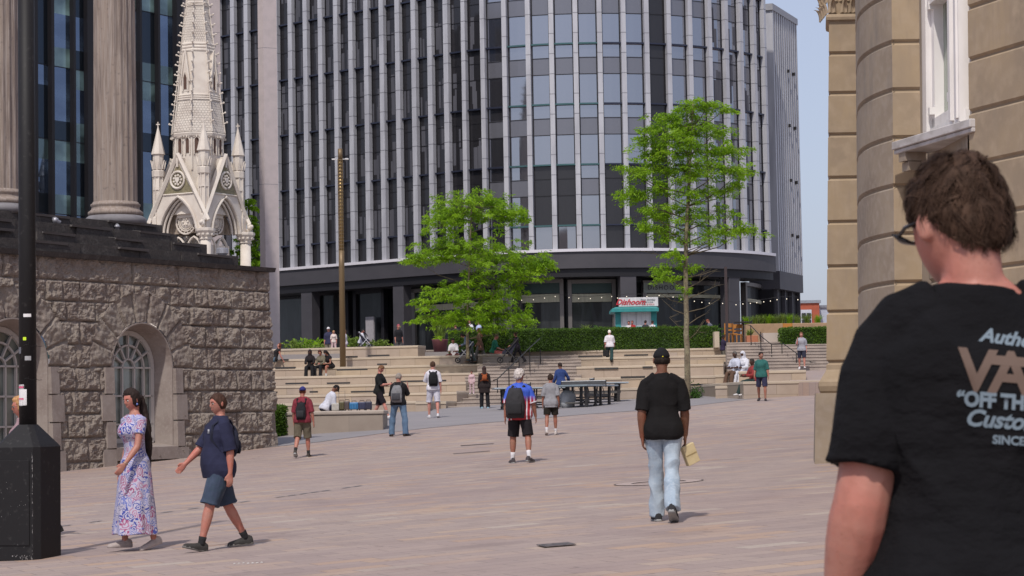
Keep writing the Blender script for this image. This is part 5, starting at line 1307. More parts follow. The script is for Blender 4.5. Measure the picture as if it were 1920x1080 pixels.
# stickers wrapped on the pole
def sticker(px, py, w_, h_, m, name='sticker', dr=.0012):
    c = (px-52)*k; a = math.asin(max(-.95, min(.95, c/rp_))); z = zf(py); hw = w_*k/2/max(.35, math.cos(a))/rp_; bm = B(); r_ = rp_*1.015+dr
    A = [[V(r_*math.sin(a+hw*(2*i/6-1)), -r_*math.cos(a+hw*(2*i/6-1)), z+s*h_*k/2) for i in range(7)] for s in (-1, 1)]
    loft(bm, A, False, False); return obj(name, bm, m, lp, True)
M_stw = mat('sticker_white', (.72,.70,.70), .6); M_stp = solid((.62,.10,.20), .6)
sticker(41, 741, 13, 40, M_stw); sticker(44, 745, 17, 30, M_stw, dr=.0018)
sticker(40, 726, 12, 3.6, M_stp, dr=.003); sticker(40, 748, 12, 3.2, M_stp, dr=.003)
sticker(55, 592, 14, 6, M_stw); sticker(50, 635.5, 6, 6, mat('sticker_lime', (.55,.75,.02), .5)); sticker(38, 657, 7, 12, solid((.12,.12,.14))); sticker(56, 672, 11, 8, solid((.35,.35,.36)))
def wrap_text(txt, px, py, size, m):
    o = text_obj('sticker_lettering', txt, size, m, (0,0,0), (0,0,0), lp, ext=.0)
    a0_ = math.asin(max(-.95,(px-52)*k/rp_)); r_ = rp_*1.015+.005
    for v in o.data.vertices: a = a0_ + v.co.x/rp_; v.co = V(r_*math.sin(a), -r_*math.cos(a), zf(py)+v.co.y)
wrap_text('RAVE', 41, 751, .020, M_stw)
for py, hang in ((648, 1), (711, 1)):
    bm = B(); r_ = rp_*1.03; ring = [V(r_*math.sin(t*.2-.2), -r_*math.cos(t*.2-.2), zf(py)+.0+.01*math.sin(t)) for t in range(0, 17)]; tube(bm, ring, [.003]*len(ring), 4)
    a = V(r_*.9, -r_*.3, zf(py)); tube(bm, [a, a+V(.04,-.01,-.012), a+V(.075,0,-.01)], [.0025]*3, 4); a = V(r_*.3,-r_*.95,zf(py)); tube(bm, [a, a+V(.01,-.03,.03)], [.002]*2, 4); obj('cable_tie', bm, M_blk, lp)
# tall brown light column with gold perforated head
YC = 96.3; zc0 = P(643, 688, YC).z; lc = empty('light_column', V(P(643,688,YC).x, YC, zc0), 0, 'tall brown light column with a gold perforated upper part', 'light column')
M_br = mat('brown_bronze', (.17,.115,.06), .5, .35); M_gold = mat('gold_insert', (.52,.36,.15), .4, .5)
kc = YC/F; zc = lambda y: P(641, y, YC).z - zc0
r1_ = 5.4*kc
bm = B(); tube(bm, [V(0,0,-.3), V(0,0,zc(500)), V(0,0,zc(470))], [r1_*1.05, r1_, r1_], 16); obj('lower_shaft', bm, M_br, lc, True)
bm = B(); tube(bm, [V(0,0,zc(472)), V(0,0,zc(298))], [r1_*.62]*2, 12); core = obj('gold_core', bm, M_gold, lc, True)
bm = B()
for j in range(8): a = j*math.pi/4+.2; rod(bm, V(r1_*.85*math.cos(a), r1_*.85*math.sin(a), zc(474)), V(r1_*.85*math.cos(a), r1_*.85*math.sin(a), zc(298)), .018, 5)
n = 26
for j in range(n+1): z = zc(472) + (zc(300)-zc(472))*j/n; lathe(bm, [(z-.03, r1_*.7),(z-.02,r1_*.98),(z+.02,r1_*.98),(z+.03,r1_*.7)], (0,0,0), 12)
obj('lattice_shaft', bm, M_br, lc)
bm = B(); tube(bm, [V(0,0,zc(300)), V(0,0,zc(279))], [r1_*.80]*2, 14); obj('cap', bm, M_br, lc, True)
for sx in (-1, 1):
    bm = B(); rod(bm, V(sx*.1,0,zc(298.5)), V(sx*.26,0,zc(298.5)), .02, 6); box(bm, V(sx*.30,0,zc(298.5)), (.16,.14,.05)); bevel(bm,.01); obj('side_lamp', bm, M_stw, lc)
# table tennis tables
M_tt = mat('table_blue_grey', (.20,.245,.27), .35, noise_=[(3,(.16,.20,.225),.4,.7)]); M_tl = mat('table_leg_black', (.025,.022,.022), .5)
def tt_table(pa, pb_, Y, lab, rz, L=2.55, W=1.50, side=1):
    c = P((pa+pb_)/2, 763, Y); z0 = gz(c.x, Y); root = empty('table_tennis_table', (c.x, Y, z0), rz, lab, 'table tennis table', 'outdoor table tennis tables')
    bm = B(); box2(bm, (-L/2,-W/2,.70), (-.01,W/2,.76)); box2(bm, (.01,-W/2,.70), (L/2,W/2,.76)); bevel(bm,.012); top = obj('table_top', bm, M_tt, root)
    bm = B(); box2(bm, (-L/2+.0,-W/2-.004,.72), (L/2,-W/2+.002,.752)); obj('edge_trim', bm, solid((.42,.46,.50),.4), top)
    for sx in (-.92,-.22,.22,.92):
        for sy in (-.55,.55):
            bm = B(); big = abs(sx) > .5; box(bm, (sx, sy, .35), ((.11 if big else .05), .07, .70), Matrix.Rotation(.06*math.copysign(1,sx), 3, 'Y')); box(bm, (sx, sy, .05), (.13,.09,.10)); obj('leg', bm, M_tl, root)
    bm = B(); rod(bm, V(-1.0,-.5,.42), V(1.0,-.5,.42), .025); rod(bm, V(-1.0,.5,.22), V(1.0,.5,.22), .025); box(bm, (0,-.52,.40), (2.0,.04,.10)); box(bm, (0,0,.14), (1.9,.5,.05)); obj('frame', bm, solid((.10,.095,.09)), root)
    bm = B()
    for sx in (-.6,.0,.6): 
        pts = [V(sx+.12*math.sin(t*.5), -.45, .68-.09*t+.0*t) for t in range(6)]; tube(bm, pts, [.014]*6, 5)
    obj('brace', bm, M_tl, root)
    bm = B(); box2(bm, (-.006,-W/2-.12,.76), (.006,W/2+.12,.90)); net = obj('net', bm, solid((.07,.07,.075)), root)
    bm = B(); box2(bm, (-.012,-W/2-.12,.895), (.012,W/2+.12,.915)); obj('net_tape', bm, solid((.7,.7,.7)), net)
    bm = B(); rod(bm, V(0,-W/2-.12,.66), V(0,-W/2-.12,.93), .018, 6); rod(bm, V(0,W/2+.12,.66), V(0,W/2+.12,.93), .018, 6); obj('net_post', bm, M_tl, root)
    return root
tt_table(938, 1046, 76.5, 'blue-grey outdoor table tennis table behind the jersey man', R(4))
tt_table(1050, 1140, 75, 'angled blue-grey outdoor table tennis table beside the man in the blue top', R(62))
tt_table(1072, 1150, 78.8, 'farther blue-grey table tennis table at the right, under the stone tiers', R(3))
# grey round bag / ball under the table
gpz = G(1063, 764, 75.3, .05); bm = B(); bmesh.ops.create_icosphere(bm, subdivisions=3, radius=.30, matrix=Matrix.Translation((gpz.x, 74.6, gz(gpz.x,74.6)+.29)) @ Matrix.Diagonal((1,.7,1.15,1)))
for v in bm.verts: v.co += v.normal*.04*noise.noise(v.co*4)
tag(obj('bag', bm, cloth('pale_bag', (.38,.40,.42)), smooth=True), 'pale grey round bag on the ground under the tennis table', 'bag')
# luggage on the bench
M_sh = {}
def suitcase(px, w_, h_, col, lab, Yl_=62.5, handle=0, soft=False):
    p = P(px, 770, Yl_); root = empty('suitcase', (p.x, Yl_, zb_), 0, lab, 'suitcase', 'luggage standing on the stone bench')
    bm = B(); box2(bm, (-w_/2,-.12,.03), (w_/2,.12,h_)); bevel(bm,.03,2); b_ = obj('shell', bm, solid(col,.5), root)
    bm = B()
    for i in range(3): x = -w_/2*.6 + w_*.6*i/2; box2(bm, (x-.008,-.128,.08), (x+.008,-.118,h_-.06))
    obj('ribs', bm, solid(tuple(c*.6 for c in col),.5), b_)
    bm = B(); tube(bm, [V(-.06,0,h_-.01), V(-.06,0,h_+.04), V(.06,0,h_+.04), V(.06,0,h_-.01)], [.01]*4, 5); obj('handle', bm, M_blk, root)
    if handle:
        bm = B(); tube(bm, [V(-.09,.06,h_), V(-.09,.06,h_+handle), V(.09,.06,h_+handle), V(.09,.06,h_)], [.008]*4, 5); obj('pull_handle', bm, solid((.25,.22,.2)), root)
    for sx in (-1, 1): bm = B(); lathe(bm, [(-.02,.02),(.03,.02)], (sx*w_*.35,0,.0), 8); obj('wheel', bm, M_blk, root)
suitcase(641, .17, .27, (.10,.085,.04), 'olive suitcase with its long pull handle raised', handle=.30)
suitcase(651, .15, .28, (.10,.075,.075), 'dark grey-brown suitcase between the olive and the bright blue ones')
suitcase(664, .26, .24, (.03,.16,.36), 'bright blue suitcase in the middle of the luggage')
suitcase(679, .22, .25, (.035,.04,.09), 'navy ribbed suitcase right of the bright blue one')
suitcase(691, .20, .26, (.03,.03,.06), 'darkest navy suitcase at the right end of the luggage')
bmb = B(); p = P(629, 770, 62.5); box2(bmb, (-.10,-.08,0), (.12,.08,.22)); bevel(bmb,.03,2); o = obj('bag', bmb, cloth('white_bag',(.45,.43,.40)), smooth=False); o.location = (p.x, 62.4, zb_); tag(o, 'crumpled whitish bag beside the seated person with luggage', 'bag')
# kiosk
YK = 108; ka, kb_ = XP(1158, YK), XP(1232, YK); K = empty('kiosk', ((ka+kb_)/2, YK, ZU), 0, 'small turquoise and white kiosk with a red script sign', 'kiosk'); kw = (kb_-ka)/2
zk = lambda y: P(1195, y, YK).z - ZU
M_tq = mat('turquoise_paint', (.03,.24,.235), .5, noise_=[(5,(.025,.20,.20),.4,.7)]); M_kw = mat('kiosk_white', (.62,.60,.60), .6, noise_=[((12,1,1),(.52,.51,.52),.45,.6)])
bm = B()
for x in (-kw+.08, kw-.10): box2(bm, (x-.14,-.05,0), (x+.14,.12,zk(578)))
box2(bm, (-kw,-.04,0), (kw,.10,zk(612))); fr_ = obj('frame', bm, M_tq, K)
bm = B(); box2(bm, (-kw+.1,.0,zk(612)), (kw-.1,.05,zk(581))); obj('shutter', bm, M_kw, K)
bm = B(); box2(bm, (-.012,-.012,zk(612)), (.012,.0,zk(581))); obj('shutter_joint', bm, solid((.3,.3,.3)), K)
bm = B(); box2(bm, (-kw,0,0), (-kw+.06,2.1,zk(581))); box2(bm, (kw-.06,0,0), (kw,2.1,zk(581))); box2(bm,(-kw,2.05,0),(kw,2.1,zk(581))); obj('side_wall', bm, M_kw, K)
bm = B(); loft(bm, [[V(-kw-.28,-.5,zk(585)), V(kw+.12,-.5,zk(585)), V(kw+.12,2.2,zk(585)), V(-kw-.28,2.2,zk(585))], [V(-kw-.25,-.5,zk(579)), V(kw+.12,-.5,zk(579)), V(kw+.12,2.2,zk(579)), V(-kw-.25,2.2,zk(579))], [V(-kw-.0,-.1,zk(575)), V(kw+.0,-.1,zk(575)), V(kw,2.1,zk(575)), V(-kw,2.1,zk(575))]]); obj('roof', bm, M_tq, K)
bm = B(); box2(bm, (-kw+.12,-.18,zk(575)), (kw+.12,-.08,zk(558))); bevel(bm,.01); sg = obj('sign_board', bm, M_kw, K)
M_red = mat('red_sign_paint', (.50,.025,.04), .5)
text_obj('lettering', 'Dishoom', .40, M_red, V(-kw*.42+.12,-.20,zk(571.3)), (R(90),0,0), K, shear=.45, bold=.008)
text_obj('small_lettering', 'From Bombay', .13, solid((.10,.12,.14)), V(kw*.60,-.20,zk(564)), (R(90),0,0), K, shear=.3)
text_obj('small_lettering', 'with Love', .13, solid((.10,.12,.14)), V(kw*.60,-.20,zk(568.3)), (R(90),0,0), K, shear=.3)
text_obj('small_lettering', 'CHAI & ROLLS', .10, M_red, V(kw*.60,-.20,zk(572.5)), (R(90),0,0), K)
# pale stone planter, terracotta boxes, orange chairs, black post on the right terrace
bm = B(); a, b_ = XP(1432,96), XP(1465,96); zp = P(1449,624,96).z
loft(bm, [[V(a+.12,96.1,2.55), V(b_,96.1,2.55), V(b_,97.5,2.55), V(a+.12,97.5,2.55)], [V(a,96,zp), V(b_,96,zp), V(b_,97.5,zp), V(a,97.5,zp)]]); bevel(bm,.03,2); tag(obj('stone_planter', bm, mat('pale_cast_stone',(.50,.43,.38),.8)), 'pale tapered stone planter at the top of the right-hand steps', 'planter')
bm = B(); box2(bm, (XP(1402,97),97,2.8), (XP(1423,97),97.6,P(1410,629,97).z)); bevel(bm,.015); tag(obj('terracotta_box', bm, solid((.40,.15,.08))), 'terracotta plant box between the orange chairs and the pale planter', 'planter')
fronds('succulent', V(XP(1408,97.2),97.3,P(1410,629,97).z-.03), 30, .55, .4, M_fern, 'spiky plant growing in the terracotta box', 'plant', seed=70, wd=.03)
M_or = mat('orange_wood', (.42,.17,.03), .5)
def chair(px, Y, rz, lab):
    root = empty('chair', V(XP(px,Y),Y,ZR), rz, lab, 'chair', 'orange wooden chairs of the right terrace')
    for sx in (-.2,.2):
        for sy in (-.2,.2): bm = B(); rod(bm, V(sx,sy,0), V(sx*1.0,sy,(.95 if sy > 0 else .45)), .028, 6); obj('leg', bm, M_or, root)
    bm = B(); box(bm, (0,0,.45), (.46,.46,.04)); bevel(bm,.01); obj('seat', bm, M_or, root)
    bm = B(); box(bm, (0,.2,.85), (.44,.03,.18)); box(bm, (0,.2,.64), (.44,.02,.07)); obj('backrest', bm, M_or, root)
chair(1372, 97.2, R(20), 'orange wooden chair nearest the black post'); chair(1384, 98.4, R(-15), 'orange wooden chair second from the black post'); chair(1478, 98.8, R(180), 'orange wooden chair behind the pale stone planter')
root = empty('cafe_table', V(XP(1396,98.2),98.2,ZR), 0, 'dark round cafe table beside the orange chairs', 'table'); bm = B(); lathe(bm, [(1.0,.42),(1.04,.42)], (0,0,0), 20); obj('table_top', bm, solid((.03,.028,.03)), root); bm = B(); rod(bm, V(0,0,0), V(0,0,1.0), .03); lathe(bm, [(0,.22),(.03,.2)], (0,0,0), 14); obj('pedestal', bm, M_blk, root)
bm = B(); zt3 = P(1365, 500, 95.9).z; box2(bm, (XP(1362.5,95.9), 95.86, 1.5), (XP(1367.5,95.9), 95.98, zt3)); tag(obj('post', bm, solid((.045,.03,.032))), 'tall dark square post at the left edge of the right-hand steps', 'post')
# string lights
M_bulb = mat('lit_bulb', (.9,.85,.75), .4, emit=((1,.85,.6), .8))
sl_ = empty('string_lights', P(1330, 571, 100), 0, 'string of small round bulbs hanging in front of the restaurant windows', 'string lights'); o0 = Vector(sl_.location)
kn = [(1355,569,99),(1380,571.5,99),(1393,570,98.5),(1407,569,98),(1419,567.5,98),(1432,566,97.5),(1444.5,564.5,97),(1457,562,97),(1475,560.5,96.5),(1496,562,96)]
kl = [(1158,559,101),(1175,556,100.8),(1213,556,100.5),(1236,554,100.3),(1262,557,100.2),(1277,561,100),(1302,565,100),(1316,567,99.8),(1330,568.5,99.5)]
pts = [P(*q)-o0+V(0,0,.12) for q in kl+kn]; bm = B(); tube(bm, pts, [.008]*len(pts), 4); obj('cable', bm, M_blk, sl_)
for q in kl+kn: bm = B(); c = P(*q)-o0; bmesh.ops.create_icosphere(bm, subdivisions=2, radius=.022, matrix=Matrix.Translation(c)); obj('bulb', bm, M_bulb, sl_, True)
sl2 = empty('string_lights', P(1040, 552, 112), 0, 'string of small bulbs left of the kiosk, before the cream blinds', 'string lights'); o0 = Vector(sl2.location)
kl = [(950,569,112),(963,563,112),(978,563,112),(1000,562,112),(1021,559,112),(1041,556,112),(1067,558,112),(1085,560,112),(1107,560,112),(1128,558,112),(1147,556,112)]
pts = [P(*q)-o0+V(0,0,.12) for q in kl]; bm = B(); tube(bm, pts, [.008]*len(pts), 4); obj('cable', bm, M_blk, sl2)
for q in kl: bm = B(); bmesh.ops.create_icosphere(bm, subdivisions=2, radius=.022, matrix=Matrix.Translation(P(*q)-o0)); obj('bulb', bm, M_bulb, sl2, True)
# ---------------------------------------------------------------- people
def remeshed(bm, voxel, smooth_it=3, fold=0, fscale=6.0, seed=0, zlim=None):
    me = bpy.data.meshes.new('tmp'); bmesh.ops.recalc_face_normals(bm, faces=bm.faces[:]); bm.to_mesh(me); bm.free()
    o = bpy.data.objects.new('tmp', me); scene.collection.objects.link(o)
    m = o.modifiers.new('r', 'REMESH'); m.mode = 'VOXEL'; m.voxel_size = voxel
    s = o.modifiers.new('s', 'SMOOTH'); s.iterations = smooth_it; s.factor = .5
    dg = bpy.context.evaluated_depsgraph_get(); out = bpy.data.meshes.new_from_object(o.evaluated_get(dg))
    bpy.data.objects.remove(o); bpy.data.meshes.remove(me)
    if fold:
        ns = [v.normal.copy() for v in out.vertices]
        for v, nrm in zip(out.vertices, ns):
            c = v.co; a = noise.noise(V(c.x*fscale+seed, c.y*fscale, c.z*fscale*.55)); b_ = noise.noise(V(c.x*fscale*2.3, c.y*fscale*2.3+seed, c.z*fscale*1.1+3))
            v.co = c + nrm*max(-.35*fold, fold*(1-abs(a)*3.2) + fold*.45*b_)
    for p in out.polygons: p.use_smooth = True
    return out
def rotx(a): return Matrix.Rotation(a, 3, 'X')
class Rig:
    """joint positions of a posed figure; x right, y forward, z up; metres for 1.75 m height"""
    def __init__(s, pose, k=1.0, bulk=1.0):
        p = dict(lean=3, side=0, legs=((14,4),(-12,14)), abd=4, feet=(0,0), arms=((-18,8,12,0),(18,8,18,0)), head=(0,0), twist=0, shoulder=1.0, seat=False)
        p.update(pose); s.p = p; s.k = k; s.bulk = bulk
        s.T = rotx(-R(p['lean'])) @ Matrix.Rotation(R(p['side']), 3, 'Y')
        s.S = s.T @ Matrix.Rotation(R(p['twist']), 3, 'Z')
        s.pel = V(0,0,0); s.hip = []; s.knee = []; s.ank = []; s.toe = []; s.shd = []; s.elb = []; s.wr = []; s.hd = []; s.fd = []
        for i, sx in enumerate((-1, 1)):
            f, kn = p['legs'][i][:2]; ab = p['legs'][i][2] if len(p['legs'][i]) > 2 else p['abd']
            h = V(sx*.092, 0, -.02); d1 = V(sx*math.sin(R(ab)), math.sin(R(f))*math.cos(R(ab)), -math.cos(R(f))*math.cos(R(ab))).normalized()
            kk = h + d1*.43; f2 = f-kn; ab2 = ab*.35 if f < 60 else p.get('abd2', ab*.3)
            d2 = V(sx*math.sin(R(ab2)), math.sin(R(f2))*math.cos(R(ab2)), -math.cos(R(f2))*math.cos(R(ab2))).normalized(); an = kk + d2*.42
            fp_ = p['feet'][i]; ty = R(p.get('toeout', 8))*sx; td = V(math.sin(ty)*math.cos(R(fp_)), math.cos(ty)*math.cos(R(fp_)), -math.sin(R(fp_)))
            s.hip.append(h); s.knee.append(kk); s.ank.append(an); s.toe.append(td)
            sh = s.S @ V(sx*.166*p['shoulder']*(1+.35*(bulk-1)), 0, .432); f, ab, eb, inn = p['arms'][i][:4]
            a1 = s.T @ V(sx*math.sin(R(ab)), math.sin(R(f))*math.cos(R(ab)), -math.cos(R(f))*math.cos(R(ab)))
            e = sh + a1*.285; a2 = V(sx*math.sin(R(ab*.5-inn)), math.sin(R(f+eb))*math.cos(R(inn)), -math.cos(R(f+eb))*math.cos(R(inn))).normalized(); w_ = e + a2*.25
            s.shd.append(sh); s.elb.append(e); s.wr.append(w_); s.hd.append(a2)
        s.neck = s.S @ V(0,-.01,.525); s.head = s.neck + s.T @ V(s.p.get('headx', 0), .025, s.p.get('neck', .140))
        s.HR = s.T @ Matrix.Rotation(R(p['head'][0]), 3, 'Z') @ rotx(-R(p['head'][1]))
        s.low = min(min(a.z - .085 + min(0, t.z*.18) for a, t in zip(s.ank, s.toe)), 9)
    def pts(s, a): return a*s.k
def torso(bm, r, g=0.0, z0=-.12, z1=.53, belly=0, hem=0, fem=False, chest=0, n=24, flare=0):
    b_ = r.bulk
    prof = [(-.13,.135,.095,0),(-.08,.165,.115,-.005),(0,.168,.118,-.008),(.10,.145,.102,0),(.20,.140,.100,.006),(.30,.160,.113,.008),(.38,.172,.115,.004),(.42,.160,.103,-.002),(.46,.120,.083,-.006),(.495,.078,.070,-.010),(.53,.060,.062,-.010)]
    if fem: prof = [(z, a*(.93 if z > .05 else 1.05)*(.90 if .08 < z < .25 else 1), d*(.95), y+(.02 if .28 < z < .4 else 0)) for z, a, d, y in prof]
    def at(z):
        z = max(prof[0][0], min(prof[-1][0], z))
        for a, c in zip(prof, prof[1:]):
            if a[0] <= z <= c[0]: t = (z-a[0])/(c[0]-a[0]); t = t*t*(3-2*t)*.5+t*.5; return [a[i]+(c[i]-a[i])*t for i in range(1,4)]
    rings = []; N = 18
    for i in range(N+1):
        z = z0 + (z1-z0)*i/N; a, d, y = at(z); kb = b_ if z < .44 else 1+(b_-1)*.5
        bl = belly*math.exp(-((z-.10)/.13)**2); ch_ = chest*math.exp(-((z-.32)/.07)**2)
        low = max(0, (.18-z)/.3)*flare; gg = g*(1 if z < .45 else max(.45, 1-(z-.45)*9))
        tw = r.S if z > .25 else r.T
        c = tw @ V(0, y + (bl+ch_)*.5, z); rings.append([q for q in ringp(c, tw @ V(1,0,0), tw @ V(0,1,0), a*kb+gg+low, (d*kb+gg+low)*1.0 + (bl+ch_)*.6, n, 2.3)])
    loft(bm, rings)
    return rings
def limb(bm, pts, rads, n=12): 
    # resample smoothly through the joint
    P_ = [Vector(p) for p in pts]; tube(bm, P_, rads, n, round_ends=True, ref=V(0,1,0))
def arm_pts(r, i, upto=1.0):
    S, E, W = r.shd[i], r.elb[i], r.wr[i]; a = []
    for t in (0,.25,.5,.75,.93): a.append(S.lerp(E, t))
    a.append((S.lerp(E,.97)+E.lerp(W,.03))/2)
    for t in (.12,.3,.55,.8,1): a.append(E.lerp(W, t))
    return a
ARM_R = [.045,.050,.047,.043,.041,.041,.043,.042,.036,.029,.025]
def leg_pts(r, i):
    H, K, A = r.hip[i], r.knee[i], r.ank[i]; a = [H + V(0,0,.0)]
    for t in (.2,.45,.7,.92): a.append(H.lerp(K, t))
    a.append((H.lerp(K,.98)+K.lerp(A,.02))/2)
    for t in (.1,.28,.5,.75,1): a.append(K.lerp(A, t))
    return a
LEG_R = [.092,.090,.078,.066,.057,.056,.054,.058,.051,.038,.035]
def hand(bm, r, i, curl=25, fine=True, grip=False):
    W, d = r.wr[i], r.hd[i].normalized(); sx = -1 if i == 0 else 1
    inw = V(-sx, 0, 0); inw = (inw - d*inw.dot(d)).normalized()      # palm faces the thigh
    fw = d.cross(inw)*sx; fw = fw.normalized()
    if fw.dot(V(0,1,0)) < 0: fw = -fw
    # palm: broad along fw, thin along inw
    rings = []
    for t, a, b_ in ((-.01,.024,.020),(.02,.031,.018),(.05,.038,.015),(.085,.040,.0135)):
        rings.append(ringp(W + d*t + inw*(.006*t/.085), fw, inw, a, b_, 10, 2.6))
    loft(bm, rings)
    if grip: curl = 70
    for q, (off, L) in enumerate(((.029,.070),(.010,.078),(-.009,.073),(-.027,.058))):
        p0 = W + d*.082 + fw*off; pts = [p0 - d*.01]; dd = d.copy(); ang = R(curl*(.8+.12*q))
        for s_, l_ in enumerate((.44,.32,.24)):
            ax = fw; dd = (Matrix.Rotation(ang*(.55 if s_ else .35)*(1 if (Matrix.Rotation(.1, 3, fw) @ d).dot(inw) > 0 else -1), 3, fw) @ dd); pts.append(pts[-1] + dd*L*l_)
        tube(bm, pts, [.0098,.0092,.0085,.0068], 7, round_ends=True)
    p0 = W + d*.02 + fw*.028; t1 = (d*.75 + fw*.62 + inw*.25).normalized(); t2 = (d*.95 + fw*.15 + inw*.35).normalized()
    tube(bm, [p0 - t1*.01, p0+t1*.034, p0+t1*.034+t2*.028], [.0135,.0115,.0085], 7, round_ends=True)
def gaus(d, c, s): return math.exp(-((d.x-c[0])**2/s[0]**2 + (d.z-c[2])**2/s[2]**2)) if d.y > .1 else 0
def head_pt(d):
    x, y, z = d.x*.074, d.y*.094, d.z*.117
    if d.z < 0:
        t = -d.z; x *= 1-.34*t**1.6; y *= (1-.10*t) if d.y > 0 else (1-.42*t**1.2)
        if d.y > 0: y += .010*t**3
    else: x *= 1+.02*d.z
    if d.y > .1:
        y += .019*gaus(d, (0,0,-.16), (.11,0,.13)) + .009*gaus(d, (0,0,.02), (.09,0,.17)) + .005*gaus(d,(0,0,.28),(.5,0,.10)) - .008*(gaus(d,(.36,0,.07),(.16,0,.12))+gaus(d,(-.36,0,.07),(.16,0,.12)))
        y += .006*gaus(d,(0,0,-.47),(.20,0,.05)) + .006*gaus(d,(0,0,-.58),(.17,0,.05)) - .004*gaus(d,(0,0,-.52),(.25,0,.03)) + .007*gaus(d,(0,0,-.85),(.2,0,.12))
    return V(x, y, z)
def sphere_dirs(nu, nv): return [[V(math.cos(2*math.pi*i/nu)*math.sin(math.pi*j/nv), math.sin(2*math.pi*i/nu)*math.sin(math.pi*j/nv), -math.cos(math.pi*j/nv)) for i in range(nu)] for j in range(1, nv)]
def head(bm, r, nu=40, nv=26):
    Hc, HR = r.head, r.HR
    loft(bm, [[Hc + HR @ head_pt(d) for d in row] for row in sphere_dirs(nu, nv)])
    for sx in (-1, 1):
        c = Hc + HR @ V(sx*.075, -.005, .0); ax, ay = HR @ V(sx*.25, 1, .1).normalized(), HR @ V(0, -.1, 1)
        ax.normalize(); nn_ = ax.cross(ay).normalized()
        loft(bm, [ringp(c + nn_*o*(-1 if nn_.dot(HR @ V(sx,0,0)) < 0 else 1) - ay.normalized()*.004*0, ax, ay.normalized(), a, b_, 10) for o, a, b_ in ((-.012,.012,.022),(.0,.017,.029),(.008,.018,.031),(.013,.014,.026))])
    # neck
    c0 = r.S @ V(0,-.004,.465); tube(bm, [c0, r.neck, r.neck.lerp(Hc + HR @ V(0,-.022,-.06), .55), Hc + HR @ V(0,-.022,-.05)], [(.054,.050),(.053,.054),(.052,.055),(.052,.056)], 16)
def skull_shell(r, region, off, noise_amp=.004, nu=44, nv=30, nsc=22, seed=0, inset=-.006, ext=None):
    """closed shell that lies over the head where region(d)>0 and sinks below the skin elsewhere"""
    bm = B(); rows = []
    for row in sphere_dirs(nu, nv):
        rr = []
        for d in row:
            g = max(0, min(1, region(d)*4)); g = g*g*(3-2*g); p = head_pt(d); nrm = V(d.x/.074, d.y/.094, d.z/.117).normalized()
            o = inset + (off(d) - inset)*g + noise_amp*g*noise.noise(d*nsc*.25 + V(seed,0,0))*2
            q = p + nrm*o
            if ext: q = ext(d, q, g)
            rr.append(r.head + r.HR @ q)
        rows.append(rr)
    loft(bm, rows); return bm
def reg_short(d):
    ear = 1.3*math.exp(-((d.y-.0)**2/.07 + (d.z+.04)**2/.14))*(1 if abs(d.x) > .6 else 0)
    if d.y < 0 and d.z < 0: return d.z + .60 - .22*min(1, abs(d.x)*1.2) - ear
    return -ear + min(d.z*1.0 + .62 - max(0, d.y)*.95 - (.10 if abs(d.x) > .8 else 0) , 1) if d.y < .55 else (d.z - .52)
def reg_cap(d): return d.z - .12 - .10*max(0, -d.y)*0
def on_head(r, v): return r.head + r.HR @ v
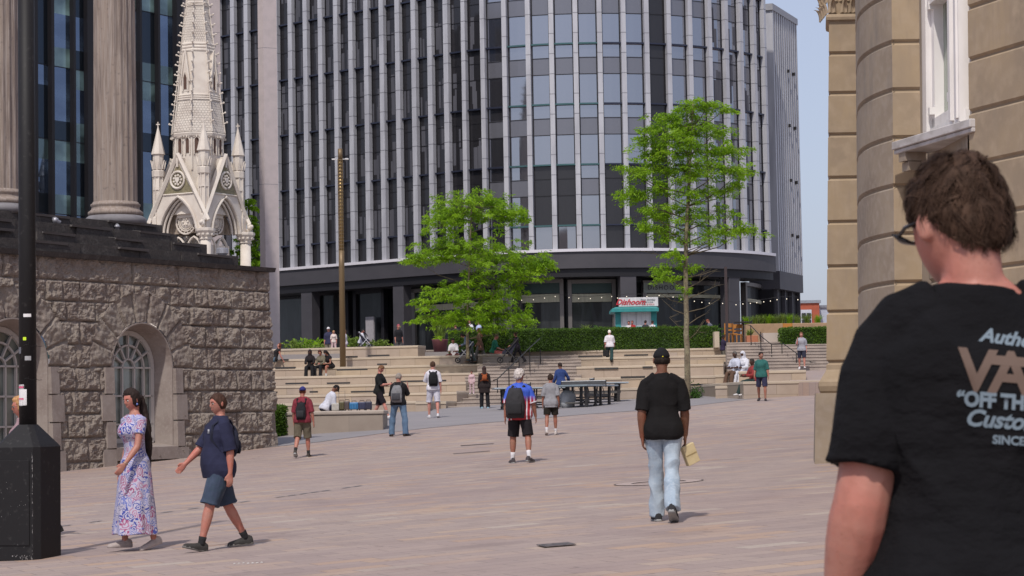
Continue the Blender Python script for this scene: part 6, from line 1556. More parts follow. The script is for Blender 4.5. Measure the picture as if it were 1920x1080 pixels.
def build_person(label, px, fy, hpx, cat_group=None, Y=None, H=1.75, heading=0, pose={}, tone='fair', shirt=None, sleeve=.55, hem=-.10, bottoms=None, leglen=.5, loose=.03, shoes=(.03,.03,.03), sole=None, socks=None, sock_h=.22,
                 hair=('short', (.03,.018,.012)), fem=False, bulk=1.0, belly=0, extras=None, armk=1.0, vox=.014, z=None, base=None, dress=None, snap=True, feet_on=True, name='person', detail=False, folds=.007, shirtmat=None, flare=.0, dig=0):
    k = H/1.75
    if base is None:
        Y = Y or F*H/hpx
        if snap: base = G(px, fy, Y); 
        else: base = P(px, fy, Y)
        if snap: k = hpx*base.y/F/1.75*1.0
        if z is not None: base.z = z
    r = Rig(pose, k, bulk)
    root = empty('person', base, R(heading), label, 'person', cat_group)
    lift = -r.low if not r.p['seat'] else r.p['seat_h']/k
    OFF = V(0,0,lift)
    def fin(name, me, m, par=None):
        if isinstance(me, bmesh.types.BMesh):
            t = bpy.data.meshes.new(name); bmesh.ops.recalc_face_normals(me, faces=me.faces[:]); me.to_mesh(t); me.free(); me = t
            for p in me.polygons: p.use_smooth = True
        me.transform(Matrix.Scale(k, 4) @ Matrix.Translation(OFF)); me.materials.clear()
        for q in (m if isinstance(m, (list, tuple)) else [m]): me.materials.append(q)
        o = bpy.data.objects.new(name, me); scene.collection.objects.link(o); o.parent = par or root; me.name = name; return o
    sd = sum(map(ord, label)) % 97
    # --- body
    bm = B(); torso(bm, r, -.004, -.12, .53, belly, fem=fem, n=20); head(bm, r, 48 if detail else 32, 32 if detail else 22)
    for sx in (-1, 1): tube(bm, [r.S @ V(sx*.02,-.012,.53), r.S @ V(sx*.07,-.01,.492), r.shd[(sx+1)//2]+r.S @ V(sx*-.02,0,.0)], [.040,.034,.042], 12, ref=V(0,1,0))
    for i in (0, 1):
        limb(bm, arm_pts(r, i), [x*armk*(.88 if fem else 1)*(1+.5*(bulk-1)) for x in ARM_R]); hand(bm, r, i, r.p.get('curl', 28))
        limb(bm, leg_pts(r, i), [x*(1+.6*(bulk-1)) for x in LEG_R])
        A, td = r.ank[i], r.toe[i]; upv = td.cross(V(1,0,0)); upv = upv if upv.z > 0 else -upv
        tube(bm, [A - td*.03 - V(0,0,.02), A + V(0,0,-.045), A + td*.10 - V(0,0,.062), A + td*.155 - V(0,0,.068)], [(.028,.03),(.036,.035),(.036,.022),(.030,.014)], 10)
    body = fin('body', remeshed(bm, vox, 2), skin(tone))
    # --- shoes and socks
    for i in (0, 1):
        A, td = r.ank[i], r.toe[i]; side = td.cross(V(0,0,1)).normalized(); upv = side.cross(td).normalized()
        if shoes:
            bm = B(); rows = []
            for t, w_, h_ in ((-.085,.022,.056),(-.075,.035,.082),(-.03,.041,.092),(.02,.042,.080),(.08,.048,.062),(.13,.050,.052),(.18,.040,.042),(.202,.020,.026)):
                c = A + td*t - upv*.085; rows.append([c + side*(w_*x) + upv*(h_*y) for x, y in ((-1,.05),(-1,.55),(-.62,.95),(0,1.08),(.62,.95),(1,.55),(1,.05),(0,0))])
            loft(bm, rows); tube(bm, [A - td*.018 - upv*.06, A - td*.012 + upv*.012], [(.036,.045),(.034,.042)], 10, ref=td)
            so_ = fin('shoe', remeshed(bm, max(.007, vox*.6), 1), clothm(shoes))
            if sole:
                bm = B(); rows = []
                for t, w_ in ((-.085,.022),(-.07,.036),(-.02,.040),(.03,.039),(.09,.048),(.14,.049),(.185,.036),(.204,.016)):
                    c = A + td*t - upv*.088; rows.append([c + side*w_ - upv*.004, c + side*w_ + upv*.020, c - side*w_ + upv*.020, c - side*w_ - upv*.004])
                loft(bm, rows); fin('sole', bm, solid(sole, .7), so_)
        if socks:
            K = r.knee[i]; bm = B(); tube(bm, [A - V(0,0,.03), A, A.lerp(K, sock_h*.5), A.lerp(K, sock_h)], [.042,.040,.041,.045], 12); fin('sock', bm, clothm(socks))
    # --- bottoms
    if bottoms and not dress:
        bm = B(); torso(bm, r, .006+.2*loose, -.13, .055, belly*.5, n=20, fem=fem)
        for i in (0, 1):
            P_ = leg_pts(r, i); tot = len(P_)-1; q = leglen*tot; m_ = int(q); pts_ = P_[:m_+1]; rr = [LEG_R[j]*(1+.6*(bulk-1)) for j in range(m_+1)]
            if q > m_: pts_.append(P_[m_].lerp(P_[m_+1], q-m_)); rr.append(LEG_R[m_+1])
            L_ = len(pts_); rr = [max(x, .052) + .008 + loose*(j/(L_-1))**.8 + flare*(max(0, j/(L_-1)-.55)) for j, x in enumerate(rr)]
            if leglen > .95: pts_[-1] = pts_[-1] - (r.knee[i]-r.ank[i]).normalized()*.035; 
            pts_[0] = pts_[0] + V(0,0,.02)
            tube(bm, pts_, rr, 16, ref=V(0,1,0))
        fin('trousers' if leglen > .9 else 'shorts', remeshed(bm, vox*.9, 3, folds*1.1, 7, sd), clothm(bottoms) if not isinstance(bottoms, bpy.types.Material) else bottoms)
    # --- shirt
    if shirt is not None or shirtmat:
        bm = B(); torso(bm, r, .016+.15*loose if not fem else .010, hem, .532, belly, n=28, fem=fem, flare=.035, chest=.02 if fem else 0)
        for i in (0, 1):
            if sleeve > 0:
                P_ = [r.S @ V((-1 if i == 0 else 1)*.06, -.012, .488), r.S @ V((-1 if i == 0 else 1)*.11, -.008, .462)] + arm_pts(r, i); R_ = [.050,.050] + [x*(1+.5*(bulk-1)) for x in ARM_R]; q = 2 + sleeve*(len(P_)-3); m_ = int(q); pts_ = P_[:m_+1]; rr = R_[:m_+1]
                if q > m_ and m_+1 < len(P_): pts_.append(P_[m_].lerp(P_[m_+1], q-m_)); rr.append(R_[m_+1])
                L_ = len(pts_); lo_ = .024 if sleeve < .6 else .012
                rr = [x + .011 + lo_*(j/(L_-1))**1.2 for j, x in enumerate(rr)]
                rings_in = tube(bm, pts_, rr, 16, ref=V(0,1,0))
        tube(bm, [r.S @ V(0,-.010,.455), r.S @ V(0,-.012,.500), r.S @ V(0,-.008,.528)], [(.100,.088),(.080,.076),(.066,.068)], 22, ref=V(0,1,0))
        sh_ = fin('shirt' if sleeve < .7 else 'jacket', remeshed(bm, vox*.85, 3, folds, 6, sd+5), shirtmat or clothm(shirt))
        if r.p.get('collar'):
            bm = B(); c = r.neck - r.S @ V(0,0,.02); tube(bm, [c - r.S @ V(0,0,.012), c + r.S @ V(0,-.006,.028)], [(.072,.072),(.064,.066)], 18, cap=True); fin('collar', bm, shirtmat or clothm(shirt), sh_)
    if dress:
        m_, zbot, wid, slv = dress; bm = B(); torso(bm, r, .010, -.02, .505, 0, n=28, fem=True, chest=.03); rows = []; N = 26
        kn = (r.knee[0]+r.knee[1])/2; an = (r.ank[0]+r.ank[1])/2
        for j in range(N+1):
            t = j/N; z_ = .10 + (zbot-.10)*t; cc = V(0,0,z_) + V(kn.x, kn.y, 0)*min(1, t*1.5)*.8; h_ = min(1, t/.14); h_ = h_*h_*(3-2*h_); w_ = .140 + .045*h_ + (wid-.185)*max(0, t-.1)**.9*1.1; dd_ = .108 + .040*h_ + (wid*.95-.148)*max(0, t-.1)**.9*1.1; n_ = 56; ring = []
            for i in range(n_):
                a = 2*math.pi*i/n_; pl = 1 + (.05*math.sin(a*7+1.3*math.sin(t*3)) + .03*math.sin(a*13+2))*t**1.2; ring.append(cc + V(math.cos(a)*w_*pl, math.sin(a)*dd_*pl, .012*math.sin(a*5)*t))
            rows.append(ring)
        loft(bm, rows)
        if slv:
            for i in (0,1): P_ = [r.S @ V((-1 if i == 0 else 1)*.09, 0, .455)] + arm_pts(r, i)[:3 if slv < 2 else 11]; tube(bm, P_, ([.06,.068,.062,.058] if slv < 2 else [.06]+[x+.018 for x in ARM_R])[:len(P_)], 14)
        fin('dress', remeshed(bm, vox*.8, 2, folds*.5, 7, sd), m_)
    # --- hair
    if hair:
        st, col = hair[0], hair[1]; hm = clothm(col) if st in ('cap','hijab') else hairm(col)
        if st == 'short': me_ = skull_shell(r, reg_short, lambda d: .010+.012*max(0,d.z), .007, seed=sd)
        elif st == 'fluffy': me_ = skull_shell(r, reg_short, lambda d: .026+.018*max(0,d.z)+.008*noise.noise(d*4), .012, seed=sd)
        elif st == 'balding': me_ = skull_shell(r, lambda d: (d.z*1.0+.60-max(0,d.y)*1.25) if d.z < .8 else .2, lambda d: .011, .004, seed=sd)
        elif st == 'bald': me_ = None
        elif st in ('long','pony','bun'): me_ = skull_shell(r, lambda d: (d.z + .80 - max(0,d.y)*.9) if d.y < .5 else (d.z-.50), lambda d: .014+.010*max(0,d.z), .006, seed=sd)
        elif st == 'cap': me_ = skull_shell(r, reg_cap, lambda d: .016, 0, seed=sd)
        elif st == 'hijab': me_ = skull_shell(r, lambda d: (.62 - d.y) if d.z < .5 else .3, lambda d: .022, .003, seed=sd)
        if me_ is not None: h_ = fin({'cap':'cap','hijab':'headscarf'}.get(st,'hair'), me_, hm)
        if st == 'cap':
            if len(hair) > 3 and hair[3] == 'back': sgn = -1
            else: sgn = 1
            bm = B(); rows = []
            for j, (w_, y, z_) in enumerate(((.070,.065,.036),(.072,.105,.030),(.060,.135,.022),(.03,.152,.014))): rows.append([on_head(r, V(w_*math.sin(q*math.pi/8-math.pi/2), sgn*(y - (.012*abs(math.sin(q*math.pi/8-math.pi/2)))), z_+.012*math.cos(q*math.pi/8-math.pi/2))) for q in range(9)])
            loft(bm, rows, False, False); bmesh.ops.solidify(bm, geom=bm.faces[:], thickness=.004); fin('brim', bm, hm, h_)
            bm = skull_shell(r, lambda d: min(d.z+.45, .34-d.z) - max(0,d.y)*1.2 , lambda d: .008, .002, seed=sd); fin('hair', bm, hairm(hair[2]))
        if st == 'hijab':
            bm = B(); N = r.S; tube(bm, [on_head(r, V(0,-.02,-.03)), r.neck + V(0,0,-.01), r.S @ V(0,0,.42), r.S @ V(0,.01,.30)], [(.088,.10),(.095,.10),(.19,.13),(.215,.15)], 20); fin('veil', remeshed(bm, .015, 3, .008, 8, sd), hm)
        if st == 'long':
            L_ = hair[2]; bm = B(); pts_ = [on_head(r, V(0,-.035,.03)), on_head(r, V(0,-.065,-.05)), r.S @ V(0,-.10,.46), r.S @ V(0,-.135,.46-L_*.6), r.S @ V(0,-.13,.46-L_)]
            tube(bm, pts_, [(.070,.055),(.082,.05),(.085,.035),(.075,.028),(.035,.015)], 16, ref=V(0,1,0)); fin('long_hair', remeshed(bm, .012, 2, .006, 14, sd), hm, h_)
        if st == 'pony':
            L_ = hair[2]; bm = B(); pts_ = [on_head(r, V(0,-.085,.035)), on_head(r, V(0,-.125,-.0)), on_head(r, V(.0,-.135,-.10)), r.S @ V(.01,-.155,.36), r.S @ V(.0,-.165,.18), r.S @ V(0,-.16,.46-L_)]
            tube(bm, pts_, [.030,.036,.046,.052,.046,.014], 14); fin('ponytail', remeshed(bm, .009, 2, .006, 22, sd), hm, h_)
        if st == 'bun': bm = B(); bmesh.ops.create_icosphere(bm, subdivisions=3, radius=.045, matrix=Matrix.Translation(on_head(r, V(0,-.10,.06)))); fin('hair_bun', bm, hm, h_)
    if detail:
        for sx in (-1, 1):
            bm = B(); bmesh.ops.create_icosphere(bm, subdivisions=2, radius=.0105, matrix=Matrix.Translation(on_head(r, V(sx*.029,.078,.008)))); e_ = fin('eye', bm, solid((.55,.52,.50),.3))
            bm = B(); bmesh.ops.create_icosphere(bm, subdivisions=2, radius=.0055, matrix=Matrix.Translation(on_head(r, V(sx*.029,.0865,.007)))); fin('iris', bm, solid((.03,.018,.012),.3), e_)
            bm = B(); tube(bm, [on_head(r, V(sx*.012,.094,.026)), on_head(r, V(sx*.03,.091,.032)), on_head(r, V(sx*.047,.079,.026))], [.0022,.003,.0016], 6); fin('eyebrow', bm, hairm(hair[1]))
        bm = B(); tube(bm, [on_head(r, V(-.021,.078,-.060)), on_head(r, V(0,.090,-.0575)), on_head(r, V(.021,.078,-.060))], [.002,.0045,.002], 8); fin('lips', bm, solid((.36,.12,.10),.5))
    if extras: extras(root, r, k, OFF, fin)
    return root, r, k, OFF
_hair = {}
def hairm(col):
    if tuple(col) not in _hair: _hair[tuple(col)] = mat('hair', col, .75, spec=.2, noise_=[((60,60,8), tuple(c*1.9+.004 for c in col), .45, .75)], bump=[((90,90,14), .7, .006)])
    return _hair[tuple(col)]
# --- carried things (each a part of the outfit when worn; held things are things of their own)
def backpack(col, w_=.30, h_=.42, d_=.15, zc=.26, panel=None, xo=0, strap=None):
    def f(root, r, k, OFF, fin):
        S = r.S; bm = B(); rows = []
        for j in range(11):
            t = j/10; z = zc - h_/2 + h_*t; e = math.sin(math.pi*min(1,max(0,(t*.9+.05))))**.35; rows.append(ringp(S @ V(xo, -.118 - d_*.5*e, z), S @ V(1,0,0), S @ V(0,1,0), w_/2*(.78+.22*e)*(1 if t < .6 else 1-.9*(t-.6)**1.3*2.0*.6), d_*.5*e, 20, 2.6))
        loft(bm, rows); bp_ = fin('backpack', remeshed(bm, .012, 2, .006, 9, 3), clothm(col))
        bm = B(); rows = []
        for j in range(6): t = j/5; e = math.sin(math.pi*(t*.9+.05))**.4; rows.append(ringp(S @ V(xo, -.118 - d_*.92 - .012*e, zc - h_*.40 + h_*.42*t), S @ V(1,0,0), S @ V(0,1,0), w_*.36, .022*e, 14, 3.5))
        loft(bm, rows); fin('pocket', bm, clothm(panel or tuple(c*.7 for c in col)), bp_)
        bm = B(); tube(bm, [S @ V(xo-.03,-.14,zc+h_/2), S @ V(xo,-.15,zc+h_/2+.035), S @ V(xo+.03,-.14,zc+h_/2)], [.006]*3, 5); fin('grab_loop', bm, M_blk, bp_)
        for sx in (-1, 1):
            bm = B(); tube(bm, [S @ V(xo+sx*.09,-.135,zc+h_*.42), S @ V(sx*.105,-.09,.49), S @ V(sx*.112,.0,.515), S @ V(sx*.12,.11,.43), S @ V(sx*.13,.13,.28), S @ V(sx*.16,.02,.12), S @ V(sx*.13,-.11,zc-h_*.35)], [(.024,.008)]*7, 8, ref=S @ V(0,1,0)); fin('strap', bm, clothm(strap or col), bp_)
    return f
def combine(*fs):
    def f(*a):
        for g in fs: g(*a)
    return f
def glasses(root, r, k, OFF, fin, dark=False):
    bm = B()
    for sx in (-1, 1):
        c = V(sx*.031,.099,.006); ring = [on_head(r, c + V(.021*math.cos(t*math.pi/7), -.008*abs(math.cos(t*math.pi/7)), .015*math.sin(t*math.pi/7))) for t in range(15)]; tube(bm, ring, [.0015]*15, 5)
        tube(bm, [on_head(r, V(sx*.052,.090,.010)), on_head(r, V(sx*.075,.05,.012)), on_head(r, V(sx*.078,-.01,.008))], [.0016]*3, 5)
        if dark:
            b2 = [on_head(r, c + V(.020*math.cos(t*math.pi/7), -.006, .014*math.sin(t*math.pi/7))) for t in range(14)]; bm.faces.new([bm.verts.new(p) for p in b2])
    tube(bm, [on_head(r, V(-.01,.102,.010)), on_head(r, V(.01,.102,.010))], [.0015]*2, 5); fin('glasses', bm, solid((.02,.018,.018),.3))
WALK_A = dict(legs=((18,6),(-16,22)), feet=(-4,22), arms=((-20,7,14,0),(20,7,22,0)))
WALK_B = dict(legs=((-14,20),(18,6)), feet=(20,-4), arms=((20,7,22,0),(-18,7,14,0)))
STAND = dict(legs=((2,3),(-2,3)), arms=((2,7,12,0),(2,7,12,0)), lean=1)
def W(b=WALK_A, **k): d = dict(b); d.update(k); return d
NEAR, MID, FAR = .0075, .012, .02
# ---- 1 man in black tee and cap
def capbadge(root, r, k, OFF, fin):
    bm = B(); box(bm, on_head(r, V(0,-.112,.035)), (.012,.004,.010)); fin('cap_badge', bm, solid((.75,.62,.02)))
M_ljean = mat('light_denim', (.36,.43,.50), .9, noise_=[((5,5,2),(.27,.34,.42),.42,.65),(30,(.43,.49,.55),.5,.8)], bump=[(9,.5,.02),(200,.3,.002)])
M_mjean = mat('mid_denim', (.10,.165,.26), .9, noise_=[((5,5,2),(.075,.125,.21),.42,.65)], bump=[(9,.5,.02)])
M_djean = mat('dark_denim', (.030,.045,.080), .9, noise_=[((6,6,3),(.06,.085,.135),.5,.7),(14,(.025,.045,.07),.45,.7)], bump=[(12,.5,.02)])
man, rg, kk_, of_ = build_person('man from behind in black t-shirt, black cap and light jeans carrying a flat yellow box', 1247, 978, 327, heading=-3, pose=W(dict(legs=((12,3,-2),(-9,28,-2)), feet=(0,26), arms=((-8,8,14,4),(4,10,16,4)), lean=2, head=(6,0), curl=45), shoulder=1.05), tone='brown', shirt=(.007,.006,.0065), sleeve=.42, hem=-.13, bottoms=M_ljean, leglen=1.0, loose=.010, flare=.008,
    shoes=(.03,.03,.033), sole=(.3,.3,.3), hair=('cap', (.010,.010,.012), (.012,.008,.006), 'front'), extras=capbadge, vox=NEAR, bulk=.93, armk=1.15, folds=.010)
wr_ = man.matrix_basis @ ((rg.wr[1] + rg.hd[1]*.10 + of_)*kk_)
hb = empty('book', wr_ + V(.042,-.0,-.105), R(25), 'flat cream-yellow box hanging from the hand of the man with black cap', 'box')
bm = B(); box(bm, (0,0,0), (.145,.065,.21), Matrix.Rotation(R(-22),3,'Y')); bevel(bm,.004); b_ = obj('cover', bm, mat('cream_card',(.58,.47,.27),.7,noise_=[(12,(.50,.40,.22),.4,.7)]), hb); hb.name = 'flat_box'
bm = B(); box(bm, (0,-.0335,0), (.13,.003,.012), Matrix.Rotation(R(-22),3,'Y')); obj('groove', bm, solid((.35,.26,.12)), b_)
# ---- 2 woman in paisley dress
def paisley():
    m = bpy.data.materials.new('paisley_cloth'); m.use_nodes = True; n, l = m.node_tree.nodes, m.node_tree.links; b = n['Principled BSDF']; b.inputs['Roughness'].default_value = .9
    tc = n.new('ShaderNodeTexCoord'); nz = n.new('ShaderNodeTexNoise'); nz.inputs['Scale'].default_value = 9; l.new(tc.outputs['Object'], nz.inputs['Vector'])
    mx0 = n.new('ShaderNodeVectorMath'); mx0.operation = 'MULTIPLY_ADD'; l.new(nz.outputs['Color'], mx0.inputs[0]); mx0.inputs[1].default_value = (.16,.16,.16); l.new(tc.outputs['Object'], mx0.inputs[2])
    v = n.new('ShaderNodeTexVoronoi'); v.inputs['Scale'].default_value = 11; l.new(mx0.outputs[0], v.inputs['Vector'])
    w_ = n.new('ShaderNodeMath'); w_.operation = 'MULTIPLY'; w_.inputs[1].default_value = 26; l.new(v.outputs['Distance'], w_.inputs[0]); s_ = n.new('ShaderNodeMath'); s_.operation = 'SINE'; l.new(w_.outputs[0], s_.inputs[0])
    sep = n.new('ShaderNodeSeparateColor'); l.new(v.outputs['Color'], sep.inputs[0])
    cr = n.new('ShaderNodeValToRGB'); cr.color_ramp.interpolation = 'CONSTANT'; e = cr.color_ramp
    cs = [(0,(.05,.07,.30)),(.28,(.30,.07,.16)),(.45,(.16,.19,.45)),(.65,(.38,.16,.27)),(.8,(.22,.22,.33))]
    while len(e.elements) < 5: e.elements.new(.5)
    for el,(p,c) in zip(e.elements, cs): el.position = p; el.color = (*c,1)
    l.new(sep.outputs[0], cr.inputs[0])
    g = n.new('ShaderNodeMath'); g.operation = 'GREATER_THAN'; g.inputs[1].default_value = .12; l.new(s_.outputs[0], g.inputs[0])
    mx = n.new('ShaderNodeMix'); mx.data_type = 'RGBA'; l.new(g.outputs[0], mx.inputs['Factor']); mx.inputs['A'].default_value = (.45,.42,.52,1); l.new(cr.outputs[0], mx.inputs['B'])
    l.new(mx.outputs['Result'], b.inputs['Base Color']); return m
def wear(root, r, k, OFF, fin):
    bm = B(); W_ = r.wr[0]; d = r.hd[0].normalized(); tube(bm, [W_-d*.022, W_-d*.006], [.029,.029], 12, ref=V(0,1,0)); fin('wristwatch', bm, solid((.45,.30,.22),.3,.6))
    for sx in (-1,1): bm = B(); bmesh.ops.create_icosphere(bm, subdivisions=2, radius=.013, matrix=Matrix.Translation(on_head(r, V(sx*.078,.002,-.045)))); fin('earring', bm, solid((.15,.22,.55),.3))
build_person('woman in a long white, blue and pink paisley dress with a very long dark ponytail', 255, 1032, 298, heading=128, pose=W(dict(legs=((-6,10,2),(8,6,2)), feet=(14,-2), arms=((16,8,24,2),(-4,9,18,2)), lean=2, head=(12,10), toeout=4, curl=30)), H=1.68, tone='fair', dress=(paisley(), -.80, .255, 1), fem=True, shoes=(.42,.36,.34), hair=('pony', (.022,.014,.012), .62), vox=NEAR, extras=wear, detail=True, folds=.006)
# ---- 3 man navy polo
def polo_bits(root, r, k, OFF, fin):
    glasses(root, r, k, OFF, fin)
    S = r.S
    for j, (x, z, w_, h_) in enumerate(((-.075,.385,.032,.004),(-.078,.370,.024,.012),(-.075,.350,.034,.004))):
        bm = B(); box(bm, S @ V(x, .146, z), (w_*1.3, .012, h_*1.3)); fin('chest_logo', bm, solid((.62,.62,.66)))
    bm = B(); tube(bm, [S @ V(.10,-.09,.49), S @ V(.108,.0,.52), S @ V(.115,.12,.43), S @ V(.125,.14,.28), S @ V(.16,.03,.12)], [(.020,.006)]*5, 8, ref=S @ V(0,1,0)); fin('strap', bm, clothm((.02,.022,.04)))
    bm = B(); tube(bm, [S @ V(-.10,-.09,.49), S @ V(-.108,.0,.52), S @ V(-.115,.12,.43), S @ V(-.125,.14,.28), S @ V(-.16,.03,.12)], [(.020,.006)]*5, 8, ref=S @ V(0,1,0)); fin('strap', bm, clothm((.02,.022,.04)))
build_person('man with glasses in a navy polo shirt and denim shorts striding left', 412, 1030, 299, heading=116, pose=W(dict(legs=((19,5,2),(-17,12,2)), feet=(-14,4), arms=((-12,7,14,0),(30,6,16,2)), lean=-1, head=(12,4), toeout=6, collar=True, curl=30)), H=1.74, tone='fair', shirt=(.022,.024,.055), sleeve=.50, hem=-.14, bottoms=M_djean, leglen=.50, loose=.045, shoes=(.045,.042,.04), sole=(.16,.15,.14), socks=(.02,.02,.022), sock_h=.16, hair=('balding', (.045,.022,.015)), belly=.045, bulk=1.07, vox=NEAR,
    extras=combine(backpack((.02,.022,.04), .26, .34, .09, .26), polo_bits), detail=True)
# ---- 4 woman behind lamp post
build_person('blonde woman in sunglasses mostly hidden behind the black lamp post', 47, 1012, 272, heading=108, pose=W(WALK_B, arms=((-40,10,6,0),(22,8,30,0)), head=(5,5)), H=1.66, tone='fair', shirt=(.30,.20,.22), sleeve=.2, bottoms=(.05,.05,.07), leglen=1, loose=.012, fem=True, hair=('long', (.34,.18,.08), .25), vox=MID, extras=lambda *a: glasses(*a, dark=True), detail=True)
# ---- 5 maroon tee
build_person('man in maroon t-shirt, blue cap and olive shorts with a black drawstring bag, walking away', 568, 858, 134, heading=-8, pose=W(WALK_A, legs=((-10,26,2),(10,4,2)), feet=(20,0), arms=((4,10,14,0),(-4,14,14,0)), head=(0,2)), tone='fair', shirt=(.20,.030,.045), sleeve=.48, bottoms=(.125,.105,.075), leglen=.56, loose=.035, shoes=(.06,.05,.045), sole=(.4,.4,.4), socks=(.03,.03,.03), sock_h=.22, hair=('cap', (.035,.035,.16), (.10,.03,.015), 'back'), vox=MID, bulk=1.05, extras=backpack((.018,.018,.022), .25, .42, .13, .18, panel=(.03,.03,.035)))
# ---- 6 jeans man grey pack
def phone_at(i):
    def f(root, r, k, OFF, fin):
        bm = B(); box(bm, r.wr[i]+r.hd[i]*.09, (.012,.05,.09)); fin('phone', bm, M_blk)
    return f
build_person('man in black t-shirt and blue jeans with a grey backpack, hand at his ear', 748, 818, 120, heading=-12, pose=dict(legs=((4,3,12),(-4,4,12)), feet=(0,0), toeout=25, arms=((5,8,30,0),(35,10,125,10)), head=(-10,10), lean=4), tone='fair', shirt=(.014,.013,.015), sleeve=.48, bottoms=M_mjean, leglen=1, loose=.022, shoes=(.05,.035,.03), hair=('balding', (.22,.19,.17)), vox=MID, bulk=1.06, extras=backpack((.20,.20,.215), .31, .46, .17, .20, panel=(.06,.06,.07), strap=(.05,.05,.055)))
# ---- 7 phone man in black
build_person('red-haired man in black t-shirt and shorts looking down at his phone, white shoes', 712, 789, 105, heading=-112, pose=dict(legs=((-12,20,3),(28,6,3)), feet=(20,-14), arms=((26,4,70,34),(26,4,72,34)), head=(0,32), lean=4), tone='pale', shirt=(.012,.012,.012), sleeve=.50, bottoms=(.014,.010,.014), leglen=.50, loose=.03, shoes=(.60,.58,.58), hair=('short', (.14,.07,.035)), vox=MID, extras=phone_at(1), detail=False)
# ---- 8 white outfit
build_person('man in white t-shirt and white shorts with a black backpack walking away', 813, 784, 106, heading=4, pose=W(WALK_A, legs=((8,4,4),(-8,14,4)), feet=(0,12), arms=((30,14,110,6),(-4,10,8,0)), head=(-5,5)), tone='pale', shirt=(.66,.63,.68), sleeve=.5, bottoms=(.55,.53,.60), leglen=.55, loose=.035, shoes=(.6,.58,.6), hair=('short', (.05,.025,.015)), vox=MID, extras=backpack((.014,.014,.016), .29, .43, .16, .24))
# ---- 9 jersey man
def jersey():
    m = bpy.data.materials.new('football_jersey'); m.use_nodes = True; n, l = m.node_tree.nodes, m.node_tree.links; b = n['Principled BSDF']; b.inputs['Roughness'].default_value = .7
    tc = n.new('ShaderNodeTexCoord'); sp = n.new('ShaderNodeSeparateXYZ'); l.new(tc.outputs['Object'], sp.inputs[0])
    ax = n.new('ShaderNodeMath'); ax.operation = 'ABSOLUTE'; l.new(sp.outputs['X'], ax.inputs[0])
    nz = n.new('ShaderNodeTexNoise'); nz.inputs['Scale'].default_value = 5; l.new(tc.outputs['Object'], nz.inputs['Vector'])
    ad = n.new('ShaderNodeMath'); ad.operation = 'MULTIPLY_ADD'; l.new(nz.outputs['Fac'], ad.inputs[0]); ad.inputs[1].default_value = .16; l.new(sp.outputs['Z'], ad.inputs[2])
    # white and blue side stripes over red, blue yoke
    st = n.new('ShaderNodeMath'); st.operation = 'MULTIPLY'; st.inputs[1].default_value = 95; l.new(ax.outputs[0], st.inputs[0]); sn = n.new('ShaderNodeMath'); sn.operation = 'SINE'; l.new(st.outputs[0], sn.inputs[0])
    g1_ = n.new('ShaderNodeMath'); g1_.operation = 'GREATER_THAN'; g1_.inputs[1].default_value = .55; l.new(sn.outputs[0], g1_.inputs[0])
    m1 = n.new('ShaderNodeMix'); m1.data_type = 'RGBA'; l.new(g1_.outputs[0], m1.inputs['Factor']); m1.inputs['A'].default_value = (.34,.012,.025,1); m1.inputs['B'].default_value = (.62,.60,.66,1)
    gx = n.new('ShaderNodeMath'); gx.operation = 'GREATER_THAN'; gx.inputs[1].default_value = .11; l.new(ax.outputs[0], gx.inputs[0])
    m0 = n.new('ShaderNodeMix'); m0.data_type = 'RGBA'; l.new(gx.outputs[0], m0.inputs['Factor']); m0.inputs['A'].default_value = (.36,.012,.025,1); l.new(m1.outputs['Result'], m0.inputs['B'])
    gzn = n.new('ShaderNodeMapRange'); gzn.inputs['From Min'].default_value = 1.26; gzn.inputs['From Max'].default_value = 1.34; l.new(ad.outputs[0], gzn.inputs['Value'])
    m2 = n.new('ShaderNodeMix'); m2.data_type = 'RGBA'; l.new(gzn.outputs[0], m2.inputs['Factor']); l.new(m0.outputs['Result'], m2.inputs['A']); m2.inputs['B'].default_value = (.035,.095,.52,1)
    l.new(m2.outputs['Result'], b.inputs['Base Color']); return m
def cuffs(root, r, k, OFF, fin):
    for i in (0, 1):
        P_ = arm_pts(r, i); d = (r.elb[i]-r.shd[i]).normalized(); c = r.shd[i].lerp(r.elb[i], .93); bm = B(); tube(bm, [c-d*.012, c+d*.012], [.077,.078], 14, ref=V(0,1,0)); fin('white_cuff', bm, clothm((.62,.60,.64)))
    bm = B(); tube(bm, [r.neck - V(0,0,.03), r.neck + V(0,-.01,.03)], [(.085,.08),(.070,.072)], 16); fin('collar', bm, clothm((.035,.095,.52)))
build_person('grey haired man in a blue and red striped football jersey with a big dark backpack', 976, 868, 175, heading=-6, pose=W(WALK_B, legs=((8,6,6),(-10,12,9)), feet=(0,4), arms=((-6,14,16,0),(4,16,12,0)), head=(-25,0), lean=3, toeout=20), H=1.78, tone='tan', shirtmat=jersey(), shirt=(0,0,0), sleeve=.48, hem=-.15, bottoms=(.016,.013,.016), leglen=.50, loose=.035, shoes=(.07,.06,.065), sole=(.25,.25,.25), socks=(.62,.60,.62), sock_h=.28, hair=('fluffy', (.40,.36,.34)), vox=.0095, bulk=1.18, belly=.06,
    extras=combine(backpack((.035,.034,.038), .36, .56, .22, .16, xo=-.06), cuffs))
# ---- 10 gray tee
build_person('dark haired man in plain grey t-shirt and short black shorts walking away', 1034, 816, 114, heading=-4, pose=W(WALK_A, legs=((-8,16,3),(8,4,3)), feet=(16,0), arms=((2,10,14,0),(-10,8,26,0))), tone='tan', shirt=(.26,.26,.285), sleeve=.45, hem=-.17, bottoms=(.018,.015,.012), leglen=.36, loose=.035, shoes=(.52,.47,.45), socks=(.55,.53,.56), sock_h=.22, hair=('short', (.025,.014,.010)), vox=.011)
